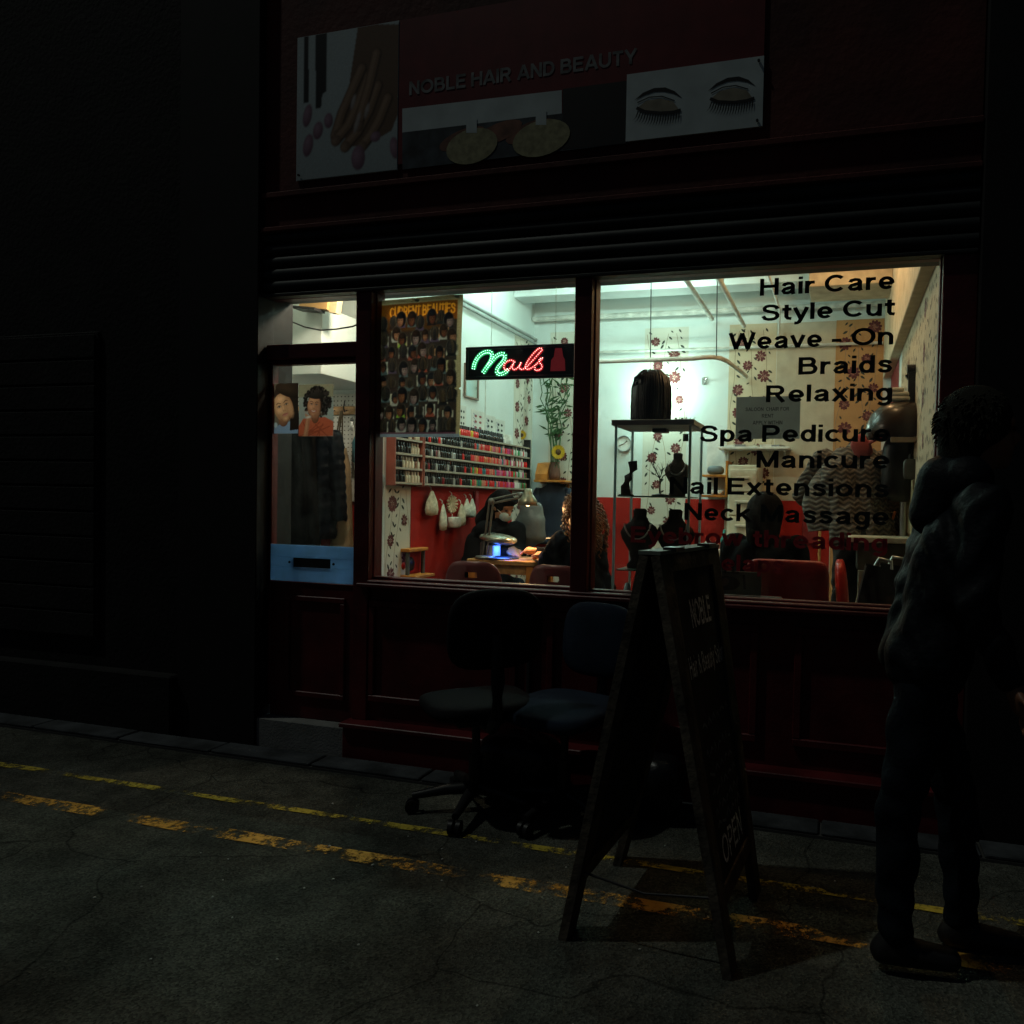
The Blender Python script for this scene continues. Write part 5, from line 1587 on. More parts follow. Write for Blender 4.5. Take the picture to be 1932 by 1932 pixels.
def figure(name, label, J, F, mats, k=1.0, hair=None, root=None, vox=.011, top_loose=1.0, fold=.006):
    """J: joints; F: facing of the head; mats: skin, top, bottom, shoe, hair."""
    t = thing(name, root if root is not None else (J['pel'][0], J['pel'][1], FL), label, 'person')
    F = unit(F)
    R_ = unit(np.cross(F, UP)) if abs(F[2]) < .95 else V3((1, 0, 0))
    U_ = unit(np.cross(R_, F))
    H = J['head']
    hr = np.stack([R_, F, U_], 1)
    def limb(b, chain, radii):
        for i in range(len(chain) - 1): b.cap(chain[i], chain[i + 1], radii[i], radii[i + 1])
    def torso(b, g):
        m = (J['pel'] * .55 + J['chest'] * .45)
        ax = unit(J['shR'] - J['shL'])
        for s_ in (-1, 1):
            b.cap(J['pel'] + ax * s_ * .075 * k, m + ax * s_ * .06 * k, (.115 + g) * k, (.105 + g) * k)
            b.cap(m + ax * s_ * .06 * k, J['chest'] + ax * s_ * .085 * k, (.105 + g) * k, (.115 + g) * k)
        b.cap(J['shL'] * .92 + J['chest'] * .08, J['shR'] * .92 + J['chest'] * .08, (.062 + g) * k, (.062 + g) * k)
        b.cap(J['chest'], J['neck'], (.10 + g) * k, (.05 + g * .6) * k)
    b = MB()
    torso(b, -.006)
    b.cap(J['neck'] - UP * .02, H - U_ * .05 * k, .052 * k, .05 * k)
    b.ell(H + U_ * .02 * k - F * .012 * k, (.078 * k, .098 * k, .098 * k), 0, 20, 14, hr)
    b.ell(H - U_ * .045 * k + F * .02 * k, (.06 * k, .072 * k, .072 * k), 0, 18, 12, hr)
    b.cap(H + F * .08 * k + U_ * .012 * k, H + F * .104 * k - U_ * .022 * k, .009 * k, .014 * k)
    b.cap(H + F * .075 * k - U_ * .062 * k - R_ * .016 * k, H + F * .075 * k - U_ * .062 * k + R_ * .016 * k, .011 * k, .011 * k)
    b.ell(H + F * .055 * k - U_ * .095 * k, .03 * k, 0)
    for s_ in (-1, 1):
        b.ell(H + R_ * s_ * .08 * k - U_ * .01 * k - F * .01 * k, (.012 * k, .02 * k, .03 * k), 0, 10, 8, hr)
        b.cap(H + F * .078 * k + U_ * .03 * k + R_ * s_ * .02 * k, H + F * .068 * k + U_ * .03 * k + R_ * s_ * .052 * k, .011 * k, .009 * k)
    for s_, a in ((-1, 'L'), (1, 'R')):
        limb(b, [J['sh' + a], J['el' + a], J['wr' + a]], [.05 * k, .040 * k, .028 * k])
        d = J.get('hd' + a, J['wr' + a] - J['el' + a])
        hand(b, J['wr' + a], d, J.get('hn' + a, UP), s_, J.get('curl', .6), k)
        limb(b, [J['hip' + a], J['kn' + a], J['an' + a]], [.082 * k, .055 * k, .038 * k])
        ft = unit(J.get('foot', F) * V3((1, 1, 0)))
        b.cap(J['an' + a] - UP * .04, J['an' + a] + ft * .15 * k - UP * .055, .04 * k, .032 * k)
    blob('body', b, mats['skin'], t, vox, 5)
    b = MB()
    torso(b, .014 * top_loose)
    for a in 'LR':
        w = J['wr' + a] + unit(J['el' + a] - J['wr' + a]) * .012
        limb(b, [J['sh' + a], J['el' + a], w], [.066 * k * top_loose, .056 * k * top_loose, .042 * k])
    blob('top', b, mats['top'], t, vox * 1.1, 4, fold)
    b = MB()
    ax = unit(J['shR'] - J['shL'])
    b.cap(J['pel'] - ax * .07 * k, J['pel'] + ax * .07 * k, .118 * k, .118 * k)
    for a in 'LR':
        limb(b, [J['hip' + a], J['kn' + a], J['an' + a] + UP * .01], [.098 * k, .070 * k, .056 * k])
    blob('trousers', b, mats['bottom'], t, vox * 1.1, 4, fold)
    for a in 'LR':
        ft = unit(J.get('foot', F) * V3((1, 1, 0)))
        b = MB(); b.cap(J['an' + a] - UP * .045, J['an' + a] + ft * .17 * k - UP * .058, .05 * k, .038 * k); b.cap(J['an' + a] - UP * .05 - ft * .03, J['an' + a] - UP * .01, .045 * k, .045 * k)
        blob('shoe', b, mats['shoe'], t, vox, 4)
    for s_ in (-1, 1):
        b = MB(); b.ell(H + F * .080 * k + U_ * .006 * k + R_ * s_ * .034 * k, (.014 * k, .008 * k, .008 * k), 0, 10, 8, hr); b.build('eye', mat('eye_dark', (.03, .02, .015), .2), t)
    if hair:
        hair(t, H, F, R_, U_, hr, k)
    return t
def seated_joints(H, fwd, lean, hands, seat=.46, spread=.1, elbow_drop=.16):
    fwd = unit(V3(fwd) * V3((1, 1, 0))); rt = unit(np.cross(fwd, UP))
    J = {'head': V3(H)}
    J['neck'] = V3(H) - UP * .125 - fwd * .025
    J['chest'] = J['neck'] - UP * .14 - fwd * lean * .3
    J['pel'] = J['neck'] - fwd * lean; J['pel'][2] = FL + seat + .09
    for s_, a in ((-1, 'L'), (1, 'R')):
        J['sh' + a] = J['neck'] - UP * .075 + rt * s_ * .175
        J['hip' + a] = J['pel'] + rt * s_ * .09 - UP * .01
        J['kn' + a] = J['pel'] + fwd * .42 + rt * s_ * spread; J['kn' + a][2] = FL + seat + .03
        J['an' + a] = J['kn' + a] + fwd * .04; J['an' + a][2] = FL + .09
        h = hands[0 if s_ < 0 else 1]
        h = V3(h) if h is not None else J['kn' + a] - fwd * .1 + UP * .08
        d = h - J['sh' + a]
        J['wr' + a] = h
        J['el' + a] = J['sh' + a] + d * .48 - UP * elbow_drop + rt * s_ * .05
        J['hd' + a] = unit(d * V3((1, 1, .2)))
    J['foot'] = fwd
    return J
sk_warm = mat('skin_warm', (.36, .17, .09), .5, var=.1)
sk_deep = mat('skin_deep', (.20, .09, .05), .5, var=.1)
m_hairb = mat('hair_black', (.005, .004, .004), .8, spec=.05, bump=.5, fine=200)
m_hairbr = mat('hair_brown', (.20, .075, .022), .5, var=.5, scale=40)
m_jeans = mat('dark_denim', (.014, .019, .028), .9, spec=.08, bump=.3, fine=200)
m_shoe = mat('dark_shoe', (.012, .011, .011), .5)

# --- nail technician
H = aY(949, 957, 2.45)
fw = V3((.93, -.36, 0))
h1, h2 = aY(955, 1040, 2.28), aY(968, 1036, 2.36)
J = seated_joints(H, fw, .30, (h2, h1), .46)
def tech_hair(t, H, F, R_, U_, hr, k):
    b = MB(); b.ell(H + U_ * .035 - F * .03, (.098, .112, .112), 0, 18, 14, hr); b.cap(H - F * .07 + U_ * .01, H - F * .10 - U_ * .14, .07, .05)
    b.cap(H + F * .06 + U_ * .085 - R_ * .05, H + F * .06 + U_ * .085 + R_ * .05, .03, .03)
    blob('hair', b, m_hairb, t, .011, 4)
    b = MB(); b.cap(H - F * .10 - U_ * .10, H - F * .13 - U_ * .19, .085, .10); b.ell(H - F * .09 - U_ * .02, (.10, .075, .12), 0, 16, 12, hr)
    blob('hood', b, mats_t['top'], t, .013, 4)
    b = MB(); b.rbox(H + F * .062 - U_ * .052, (.115, .085, .085), 0, 2.6, 18, 12, hr); b.build('face_mask', mat('mask_blue', (.42, .58, .58), .8, bump=.2), t)
    b = MB()
    for s_ in (-1, 1): b.tube([H + F * .06 + R_ * s_ * .052 - U_ * .03, H + R_ * s_ * .088 - F * .01 + U_ * .0], .003, 0, 5)
    b.build('mask_strap', m_whitep, t)
mats_t = {'skin': sk_warm, 'top': mat('hoodie_black', (.006, .006, .007), .95, spec=.05, bump=.3, fine=250), 'bottom': m_jeans, 'shoe': m_shoe}
figure('person', 'person in black hoodie and pale blue face mask bent over the manicure table', J, unit(fw * .9 - UP * .42), mats_t, 1.0, tech_hair, top_loose=1.35)

# --- customer with curly hair
H = aY(1086, 972, 1.98)
fw = V3((-.93, .36, 0))
h1, h2 = aY(1014, 1039, 2.09), aY(1026, 1047, 1.98)
J = seated_joints(H, fw, .16, (h2, h1), .46, elbow_drop=.10)
def curly(t, H, F, R_, U_, hr, k):
    rnd = random.Random(8)
    b = MB()
    b.ell(H + U_ * .03 - F * .05, (.145, .12, .125), 0, 18, 14, hr); b.ell(H - U_ * .10 - F * .075, (.15, .105, .15), 0, 18, 14, hr); b.ell(H - U_ * .2 - F * .085, (.13, .09, .12), 0, 16, 12, hr)
    for i in range(300):                                     # corkscrew curls
        th = rnd.uniform(0, 2 * math.pi); v = rnd.uniform(-.85, 1)
        c = V3((math.cos(th) * math.sqrt(1 - min(1, v * v)), math.sin(th) * math.sqrt(1 - min(1, v * v)), v))
        if c[1] > .12 and v < .62: continue
        p = H - F * .06 - U_ * .05 + hr @ (c * V3((.185, .165, .235)))
        L = rnd.uniform(.06, .13); r = rnd.uniform(.009, .014); ph = rnd.random() * 6
        out = hr @ unit(c) * .02
        pts = [p + out * u - UP * L * u + V3((r * math.cos(u * 14 + ph), r * math.sin(u * 14 + ph), 0)) for u in [q / 11 for q in range(12)]]
        b.tube(pts, .0042, 0, 4)
    b.build('hair', m_hairbr, t)
figure('person', 'person with long curly brown hair and dark coat, hand under the nail lamp', J, unit(fw - UP * .25), {'skin': mat('skin_light', (.50, .24, .13), .5, var=.1), 'top': mat('dark_coat', (.006, .007, .010), .9, spec=.05, bump=.3), 'bottom': m_jeans, 'shoe': m_shoe}, .97, curly, top_loose=1.4)

# --- client in the red chair, seen from behind
H = aY(1444, 975, 1.25)
J = seated_joints(H, (.1, 1, 0), .06, (None, None), .52)
def bob(t, H, F, R_, U_, hr, k):
    b = MB(); b.ell(H + U_ * .03 - F * .02, (.115, .125, .125), 0, 18, 14, hr); b.cap(H - F * .045 + U_ * .0, H - F * .06 - U_ * .12, .115, .10)
    blob('hair', b, m_hairb, t, .011, 4)
figure('person', 'person with black hair in a dark top seated in the red chair, back to window', J, (.1, 1, -.1), {'skin': sk_deep, 'top': mat('client_cape', (.005, .006, .008), .9, spec=.05, bump=.2), 'bottom': m_jeans, 'shoe': m_shoe}, 1.0, bob, top_loose=1.5)

# --- stylist in the zigzag jumper, bending with the back to the window
def zigzag():
    m = bpy.data.materials.new('zigzag_knit'); m.use_nodes = True
    nt = m.node_tree; b = nt.nodes['Principled BSDF']; b.inputs['Roughness'].default_value = .95
    tc = nt.nodes.new('ShaderNodeTexCoord'); sx = nt.nodes.new('ShaderNodeSeparateXYZ')
    nt.links.new(tc.outputs['Object'], sx.inputs[0])
    def mth(op, a, bb, c=None):
        n = nt.nodes.new('ShaderNodeMath'); n.operation = op
        for i, q in enumerate((a, bb, c)):
            if q is None: continue
            if isinstance(q, (int, float)): n.inputs[i].default_value = q
            else: nt.links.new(q, n.inputs[i])
        return n.outputs[0]
    zz = mth('PINGPONG', mth('ADD', sx.outputs[0], mth('MULTIPLY', sx.outputs[1], .5)), .03)
    h = mth('ADD', sx.outputs[2], mth('MULTIPLY', zz, .62))
    st = mth('PINGPONG', h, .016)
    mr = nt.nodes.new('ShaderNodeMapRange'); mr.inputs[1].default_value = .004; mr.inputs[2].default_value = .012
    nt.links.new(st, mr.inputs[0])
    mx = nt.nodes.new('ShaderNodeMix'); mx.data_type = 'RGBA'
    mx.inputs[6].default_value = (.045, .036, .028, 1); mx.inputs[7].default_value = (.11, .085, .062, 1)
    nt.links.new(mr.outputs[0], mx.inputs[0]); nt.links.new(mx.outputs[2], b.inputs['Base Color'])
    bp = nt.nodes.new('ShaderNodeBump'); bp.inputs['Strength'].default_value = .6; bp.inputs['Distance'].default_value = .01
    nt.links.new(mr.outputs[0], bp.inputs['Height']); nt.links.new(bp.outputs[0], b.inputs['Normal'])
    return m
m_zig = zigzag()
Yc = 1.75
neck = aY(1612, 850, Yc + .16)
J = {'neck': neck, 'head': neck + V3((.03, .17, -.05)), 'chest': aY(1612, 900, Yc), 'pel': aY(1628, 1010, Yc - .12)}
for s_, a in ((-1, 'L'), (1, 'R')):
    J['sh' + a] = neck + V3((s_ * .20, -.02, -.075))
    J['el' + a] = neck + V3((s_ * .33, .10, -.30))
    J['wr' + a] = neck + V3((s_ * .22 - .03, .32, -.40))
    J['hd' + a] = V3((-s_ * .4, .9, -.1))
    J['hip' + a] = J['pel'] + V3((s_ * .09, 0, -.03))
    J['kn' + a] = V3((J['pel'][0] + s_ * .11, Yc - .06, FL + .50))
    J['an' + a] = V3((J['pel'][0] + s_ * .12, Yc - .14, FL + .09))
J['foot'] = V3((0, 1, 0))
def sty_hair(t, H, F, R_, U_, hr, k):
    b = MB(); b.ell(H + U_ * .03 - F * .02, (.095, .11, .11), 0, 18, 14, hr); b.cap(H - F * .06, H - F * .02 - UP * .16, .08, .06)
    blob('hair', b, m_hairb, t, .011, 4)
    b = MB()                                              # loose batwing hem of the jumper
    c = J['chest']
    n, rows = 44, 16
    vs, fs = [], []
    for j in range(rows + 1):
        u = j / rows
        z = neck[2] + .01 - u * .56
        wx = .12 + .22 * math.sin(min(1, u * 1.35) * math.pi / 2) - .05 * max(0, u - .7) / .3
        wy = .12 + .08 * math.sin(min(1, u * 1.4) * math.pi / 2)
        for i in range(n):
            a = 2 * math.pi * i / n
            f = 1 + .03 * u * math.sin(7 * a + 2 * u) + .02 * math.sin(3 * a)
            zz = z + .07 * u * (1 - abs(math.cos(a))) * (1 if math.sin(a) < 0 else .2)
            vs.append((neck[0] + .005 + wx * f * math.cos(a), neck[1] - .06 - .05 * u + wy * f * math.sin(a), zz))
    for j in range(rows):
        for i in range(n): fs.append((j * n + i, (j + 1) * n + i, (j + 1) * n + (i + 1) % n, j * n + (i + 1) % n))
    fs.append(tuple(range(n)))
    b.add(vs, fs, 0, True); b.build('jumper', m_zig, t)
figure('person', 'person in brown zigzag knit jumper bending forward beside the hood dryer', J, (.1, .75, -.65), {'skin': sk_deep, 'top': m_zig, 'bottom': mat('black_trousers', (.008, .008, .009), .8), 'shoe': m_shoe}, 1.02, sty_hair, top_loose=1.3)

# --- passer-by outside, at the right
P0 = V3((.25, -1.02, 0))
fw = V3((.92, .10, 0)); fw = unit(fw); rt = unit(np.cross(fw, UP))
J = {'neck': P0 + V3((.115, .0, 1.46)), 'head': P0 + V3((.155, .01, 1.61)), 'chest': P0 + V3((.075, 0, 1.25)), 'pel': P0 + V3((.0, 0, .93))}
for s_, a in ((-1, 'L'), (1, 'R')):
    J['sh' + a] = J['neck'] + rt * s_ * .175 - UP * .07
    sw = .10 * s_
    J['el' + a] = J['sh' + a] - UP * .27 + fw * (-.07 + sw * .4) + rt * s_ * .04
    J['wr' + a] = J['el' + a] - UP * .21 + fw * (.07 + sw * .3)
    J['hip' + a] = J['pel'] + rt * s_ * .085 - UP * .02
    J['kn' + a] = J['hip' + a] - UP * .42 + fw * (.10 * -s_ + .03)
    J['an' + a] = J['kn' + a] * V3((1, 1, 0)) + fw * (.0 if s_ > 0 else .03) + UP * (.11 if s_ > 0 else .09)
J['foot'] = fw
def pass_hair(t, H, F, R_, U_, hr, k):
    b = MB(); b.ell(H + U_ * .03 - F * .03, (.092, .108, .108), 0, 18, 14, hr); b.cap(H - F * .06, H - F * .07 - UP * .11, .075, .06)
    blob('hair', b, mat('hair_grey_brown', (.02, .019, .014), .9, spec=.1, bump=.5, fine=200), t, .011, 4)
    rnd = random.Random(17)
    b = MB()
    for i in range(420):
        th, v = rnd.uniform(0, 6.28), rnd.uniform(-.5, 1)
        c = V3((math.cos(th) * math.sqrt(max(0, 1 - v * v)), math.sin(th) * math.sqrt(max(0, 1 - v * v)), v))
        if c[1] > .45 and v < .6: continue
        p = H + U_ * .02 - F * .03 + hr @ (c * V3((.092, .105, .105)))
        d = hr @ unit(c + V3((rnd.uniform(-.6, .6), rnd.uniform(-.9, .1), -.5)))
        b.tube([p, p + d * .010, p + d * .016 - UP * .006], [.005, .003, .001], 0, 4)
    b.build('hair_tuft', mat('hair_grey_brown', (.02, .019, .014), .9), t)
    b = MB()
    b.cap(J['neck'] - R_ * .06 - F * .02, J['neck'] + R_ * .06 - F * .02, .075, .075); b.cap(J['neck'] - F * .07, J['neck'] - F * .1 - UP * .10, .08, .07)
    blob('collar', b, mats_o['top'], t, .012, 4)
mats_o = {'skin': sk_deep, 'top': mat('leather_jacket', (.0045, .006, .0085), .6, spec=.12, bump=.5, fine=40), 'bottom': mat('worn_denim', (.007, .010, .014), .9, spec=.08, bump=.4, fine=60), 'shoe': m_shoe}
figure('person', 'person in dark jacket and jeans walking past the right end of the window', J, fw, mats_o, .92, pass_hair, (P0[0], P0[1], 0), .010, 1.1, .006)

# ================================================================== MANICURE TABLE
TZ = FL + .755
ca, cb = aY(880, 1060, 1.95), aY(1019, 1060, 2.05)
tx0, tx1, ty0, ty1 = ca[0], cb[0], 1.95, 2.42
t = thing('manicure_table', ((tx0 + tx1) / 2, 2.2, FL), 'pale wooden manicure table between the technician and the curly-haired person', 'table')
b = MB(); b.bbox(V3((tx0, ty0, TZ - .04)), V3((tx1, ty1, TZ)), .006); b.build('tabletop', m_wood, t)
for x in (tx0 + .04, tx1 - .05):
    for y in (ty0 + .04, ty1 - .05):
        b = MB(); b.bbox(V3((x - .03, y - .03, FL + .001)), V3((x + .03, y + .03, TZ - .0405)), .005); b.build('leg', m_orange, t)
b = MB(); b.bbox(V3((tx0 + .08, ty0 + .03, TZ - .11)), V3((tx1 - .09, ty0 + .05, TZ - .041)), .003); b.build('apron', m_wood, t)
# nail lamp
p = aZ(985, 1047, TZ)
lx, ly = p[0], 2.10
t = thing('nail_lamp', (lx, ly, TZ), 'silver dome nail lamp glowing blue on the manicure table', 'nail lamp')
m_silver = mat('silver_shell', (.42, .44, .36), .25, metal=.7)
b = MB(); b.lathe((lx, ly, TZ), [(0, .001), (.155, .001), (.16, .006), (.15, .012), (0, .013)], 0, 26); b.build('base_plate', m_blackp, t)
b = MB(); b.rbox((lx - .01, ly, TZ + .155), (.31, .22, .085), 0, 2.3, 26, 12, roty(.10)); b.build('dome', m_silver, t)
b = MB(); b.bbox(V3((lx - .135, ly - .075, TZ + .0135)), V3((lx - .085, ly + .075, TZ + .135)), .012); b.build('pillar', mat('lamp_pillar', (.06, .06, .06), .4), t)
b = MB(); b.bbox(V3((lx - .0845, ly - .07, TZ + .0135)), V3((lx - .02, ly + .07, TZ + .105)), .006); b.build('inner_tray', mat('lamp_lining', (.5, .48, .44), .4), t)
b = MB()
for k in range(8): b.ell((lx - .01 + .014 * k, ly + .0, TZ + .116), (.006, .006, .003), 0, 8, 6)
b.build('uv_leds', mat('lit_uv_led', (.4, .3, .9), .4, emit=8.0, emitcol=(.12, .25, 1.0)), t)
area(t, (lx + .05, ly - .01, TZ + .108), .09, 3.0, (.04, .16, 1.0), (0, 0, 0), 'RECTANGLE', .1)
# angle-poise lamp
p0, p1, p2, p3 = aY(915, 1046, 2.02), aY(927, 946, 2.02), aY(983, 934, 2.02), aY(997, 924, 2.02)
p0[2] = TZ
t = thing('desk_lamp', (p0[0], 2.02, TZ), 'lit grey angle-poise lamp with bell shade on the manicure table', 'lamp')
m_lg = mat('lamp_grey', (.20, .20, .17), .35, metal=.5)
b = MB(); b.lathe(p0, [(0, .001), (.075, .001), (.078, .012), (.07, .022), (.015, .03)], 0, 22); b.build('base', m_lg, t)
for nm_, a, c in (('lower_arm', p0 + V3((0, 0, .03)), p1), ('upper_arm', p1, p2)):
    for o in (-.016, .016):
        d = unit(c - a); n_ = unit(np.cross(d, (0, 1, 0)))
        b = MB(); b.tube([a + n_ * o, c + n_ * o], .0085, 0, 7); b.build(nm_, m_lg, t)
b = MB(); b.ell(p1, (.028, .02, .028), 0, 12, 8); b.ell(p2, (.024, .02, .024), 0, 12, 8); b.build('joint', m_lg, t)
lampc = aY(996, 940, 2.02)
b = MB(); b.lathe(lampc, [(.018, .075), (.03, .07), (.034, .035), (.045, .02), (.068, -.015), (.078, -.055), (.072, -.056), (.06, -.015), (.03, .02)], 0, 24); b.build('shade', mat('shade_brass', (.30, .29, .20), .3, metal=.6), t)
b = MB(); b.ell(lampc + V3((0, 0, -.03)), (.026, .026, .032), 0, 14, 10); b.build('bulb', mat('lit_desk_bulb', (.9, .9, .9), .4, emit=14.0, emitcol=(1, .6, .25)), t)
sp = bpy.data.lights.new('lamp_light', 'SPOT'); sp.energy = 30.0; sp.color = (1, .55, .22); sp.spot_size = math.radians(150); sp.spot_blend = .5; sp.shadow_soft_size = .03
so = bpy.data.objects.new('lamp_light', sp); COL.objects.link(so); so.parent = t; so.location = tuple(lampc + V3((0, 0, -.06)) - ORIGIN[t.name])
so.rotation_euler = Vector((.55, -.06, -.8)).to_track_quat('-Z', 'Y').to_euler()
# bits on the table
p = aZ(1038, 1026, TZ); p[1] = 2.3; p[0] = aY(1038, 1010, 2.3)[0]
t = thing('pump_bottle', (p[0], 2.3, TZ), 'clear pump bottle standing at the right end of the manicure table', 'bottle')
b = MB(); b.lathe((p[0], 2.3, TZ + .001), [(0, 0), (.03, 0), (.032, .01), (.032, .09), (.02, .105), (.012, .11)], 0, 14); b.build('bottle', mat('clear_plastic', (.45, .36, .28), .2, translucent=.4), t)
b = MB(); b.cyl((p[0], 2.3, TZ + .11), (p[0], 2.3, TZ + .145), .013, .010, 0, 10); b.tube([(p[0], 2.3, TZ + .145), (p[0], 2.3, TZ + .165), (p[0] - .03, 2.29, TZ + .162)], .005, 0, 6); b.build('pump', m_whitep, t)
p = aY(926, 1026, 2.35)
t = thing('brush_pot', (p[0], 2.35, TZ), 'pot of pale nail sticks and brushes in front of the technician', 'brush pot')
b = MB(); b.lathe((p[0], 2.35, TZ + .001), [(0, 0), (.035, 0), (.042, .07), (.038, .07)], 0, 14); b.build('pot', m_blackp, t)
rnd = random.Random(6)
for k in range(16):
    a = rnd.uniform(0, 6.28); r_ = rnd.uniform(.04, .10)
    b = MB(); b.tube([(p[0] + .02 * math.cos(a), 2.35 + .02 * math.sin(a), TZ + .03), (p[0] + r_ * math.cos(a), 2.35 + r_ * .6 * math.sin(a), TZ + rnd.uniform(.13, .19))], [.004, .008], 0, 5); b.build('stick', mat('nail_stick', (.62, .48, .36), .5, var=.3), t)
p = aY(957, 990, 2.6)
t = thing('desk_organiser', (p[0], 2.6, TZ - .05), 'black slatted desk organiser behind the technician\'s mask', 'organiser')
for k in range(6):
    b = MB(); b.box((p[0], 2.62, TZ + .02 + k * .035), (.16, .12, .006), 0, rotx(.25)); b.build('tray', m_blackp, t)
for s_ in (-1, 1):
    b = MB(); b.bbox(V3((p[0] + s_ * .085 - .004, 2.56, TZ - .05)), V3((p[0] + s_ * .085 + .004, 2.68, TZ + .24)), .002); b.build('side', m_blackp, t)
# trolley with bottles behind the technician
p = aY(862, 985, 2.75)
t = thing('white_trolley', (p[0], 2.75, FL), 'white wire trolley with tiers of bottles beside the red wall', 'trolley')
for sx in (-1, 1):
    for sy in (-1, 1):
        b = MB(); b.cyl((p[0] + sx * .11, 2.75 + sy * .1, FL), (p[0] + sx * .11, 2.75 + sy * .1, p[2] + .02), .007, .007, 0, 8); b.build('post', m_whitep, t)
for k in range(4):
    z = p[2] - .14 - .17 * k
    b = MB(); b.bbox(V3((p[0] - .12, 2.64, z)), V3((p[0] + .12, 2.86, z + .015)), .003); b.bbox(V3((p[0] - .12, 2.635, z + .0155)), V3((p[0] + .12, 2.6395, z + .05)), .001); b.build('tier', m_whitep, t)
    for q in range(5):
        b = MB(); b.lathe((p[0] - .09 + .044 * q, 2.70, z + .0155), [(0, 0), (.018, 0), (.018, .06), (.010, .072), (.010, .10), (0, .10)], 0, 10); b.build('bottle', mat('trolley_bottle_%d' % (q % 4), ((.6, .58, .5), (.35, .05, .06), (.4, .42, .1), (.55, .53, .48))[q % 4], .3), t)
# grey bag hung behind the lamp
p = aY(1002, 985, 2.75)
t = thing('plastic_bag', (p[0], 2.75, p[2] - .2), 'large crumpled grey plastic bag behind the bell lamp shade', 'bag')
b = MB(); b.rbox((p[0], 2.75, p[2] - .02), (.26, .16, .42), 0, 2.6, 26, 20, None, lambda q: q * (1 + .07 * math.sin(30 * q[0] + 17 * q[2]) + .05 * math.sin(43 * q[2]))); b.build('body', mat('grey_polythene', (.20, .22, .21), .25, translucent=.2, bump=.4, fine=30), t)
b = MB(); b.cyl((p[0], 2.75, p[2] - .24), (p[0], 2.75, FL), .02, .02, 0, 8); b.build('stand', m_blackp, t)

# ================================================================== CHAIRS
def stack_chair(x, y, rz, label, m):
    t = thing('plastic_chair', (x, y, FL), label, 'chair', 'maroon plastic chairs by the window')
    R_ = rotz(rz)
    T = lambda p: R_ @ V3(p) + V3((x, y, FL))
    b = MB()
    n, rows = 18, 10
    vs, fs = [], []
    for side in (0, 1):
        for j in range(rows + 1):
            v = j / rows
            for i in range(n + 1):
                u = -1 + 2 * i / n
                hw = .205 * (1 - .16 * v ** 5)
                yy = -.045 * (1 - u * u) - .03 * v + (.012 if side else 0)
                zz = .44 + .37 * v - .05 * (abs(u) ** 5) * v ** 2
                vs.append(T((u * hw, yy, zz)))
    m_ = (n + 1) * (rows + 1)
    hole = lambda i, j: j in (7,) and 7 <= i <= 10
    for side in (0, 1):
        for j in range(rows):
            for i in range(n):
                if hole(i, j): continue
                a = side * m_ + j * (n + 1) + i
                q = (a, a + 1, a + n + 2, a + n + 1)
                fs.append(q if side == 0 else q[::-1])
    ring = [j * (n + 1) for j in range(rows)] + [rows * (n + 1) + i for i in range(n)] + [j * (n + 1) + n for j in range(rows, 0, -1)] + [i for i in range(n, 0, -1)]
    for k in range(len(ring)):
        a, c = ring[k], ring[(k + 1) % len(ring)]
        fs.append((a, c, c + m_, a + m_))
    b.add(vs, fs, 0, True); b.build('backrest', m, t)
    b = MB(); b.rbox(T((0, .20, .435)), (.42, .42, .03), 0, 6, 24, 8, R_); b.build('seat', m, t)
    for sx in (-1, 1):
        for y0, y1 in ((.03, -.02), (.36, .40)):
            b = MB(); b.tube([T((sx * .17, y0, .43)), T((sx * .20, y1, .005))], .011, 0, 8); b.build('leg', m_steel, t)
        b = MB(); b.tube([T((sx * .17, .02, .42)), T((sx * .185, -.04, .62))], .011, 0, 8); b.build('upright', m_steel, t)
m_chair = mat('maroon_plastic', (.10, .022, .026), .35)
p = aY(895, 1085, 1.2); stack_chair(p[0], 1.2, .08, 'maroon plastic chair with a hand hole, nearer the blue partition', m_chair)
p = aY(1052, 1092, 1.2); stack_chair(p[0], 1.2, -.12, 'maroon plastic chair with a hand hole, in front of the curly-haired person', m_chair)

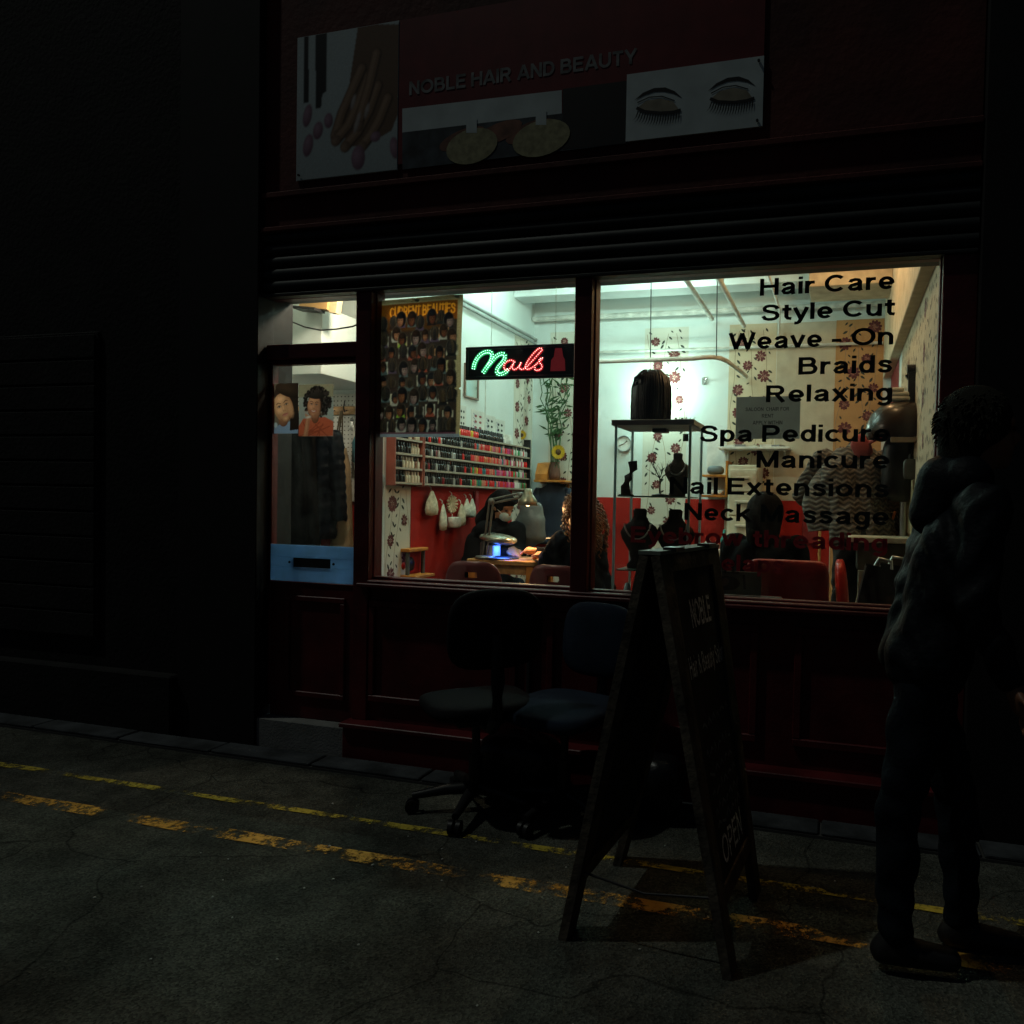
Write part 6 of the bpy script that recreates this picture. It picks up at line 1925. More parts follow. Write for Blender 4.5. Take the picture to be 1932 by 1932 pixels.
def office_chair(nm, label, loc, rz, m_seat, m_back, group=None, seat_z=.46, tilt=.12, bk=.36):
    t = thing(nm, loc, label, 'office chair', group)
    o = V3(loc); R_ = rotz(rz)
    T = lambda p: R_ @ V3(p) + o
    b = MB(); b.rbox(T((0, 0, seat_z)), (.47, .45, .085), 0, 3.6, 30, 12, R_, lambda q: q - V3((0, 0, .018 * (q[1] > .1) * (q[1] - .1) / .1))); b.build('seat', m_seat, t)
    b = MB(); b.bbox(V3((-.11, -.09, 0)), V3((.11, .09, .035)), .008); b.v = [tuple(R_ @ V3(p) + o + V3((0, 0, seat_z - .085))) for p in b.v]; b.build('seat_plate', m_blackp, t)
    def bow(q): return V3((q[0], q[1] - .5 * q[0] * q[0], q[2]))
    b = MB(); b.rbox(T((0, -.235, seat_z + bk)), (.41, .07, .34), 0, 3.2, 30, 14, R_ @ rotx(tilt), bow); b.build('backrest', m_back, t)
    b = MB(); b.tube([T((0, -.05, seat_z - .07)), T((0, -.22, seat_z - .06)), T((0, -.285, seat_z + .0)), T((0, -.29, seat_z + .15)), T((0, -.265, seat_z + .34))], [.024, .026, .03, .03, .026], 0, 8); b.build('back_bar', m_blackp, t)
    b = MB(); b.cyl(T((0, 0, .09)), T((0, 0, .25)), .03, .03, 0, 12); b.cyl(T((0, 0, .25)), T((0, 0, seat_z - .08)), .018, .018, 0, 12); b.build('gas_column', m_blackp, t)
    for k in range(5):
        a = 2 * math.pi * k / 5 + .35
        e = (.27 * math.cos(a), .27 * math.sin(a), .075)
        b = MB(); b.tube([T((0, 0, .10)), T((.13 * math.cos(a), .13 * math.sin(a), .095)), T(e)], [.03, .024, .016], 0, 8); b.build('base_spoke', m_blackp, t)
        b = MB()
        for s_ in (-1, 1):
            c = T((e[0] - .016 * s_ * math.sin(a), e[1] + .016 * s_ * math.cos(a), .031)); d = R_ @ V3((-math.sin(a), math.cos(a), 0))
            b.cyl(c - d * .009, c + d * .009, .03, .03, 0, 14)
        b.build('caster', m_blackp, t)
    b = MB(); b.tube([T((.11, .05, seat_z - .06)), T((.24, .06, seat_z - .065))], .006, 0, 6); b.build('lever', m_blackp, t)
    return t
p = aY(846, 1030, 2.0)
office_chair('office_chair', 'black office chair with rounded back inside, beside the red wall', (p[0], 2.05, FL), 2.6, m_blackf, m_blackf, seat_z=.42)
g_ = aZ(884, 1545, 0)
office_chair('office_chair', 'black office chair outside the door end, its back to the street', (-1.52, -.43, 0), .75, m_blackf, m_blackf, 'office chairs on the pavement', .48)
office_chair('office_chair', 'navy office chair outside beside the A-board, its back to the shop', (-1.13, -.36, 0), math.pi - .30, m_navyf, m_navyf, 'office chairs on the pavement', .47, .12, .27)
# dark bundles on the ground under the chairs
def sack(x, y, w, d, h, label, seed):
    rnd = random.Random(seed)
    ph = [rnd.random() * 6 for _ in range(4)]
    b = MB()
    b.rbox((x, y, h / 2), (w, d, h), 0, 2.8, 34, 24, None, lambda q: V3((q[0] * (1 + .05 * math.sin(18 * q[2] + ph[0]) + .04 * math.sin(9 * math.atan2(q[1], q[0]) + ph[1])), q[1] * (1 + .06 * math.sin(14 * q[2] + ph[2]) + .04 * math.sin(7 * math.atan2(q[1], q[0]))), max(q[2], -h / 2 + .002))))
    b.build('bin_bag', mat('black_polythene', (.006, .006, .007), .3, bump=.3, fine=40), label=label, cat='bag')
pa = aZ(975, 1505, 0); sack(pa[0], -.22, .40, .26, .30, 'bulging black bag on the ground beneath the outside office chairs', 1)
pa = aZ(1240, 1545, 0); sack(pa[0] + .0, -.26, .22, .2, .28, 'smaller black bag on the ground behind the A-board', 2)

# ================================================================== GLASS DISPLAY CABINET
cx0, cx1, cy0, cy1 = -1.185, -.755, .48, .85
CT = 1.815
t = thing('glass_cabinet', ((cx0 + cx1) / 2, (cy0 + cy1) / 2, FL), 'tall glass display cabinet with grey top just inside the right window', 'display cabinet')
m_cabt = mat('cabinet_grey', (.34, .40, .38), .5)
m_cpost = mat('cabinet_post', (.45, .58, .60), .35, translucent=.5)
m_cgl = glass('cabinet_glass', (.985, .995, .99), .02, 1.18)
b = MB(); b.bbox(V3((cx0 - .01, cy0 - .01, CT - .03)), V3((cx1 + .01, cy1 + .01, CT)), .003); b.build('top', m_cabt, t)
b = MB(); b.bbox(V3((cx0 - .01, cy0 - .01, FL + .001)), V3((cx1 + .01, cy1 + .01, FL + .08)), .003); b.build('plinth', m_cabt, t)
for x in (cx0 + .012, cx1 - .012):
    for y in (cy0 + .012, cy1 - .012):
        b = MB(); b.bbox(V3((x - .0065, y - .0065, FL + .0805)), V3((x + .0065, y + .0065, CT - .0305)), .002); b.build('post', m_cpost, t)
for lo, hi in (((cx0 + .024, cy0 + .010, FL + .0805), (cx1 - .024, cy0 + .014, CT - .0305)), ((cx0 + .010, cy0 + .024, FL + .0805), (cx0 + .014, cy1 - .024, CT - .0305)), ((cx1 - .014, cy0 + .024, FL + .0805), (cx1 - .010, cy1 - .024, CT - .0305)), ((cx0 + .024, cy1 - .014, FL + .0805), (cx1 - .024, cy1 - .010, CT - .0305))):
    b = MB(); b.span(lo, hi); b.build('pane', m_cgl if hi[0] - lo[0] > .1 else glass('cabinet_side_glass', (.985, .995, .99), .02, 1.03), t)
SH = [aY(1230, 936, .62)[2], 1.12 - .08]
SH = [SH[0], SH[0] - .40]
for z in SH:
    b = MB(); b.bbox(V3((cx0 + .026, cy0 + .018, z - .007)), V3((cx1 - .026, cy1 - .018, z)), .001); b.build('shelf', mat('shelf_glass_edge', (.12, .25, .22), .15, translucent=.4), t)
b = MB(); b.bbox(V3(((cx0 + cx1) / 2 - .04, cy0 + .16, CT - .052)), V3(((cx0 + cx1) / 2 + .04, cy0 + .24, CT - .0305)), .003); b.build('spotlight', m_blackp, t)
b = MB(); b.bbox(V3((cx1 - .05, cy0 + .001, 1.70)), V3((cx1 - .02, cy0 + .0095, 1.74)), .002); b.build('lock', m_blackp, t)
z1_, z2_ = SH
# tree jewellery stand
xj, yj = aY(1232, 925, .66)[0], .66
t = thing('jewellery_tree', (xj, yj, z1_ + .001), 'dark branching jewellery tree on the upper shelf of the glass cabinet', 'jewellery stand')
m_tree = mat('dark_bronze', (.02, .016, .013), .5, metal=.3)
b = MB(); b.lathe((xj + .04, yj, z1_ + .001), [(0, 0), (.05, 0), (.045, .008), (.012, .014)], 0, 14); b.build('base', m_tree, t)
rnd = random.Random(15)
b = MB()
def branch(p, d, l, r, lev):
    pts = [p]
    for i in range(4):
        d = unit(d + V3((rnd.uniform(-.25, .25), rnd.uniform(-.2, .2), .05)))
        pts.append(pts[-1] + d * l / 4)
    b.tube(pts, [r * (1 - .12 * i) for i in range(5)], 0, 5)
    if lev:
        for i in range(3):
            q = pts[rnd.choice((2, 3, 4))]
            branch(q, unit(d + V3((rnd.uniform(-1.1, 1.1), rnd.uniform(-.4, .4), rnd.uniform(-.1, .6)))), l * .72, r * .62, lev - 1)
branch(V3((xj + .04, yj, z1_ + .01)), V3((-.25, 0, 1)), .11, .006, 3)
b.build('branches', m_tree, t)
# hand-shaped ring display
xh = aY(1185, 920, .62)[0]
t = thing('ring_display_hand', (xh, .62, z1_ + .001), 'black velvet curved bracelet stand on the upper cabinet shelf', 'jewellery stand')
b = MB(); b.tube([(xh - .012, .62, z1_ + .004), (xh - .016, .62, z1_ + .05), (xh + .0, .62, z1_ + .10), (xh + .028, .62, z1_ + .15), (xh + .022, .62, z1_ + .19)], [.028, .026, .025, .024, .026], 0, 12); b.build('arm', m_blackf, t)
b = MB(); b.lathe((xh - .01, .62, z1_ + .001), [(0, 0), (.045, 0), (.04, .006), (0, .008)], 0, 16); b.build('base', m_blackf, t)
# headless bust with scarf
def bust(nm, label, px, Y, zb, w, h, m, neck=True, trim=None):
    x = aY(px, 1000, Y)[0]
    t = thing(nm, (x, Y, zb), label, 'bust')
    b = MB()
    n, rows = 22, 16
    prof = [(.30, .0), (.32, .06), (.22, .14), (.26, .28), (.46, .50), (.50, .60), (.42, .70), (.24, .78), (.17, .86), (.18, .97), (.12, 1.0), (0, 1.0)]
    vs, fs = [], []
    for r, u in prof:
        for i in range(n):
            a = 2 * math.pi * i / n
            vs.append((x + w * r * math.cos(a), Y + w * .55 * r * math.sin(a), zb + .001 + h * u))
    for j in range(len(prof) - 1):
        for i in range(n): fs.append((j * n + i, j * n + (i + 1) % n, (j + 1) * n + (i + 1) % n, (j + 1) * n + i))
    b.add(vs, fs, 0, True); b.build('form', m, t)
    if trim is not None:
        b = MB(); pts = []
        for i in range(25):
            a = math.pi * (1.05 + .9 * i / 24)
            pts.append((x + w * .34 * math.cos(a), Y - w * .24 + .0 * i, zb + h * (.80 + .30 * math.sin(a))))
        b.tube(pts, .005, 0, 6); b.build('necklace', trim, t)
    return t
bust('necklace_bust', 'dark necklace bust on the right of the upper cabinet shelf', 1276, .68, z1_, .15, .24, mat('bust_brown', (.03, .024, .02), .7), True, m_steel)
bust('necklace_bust', 'black necklace bust with pale beads on the lower left cabinet shelf', 1207, .60, z2_, .22, .33, m_blackf, True, mat('pearl', (.6, .6, .55), .3))
bust('necklace_bust', 'black necklace bust with silver chain on the lower right cabinet shelf', 1274, .62, z2_, .22, .33, m_blackf, True, m_steel)
p = aY(1188, 1060, .60)
b = MB(); b.lathe((p[0], .56, z2_ - .20), [(0, 0), (.04, 0), (.012, .12), (0, .125)], 0, 12)
b.build('ring_cone', mat('pale_blue_felt', (.3, .5, .58), .8), label='pale blue ring cone low in the glass cabinet', cat='ring cone')
p = aY(1187, 1088, .56)
b = MB(); b.bbox(V3((cx0 + .03, .505, z2_ - .21)), V3((cx0 + .17, .70, z2_ - .201)), .002)
b.build('jewellery_tray', mat('mint_card', (.35, .52, .45), .6), label='mint green tray low in the glass cabinet', cat='tray')
b = MB(); b.ell((aY(1187, 1100, .54)[0], .56, z2_ - .33), (.02, .02, .035), 0, 10, 8); b.cyl((aY(1187, 1100, .54)[0], .56, z2_ - .365), (aY(1187, 1100, .54)[0], .56, FL + .081), .004, .004, 0, 6)
b.build('red_trinket', mat('red_trinket', (.45, .02, .02), .4), label='small red trinket on a stalk at the cabinet bottom', cat='trinket')
b = MB(); x_ = aY(1212, 1100, .5)[0]; b.box((x_, .52, 1.0), (.014, .01, .22), 0, roty(.07)); b.box((x_, .52, .55), (.012, .01, .7))
b.build('yellow_ribbon', mat('yellow_ribbon', (.5, .42, .06), .6), label='narrow yellow ribbon standing at the front of the cabinet', cat='ribbon')

# wig on the cabinet
xw = aY(1229, 740, .66)[0]; zw = CT + .001
t = thing('wig', (xw, .66, zw), 'long straight black wig on a stand on top of the glass cabinet', 'wig')
m_wig = mat('wig_black', (.006, .006, .009), .35, bump=.4, fine=150)
b = MB(); b.cyl((xw, .66, zw), (xw, .66, zw + .12), .05, .045, 0, 16); b.ell((xw, .66, zw + .19), (.075, .09, .10), 0, 18, 12); b.build('head_stand', mat('foam_stand', (.25, .25, .24), .8), t)
b = MB()
prof = [(.100, .012), (.108, .08), (.108, .16), (.103, .215), (.085, .26), (.05, .287), (.0, .294)]
n = 48
vs, fs = [], []
for r, z in prof:
    for i in range(n):
        a = 2 * math.pi * i / n
        f = 1 + .02 * math.sin(13 * a + 9 * z) + .015 * math.sin(29 * a)
        vs.append((xw + r * f * math.cos(a), .66 + r * .95 * f * math.sin(a), zw + z))
for j in range(len(prof) - 1):
    for i in range(n): fs.append((j * n + i, j * n + (i + 1) % n, (j + 1) * n + (i + 1) % n, (j + 1) * n + i))
b.add(vs, fs, 0, True)
rnd = random.Random(2)
for k in range(120):
    a = rnd.uniform(0, 6.28); r0 = rnd.uniform(.02, .06)
    pts = [(xw + r0 * math.cos(a), .66 + r0 * math.sin(a), zw + .287), (xw + .095 * math.cos(a), .66 + .09 * math.sin(a), zw + .248), (xw + .108 * math.cos(a), .66 + .103 * math.sin(a), zw + .19), (xw + .111 * math.cos(a), .66 + .106 * math.sin(a), zw + .09), (xw + (.104 + rnd.uniform(-.008, .008)) * math.cos(a), .66 + .10 * math.sin(a), zw + rnd.uniform(.003, .02))]
    b.tube(pts, [.003, .004, .004, .0035, .002], 0, 4)
b.build('hair', m_wig, t)
b = MB()
xt = aY(1290, 778, .66)[0]
for k in range(90):
    a = rnd.uniform(0, 6.28); r0 = rnd.uniform(.0, .055)
    b.tube([(xt + r0 * math.cos(a), .66 + r0 * math.sin(a), CT + .001), (xt + (r0 + .012) * math.cos(a), .66 + (r0 + .012) * math.sin(a), CT + .012 + rnd.random() * .022)], [.0022, .0008], 0, 3)
b.build('tinsel_tuft', mat('purple_tinsel', (.12, .05, .10), .4), label='tuft of purple tinsel beside the wig on the cabinet', cat='tinsel')

# ================================================================== RIGHT: HAIR CORNER
m_cab = mat('cabinet_cream', (.58, .55, .42), .5)
xa, xb = aY(1380, 900, 3.55)[0], aY(1424, 900, 3.55)[0]
zt = aY(1402, 877, 3.55)[2]
t = thing('drawer_cabinet', ((xa + xb) / 2, 3.75, FL), 'tall narrow cream drawer cabinet with bar handles against the back wall', 'cabinet')
b = MB(); b.bbox(V3((xa - .03, 3.56, FL + .001)), V3((xb + .03, 3.97, zt)), .006); b.build('carcass', m_cab, t)
nd = 7
dh = (zt - FL - .06) / nd
for k in range(nd):
    z = FL + .03 + k * dh
    b = MB(); b.bbox(V3((xa - .018, 3.545, z + .008)), V3((xb + .018, 3.5595, z + dh - .008)), .004); d_ = b.build('drawer', m_cab, t)
    b = MB(); b.bbox(V3(((xa + xb) / 2 - .06, 3.515, z + dh * .55)), V3(((xa + xb) / 2 + .06, 3.5445, z + dh * .55 + .022)), .004); b.build('handle', mat('handle_bone', (.62, .60, .5), .4), d_)
a, c = aY(1355, 845, 3.75), aY(1490, 842, 3.75)
zs = aY(1420, 843, 3.75)[2]
shelf('wall_shelf', 'white wall shelf with papers above the drawer cabinet', a[0], c[0], 3.72, zs, m_whitep)
rnd = random.Random(9)
for k in range(5):
    x = a[0] + .10 + k * .11
    b = MB(); b.box((x, 3.84, zs + .011 + .0 * k), (.10, .16, .018 + .006 * (k % 2)), 0, rotz(rnd.uniform(-.3, .3)))
    b.build('magazine', mat('magazine_%d' % (k % 3), ((.6, .6, .55), (.2, .2, .2), (.5, .45, .35))[k % 3], .5), label=('pale magazine at the left end of the white wall shelf', 'dark magazine second from left on the white wall shelf', 'tan magazine in the middle of the white wall shelf', 'pale magazine second from right on the white wall shelf', 'dark magazine at the right end of the white wall shelf')[k], cat='magazine')
a, c = aY(1328, 940, 3.7), aY(1372, 940, 3.7)
zs2 = aY(1350, 938, 3.7)[2]
t = thing('open_wooden_shelf', ((a[0] + c[0]) / 2, 3.85, zs2), 'open orange wooden box shelf on the back wall left of the drawers', 'shelf')
for z in (zs2, zs2 + .19):
    b = MB(); b.bbox(V3((a[0] - .02, 3.68, z)), V3((c[0], 3.997, z + .02)), .003); b.build('board', m_orange, t)
b = MB(); b.bbox(V3((c[0] - .02, 3.6805, zs2 + .0205)), V3((c[0], 3.9965, zs2 + .1895)), .002); b.bbox(V3((c[0] - .02, 3.6805, zs2 + .2105)), V3((c[0], 3.9965, zs2 + .34)), .002); b.build('side', m_orange, t)
b = MB(); b.rbox(((a[0] + c[0]) / 2, 3.8, zs2 + .045), (.13, .14, .05), 0, 4, 14, 8); b.build('folded_towel', m_whitep, label='folded white towel inside the open wooden shelf', cat='towel')
b = MB(); b.rbox(((a[0] + c[0]) / 2 - .02, 3.8, zs2 + .255), (.16, .16, .09), 0, 2.8, 16, 10); b.build('hair_dryer_case', mat('grey_case', (.12, .15, .16), .4), label='rounded grey case on top of the open wooden shelf', cat='case')
# white splash panel
b = MB(); q0, q1 = aY(1332, 905, 3.99), aY(1364, 860, 3.99); b.bbox(V3((q0[0], 3.985, q0[2])), V3((q1[0] + .03, 3.9965, q1[2] + .18)), .002); b.build('white_board', m_whitep, label='plain white board on the wall above the wooden shelf', cat='board')
# dark red box and counter clutter at low level
a = aY(1345, 1035, 3.3)
t = thing('low_counter', (a[0], 3.4, FL), 'pale low counter at the back below the red dado', 'counter')
b = MB(); b.bbox(V3((a[0] - .32, 3.2, a[2] - .03)), V3((a[0] + .16, 3.6, a[2])), .005); b.build('top', m_whitep, t)
b = MB(); b.bbox(V3((a[0] - .30, 3.23, FL + .001)), V3((a[0] + .14, 3.58, a[2] - .0305)), .005); b.build('body', m_cab, t)
for k, (px, col, lb, hgt) in enumerate(((1336, (.55, .5, .45), 'pale pump bottle at the left of the low counter', .10), (1352, (.5, .12, .08), 'squat red jar in the middle of the low counter', .07), (1366, (.02, .22, .20), 'slim teal bottle at the right of the low counter', .17))):
    x = aY(px, 1030, 3.3)[0]
    b = MB(); b.lathe((x, 3.3, a[2] + .001), [(0, 0), (.03, 0), (.032, hgt * .5), (.014, hgt * .75), (.012, hgt), (0, hgt)], 0, 12); b.build('bottle', mat('counter_bottle_%d' % k, col, .3), label=lb, cat='bottle')
# red salon chair in front
pa, pb = aY(1405, 1060, .62), aY(1566, 1062, .62)
xa, xb, ztop = pa[0], pb[0], aY(1480, 1057, .62)[2]
m_rs = mat('red_vinyl_seat', (.38, .022, .02), .4, var=.15)
t = thing('salon_chair', ((xa + xb) / 2, .85, FL), 'wide dark red salon chair with its back against the right window', 'chair')
b = MB(); b.rbox(((xa + xb) / 2, .66, (ztop + FL + .32) / 2), (xb - xa, .11, ztop - FL - .32), 0, 9, 36, 16, rotx(-.03)); b.build('backrest', m_rs, t)
b = MB(); b.rbox(((xa + xb) / 2, .93, FL + .42), (xb - xa - .03, .50, .13), 0, 6, 28, 10); b.build('seat', m_rs, t)
for x in (xa + .0, xb - .0):
    b = MB(); b.rbox((x, .93, FL + .58), (.05, .42, .05), 0, 5, 14, 8); b.build('armrest', m_blackp, t)
    b = MB(); b.cyl((x, .95, FL + .44), (x, .95, FL + .56), .016, .016, 0, 8); b.build('arm_post', m_steel, t)
b = MB(); b.cyl(((xa + xb) / 2, .93, FL + .03), ((xa + xb) / 2, .93, FL + .36), .035, .035, 0, 14); b.build('column', m_steel, t)
b = MB(); b.lathe(((xa + xb) / 2, .93, FL + .001), [(0, 0), (.24, 0), (.235, .015), (.05, .03)], 0, 26); b.build('base', m_steel, t)
# bright red armchair beside it
p = aY(1592, 1085, 1.15)
t = thing('red_armchair', (p[0], 1.2, FL), 'bright red moulded chair side-on beside the salon chair', 'chair')
m_rb = mat('bright_red_plastic', (.52, .022, .012), .35)
b = MB(); b.rbox((p[0], 1.12, FL + .66), (.07, .42, .52), 0, 4, 20, 12, roty(-.10)); b.build('backrest', m_rb, t)
b = MB(); b.rbox((p[0] + .02, 1.15, FL + .40), (.10, .44, .07), 0, 4, 20, 10); b.build('seat', m_rb, t)
for yy in (.97, 1.33):
    for xx in (-.02, .05):
        b = MB(); b.cyl((p[0] + xx, yy, FL), (p[0] + xx, yy, FL + .37), .013, .016, 0, 8); b.build('leg', m_steel, t)
# picture card leaning at the window foot
q0, q1 = aY(1326, 1134, .30), aY(1437, 1080, .30)
t = thing('picture_card', ((q0[0] + q1[0]) / 2, .3, q0[2]), 'grey picture card leaning inside the foot of the right window', 'picture')
b = MB(); b.bbox(V3((q0[0], .298, .93)), V3((q1[0], .304, q1[2])), .002); b.build('card', mat('grey_card', (.17, .18, .15), .6, translucent=.35, var=.2), t)
s = Sheet((0, .2975, 0), (1, 0, 0), (0, 0, 1), (0, -1, 0))
w_ = q1[0] - q0[0]
s.disc(q0[0] + w_ * .42, .985, w_ * .22, .035, 0, .0004, 16); s.disc(q0[0] + w_ * .36, .99, w_ * .10, .02, 1, .0008, 12, .4); s.stroke([(q0[0] + w_ * .7, 1.03), (q0[0] + w_ * .72, .96)], .012, 0, .0006)
s.text('KINGS', q0[0] + w_ * .2, q0[0] + w_ * .62, 1.035, .016, 0, .0004, .2)
s.b.build('card_print', [mat('print_black', (.01, .01, .012), .6), mat('card_tan', (.14, .12, .08), .6)], t)
b = MB(); b.bbox(V3((q0[0] - .1, .14, FL + .60)), V3((q1[0] + .1, .34, .928)), .004); b.build('window_bench', mat('bench_dark', (.03, .012, .012), .6), label='dark bench box below the picture card inside the window', cat='bench')
# black portfolios leaning at the right foot
for k, (px, lean, lb) in enumerate(((1630, .20, 'black flat case with metal trim leaning left of its pair by the window'), (1672, .12, 'black flat case leaning right of its pair under the salon shelf'))):
    p = aY(px, 1090, .45 + .1 * k)
    t = thing('flat_case', (p[0], p[1], FL), lb, 'case')
    R_ = roty(lean) @ rotx(-.10)
    c = V3((p[0], p[1], FL + .48))
    b = MB(); b.box(c, (.17, .05, .92), 0, R_); b.build('shell', m_blackp, t)
    for s_ in (-1, 1):
        b = MB(); b.box(c + R_ @ V3((s_ * .084, -.0255, 0)), (.008, .006, .9), 0, R_); b.build('trim', m_steel, t)
    b = MB(); b.tube([c + R_ @ V3((-.04, 0, .46)), c + R_ @ V3((-.03, 0, .50)), c + R_ @ V3((.03, 0, .50)), c + R_ @ V3((.04, 0, .46))], .008, 0, 6); b.build('handle', m_steel, t)
# styling counter along the right wall
zc = aY(1640, 1005, 2.0)[2]
t = thing('styling_counter', (.2, 1.7, FL), 'cream styling counter along the right wall with brushes and mirror', 'counter')
b = MB(); b.bbox(V3((.05, 1.25, zc - .035)), V3((.408, 2.9, zc)), .006); b.build('top', m_cab, t)
b = MB(); b.bbox(V3((.10, 1.3, zc - .2)), V3((.4075, 2.85, zc - .0355)), .006); b.build('drawer_box', mat('counter_dark', (.08, .075, .06), .6), t)
for y in (1.3, 2.82):
    b = MB(); b.bbox(V3((.11, y - .02, FL + .001)), V3((.15, y + .02, zc - .2005)), .003); b.build('leg', m_cab, t)
b = MB(); b.bbox(V3((.4005, 1.3, zc + .02)), V3((.4072, 2.8, zc + .34)), .002); b.build('splashback', mat('cream_tile', (.55, .46, .26), .3), t)
p = aY(1680, 968, 1.75)
t = thing('oval_mirror', (p[0], 1.75, zc), 'oval magnifying mirror with metal rim on the styling counter', 'mirror')
b = MB(); pts = [(p[0] + .075 * math.cos(a), 1.75, p[2] + .038 * math.sin(a)) for a in [2 * math.pi * i / 24 for i in range(25)]]; b.tube(pts, .006, 0, 6); b.build('rim', m_steel, t)
b = MB(); b.ell((p[0], 1.752, p[2]), (.072, .004, .036), 0, 22, 8); b.build('mirror_glass', mat('mirror_glass', (.5, .6, .6), .08, metal=1.0), t)
b = MB(); b.tube([(p[0], 1.75, p[2] - .038), (p[0] + .01, 1.75, zc + .012)], .006, 0, 6); b.lathe((p[0] + .01, 1.75, zc + .001), [(0, 0), (.045, 0), (.03, .01), (0, .012)], 0, 14); b.build('stand', m_steel, t)
p = aY(1672, 1000, 1.6)
t = thing('comb_pot', (p[0], 1.6, zc), 'pot of black combs and an orange brush on the styling counter', 'brush pot')
b = MB(); b.lathe((p[0], 1.6, zc + .001), [(0, 0), (.03, 0), (.033, .05), (.03, .05)], 0, 12); b.build('pot', m_steel, t)
for k in range(6):
    b = MB(); b.tube([(p[0] - .012 + .005 * k, 1.6, zc + .02), (p[0] - .05 + .02 * k, 1.6 + .01 * (k % 2), zc + .13 + .01 * (k % 3))], [.004, .009], 0, 6); b.build('comb' if k < 5 else 'brush', m_blackp if k < 5 else mat('orange_brush', (.55, .14, .04), .5), t)
p = aY(1645, 985, 1.9)
t = thing('cup_stack', (p[0], 1.9, zc), 'leaning stack of clear plastic cups on the styling counter', 'cups')
for k in range(4):
    b = MB(); R_ = roty(.5); c = V3((p[0] - .03 + k * .012, 1.9, zc + .03 + k * .022)); b.lathe(c, [(.026, 0), (.034, .07), (.036, .072)], 0, 14, R_); b.build('cup', mat('clear_cup', (.5, .45, .42), .15, translucent=.5), t)
# hood dryer on its wall arm
p = aY(1702, 800, 1.45)
dc = V3((p[0], 1.45, p[2]))
t = thing('hood_dryer', (dc[0], 1.45, FL), 'brown dome hood hair dryer on a black stand at the right', 'hood dryer')
m_hood = mat('brown_hood', (.026, .014, .006), .25, spec=.22, var=.1)
b = MB(); b.lathe(dc + V3((0, 0, -.06)), [(.20, -.03), (.212, .0), (.206, .055), (.18, .12), (.13, .166), (.065, .186), (0, .192)], 0, 32); b.lathe(dc + V3((0, 0, -.06)), [(.20, -.03), (.19, .0), (.16, .09), (0, .15)], 0, 32); b.build('hood', m_hood, t)
b = MB(); b.rbox(dc + V3((.02, .06, -.26)), (.26, .20, .42), 0, 3.2, 24, 16); b.build('motor_housing', m_blackp, t)
b = MB(); b.cyl(dc + V3((.03, .08, -.45)), (dc[0] + .03, 1.53, FL + .03), .022, .022, 0, 12); b.build('pole', m_steel, t)
b = MB(); b.lathe((dc[0] + .03, 1.53, FL + .001), [(0, 0), (.22, 0), (.21, .02), (.03, .04)], 0, 22); b.build('base', m_blackp, t)
b = MB(); b.box(dc + V3((.055, .02, .22)), (.055, .05, .22), 0); b.box(dc + V3((.11, .03, .18)), (.035, .04, .30), 0, roty(-.6)); b.build('arm', m_blackp, t)
b = MB(); b.cyl(dc + V3((.02, .02, .33)), dc + V3((.09, .02, .33)), .03, .03, 0, 12); b.build('knob', m_blackp, t)
b = MB(); b.bbox(dc + V3((-.075, -.20, -.125)), dc + V3((.10, -.19, -.095)), .003); b.build('visor_strip', mat('visor_tan', (.34, .26, .17), .4), t)
for k in range(3):
    b = MB(); b.rbox(dc + V3((-.02 - .012 * k * (k - 1), .0, .150 + k * .026)), (.12 - .01 * k, .10, .028), 0, 5, 16, 6); b.build('folded_towel', mat('towel_cream', (.62, .58, .48), .9), label=('cream folded towel at the bottom of the stack on the hood dryer', 'cream folded towel in the middle of the stack on the hood dryer', 'cream folded towel on top of the stack on the hood dryer')[k], cat='towel')
p = aY(1718, 885, 1.3)
t = thing('hanging_bottle', (p[0], 1.3, p[2] - .06), 'small clear flask hanging in front of the hood dryer body', 'bottle')
b = MB(); b.rbox((p[0], 1.3, p[2]), (.085, .05, .12), 0, 4, 18, 10); b.build('flask', mat('frosted_flask', (.16, .17, .16), .2, translucent=.3), t)
b = MB(); b.cyl((p[0], 1.3, p[2] + .055), (p[0], 1.3, p[2] + .085), .014, .012, 0, 10); b.build('cap', m_blackp, t)
b = MB(); b.tube([(p[0], 1.3, p[2] + .085), (p[0] + .01, 1.34, p[2] + .16)], .003, 0, 5); b.build('cord', m_blackp, t)
# pink cloth on the dryer edge
p = aY(1622, 842, 1.62)
b = MB(); b.rbox((p[0] + .01, 1.66, p[2]), (.12, .06, .15), 0, 2.6, 18, 12, roty(-.5), lambda q: q * (1 + .08 * math.sin(50 * q[0]))); b.tube([(p[0] + .05, 1.66, p[2] + .02), (dc[0] - .1, 1.5, dc[2] - .06)], .012, 0, 6)
b.build('pink_cloth', mat('pink_cloth', (.42, .09, .08), .85, bump=.2), label='crumpled pink cloth hung at the edge of the hood dryer', cat='cloth')
# broom handle against back wall and a dark red folder
p0, p1 = aY(1549, 925, 3.6), aY(1549, 1010, 3.6)
t = thing('broom', (p0[0], 3.6, FL), 'thin wooden broom standing against the back wall', 'broom')
b = MB(); b.cyl((p0[0], 3.62, FL + .1), (p0[0], 3.62, p0[2]), .012, .012, 0, 8); b.build('handle', m_wood, t)
b = MB(); b.rbox((p0[0], 3.62, FL + .06), (.28, .06, .12), 0, 5, 14, 8); b.build('head', m_blackp, t)
b = MB(); q = aY(1530, 985, 3.9); b.bbox(V3((q[0] - .08, 3.95, q[2] - .2)), V3((q[0] + .06, 3.9955, q[2] + .1)), .003); b.build('red_folder', mat('dark_red_panel', (.22, .018, .02), .5), label='dark red folder on the back wall beside the broom', cat='folder')

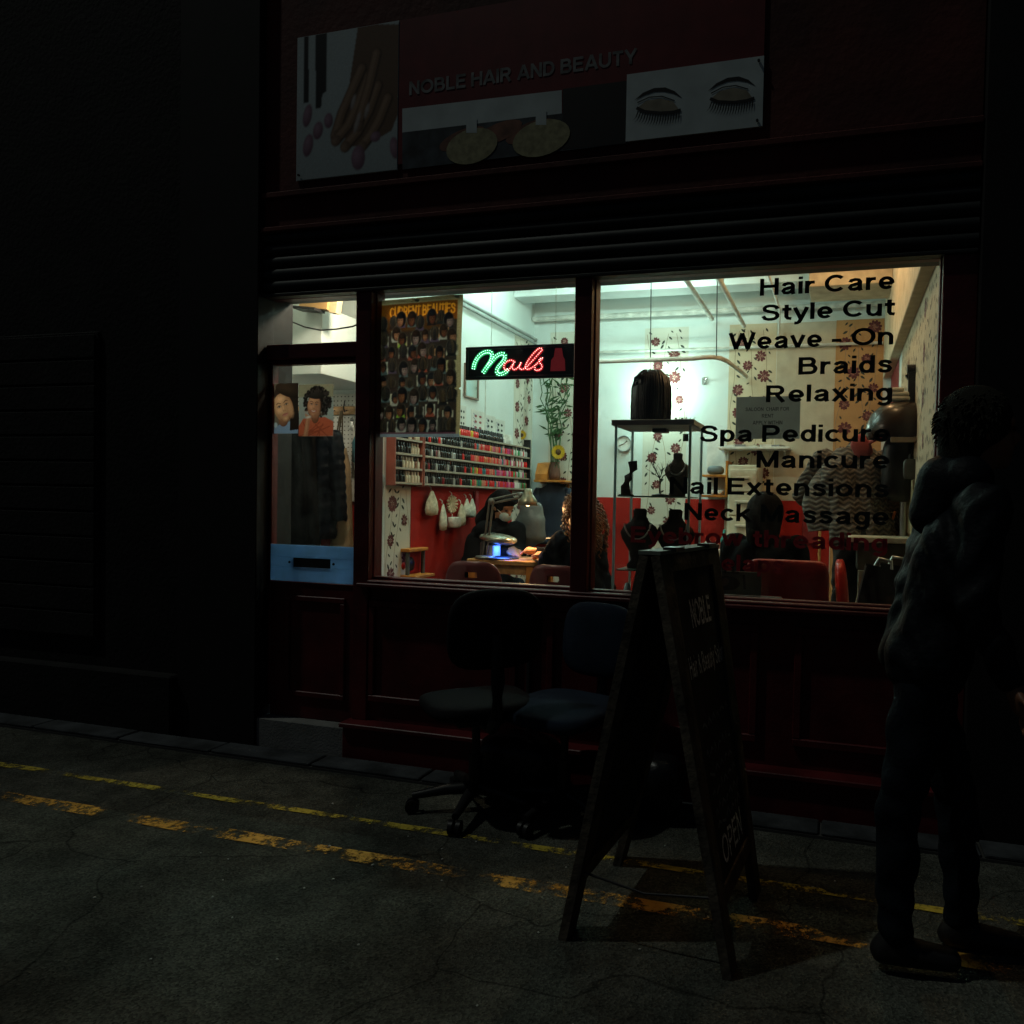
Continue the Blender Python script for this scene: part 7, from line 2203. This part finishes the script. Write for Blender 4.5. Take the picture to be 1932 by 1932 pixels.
# ================================================================== A-BOARD ON THE PAVEMENT
nl, nr, fl, fr = V3((-.80, -1.276, 0)), V3((-.277, -1.317, 0)), V3((-.773, -.66, 0)), V3((-.25, -.75, 0))
rn, rf = V3((-.555, -1.24, 1.215)), V3((-.455, -.72, 1.215))
t = thing('a_board', (-.52, -1.0, 0), 'dark wooden A-board outside with chalk lettering NOBLE Hair and Beauty Salon OPEN', 'signboard')
m_ab = mat('aged_wood_frame', (.085, .068, .048), .75, var=.5, scale=10, bump=.5, fine=50)
m_ch = mat('chalkboard', (.010, .013, .015), .8, var=.3, scale=6)
m_chalk = mat('chalk', (.75, .82, .88), .95, var=.5, scale=120)
def leaf(name, n0, f0, n1, f1):
    """n0/f0 feet near/far, n1/f1 ridge near/far; returns the panel mapping."""
    wdir = unit(f0 - n0); up = unit((n1 + f1) / 2 - (n0 + f0) / 2); nor = unit(np.cross(wdir, up))
    lw_ = .085
    pn = MB()
    T = lambda u, v, h: (n0 * (1 - u) + f0 * u) * (1 - v) + (n1 * (1 - u) + f1 * u) * v + nor * h
    def slab_(u0, u1, v0, v1, h0, h1):
        vs = [T(u, v, h) for h in (h0, h1) for u, v in ((u0, v0), (u1, v0), (u1, v1), (u0, v1))]
        return vs, [(0, 3, 2, 1), (4, 5, 6, 7), (0, 1, 5, 4), (1, 2, 6, 5), (2, 3, 7, 6), (3, 0, 4, 7)]
    fu = lw_ / np.linalg.norm(f0 - n0)
    gu, gv = 8, 14
    for h_ in (-.006, .006):
        vs_ = [T(fu + (1 - 2 * fu) * i / gu, .18 + .775 * j / gv, h_) for j in range(gv + 1) for i in range(gu + 1)]
        fs_ = [(j * (gu + 1) + i, j * (gu + 1) + i + 1, (j + 1) * (gu + 1) + i + 1, (j + 1) * (gu + 1) + i) for j in range(gv) for i in range(gu)]
        pn.add(vs_, fs_ if h_ > 0 else [f[::-1] for f in fs_])
    pan = pn.build('panel', m_ch, t)
    for a in ((0, fu, .0, 1.0), (1 - fu, 1, .0, 1.0), (fu, 1 - fu, .14, .18), (fu, 1 - fu, .955, .998)):
        q = MB(); q.add(*slab_(*a, -.014, .014)); q.build('rail' if a[3] - a[2] < .5 else 'stile', m_ab, t)
    return T, nor, pan, fu
TL_, nL, panL, fuL = leaf('l', nl, fl, rn + V3((-.018, 0, 0)), rf + V3((-.018, 0, 0)))
TR_, nR, panR, fuR = leaf('r', nr, fr, rn + V3((.018, 0, 0)), rf + V3((.018, 0, 0)))
sg = -1 if nR[0] < 0 else 1
class PanelSheet(Sheet):
    def p(self, u, w, h=0.0):
        return TR_(u, w, sg * (.0075 + h))
def chalk(wd, *a):
    ps = PanelSheet((0, 0, 0), (1, 0, 0), (0, 1, 0), (0, 0, 1)); ps.text(wd, *a); ps.b.build('chalk_lettering', m_chalk, t)
chalk('NOBLE', .36, .72, .80, .075, 0, .0005, .16)
u_ = .20
for wd, w_ in (('Hair', .13), ('&', .05), ('Beauty', .23), ('Salon', .17)):
    chalk(wd, u_, u_ + w_, .68, .055, 0, .0005, .13)
    u_ += w_ + .027
chalk('OPEN', .27, .75, .205, .075, 0, .0005, .12)
ps = PanelSheet((0, 0, 0), (1, 0, 0), (0, 1, 0), (0, 0, 1))
for k, w in enumerate((.55, .48, .43, .385, .34, .30)):
    rnd = random.Random(k)
    u = .26
    while u < .78:
        l = rnd.uniform(.03, .09)
        ps.stroke([(u, w + rnd.uniform(-.008, .008)), (u + l * .5, w + rnd.uniform(.0, .02)), (u + l, w + rnd.uniform(-.008, .008))], .007, 0, .0006)
        u += l + .03
tag(ps.b.build('rubbed_chalk', mat('rubbed_chalk', (.16, .18, .2), .95), t), kind='stuff')
b = MB()
vs = [rn + V3((-.035, 0, .003)), rn + V3((.035, 0, .003)), rf + V3((.035, 0, .003)), rf + V3((-.035, 0, .003))]
b.add([*vs, *[v + V3((0, 0, .012)) for v in vs]], [(0, 3, 2, 1), (4, 5, 6, 7), (0, 1, 5, 4), (1, 2, 6, 5), (2, 3, 7, 6), (3, 0, 4, 7)]); b.build('top_cap', mat('top_cap_pale', (.22, .24, .20), .6), t)
for u in (.22, .78):
    c = rn * (1 - u) + rf * u + V3((.03, 0, .017)); b = MB(); b.box(c, (.045, .07, .012), 0, rotz(-.19)); b.build('hinge', m_blackp, t)
b = MB(); a, c = TL_(.03, .18, 0), TR_(.03, .18, 0); b.tube([a, (a + c) / 2 - V3((0, 0, .03)), c], .004, 0, 6); b.build('chain', m_blackp, t)
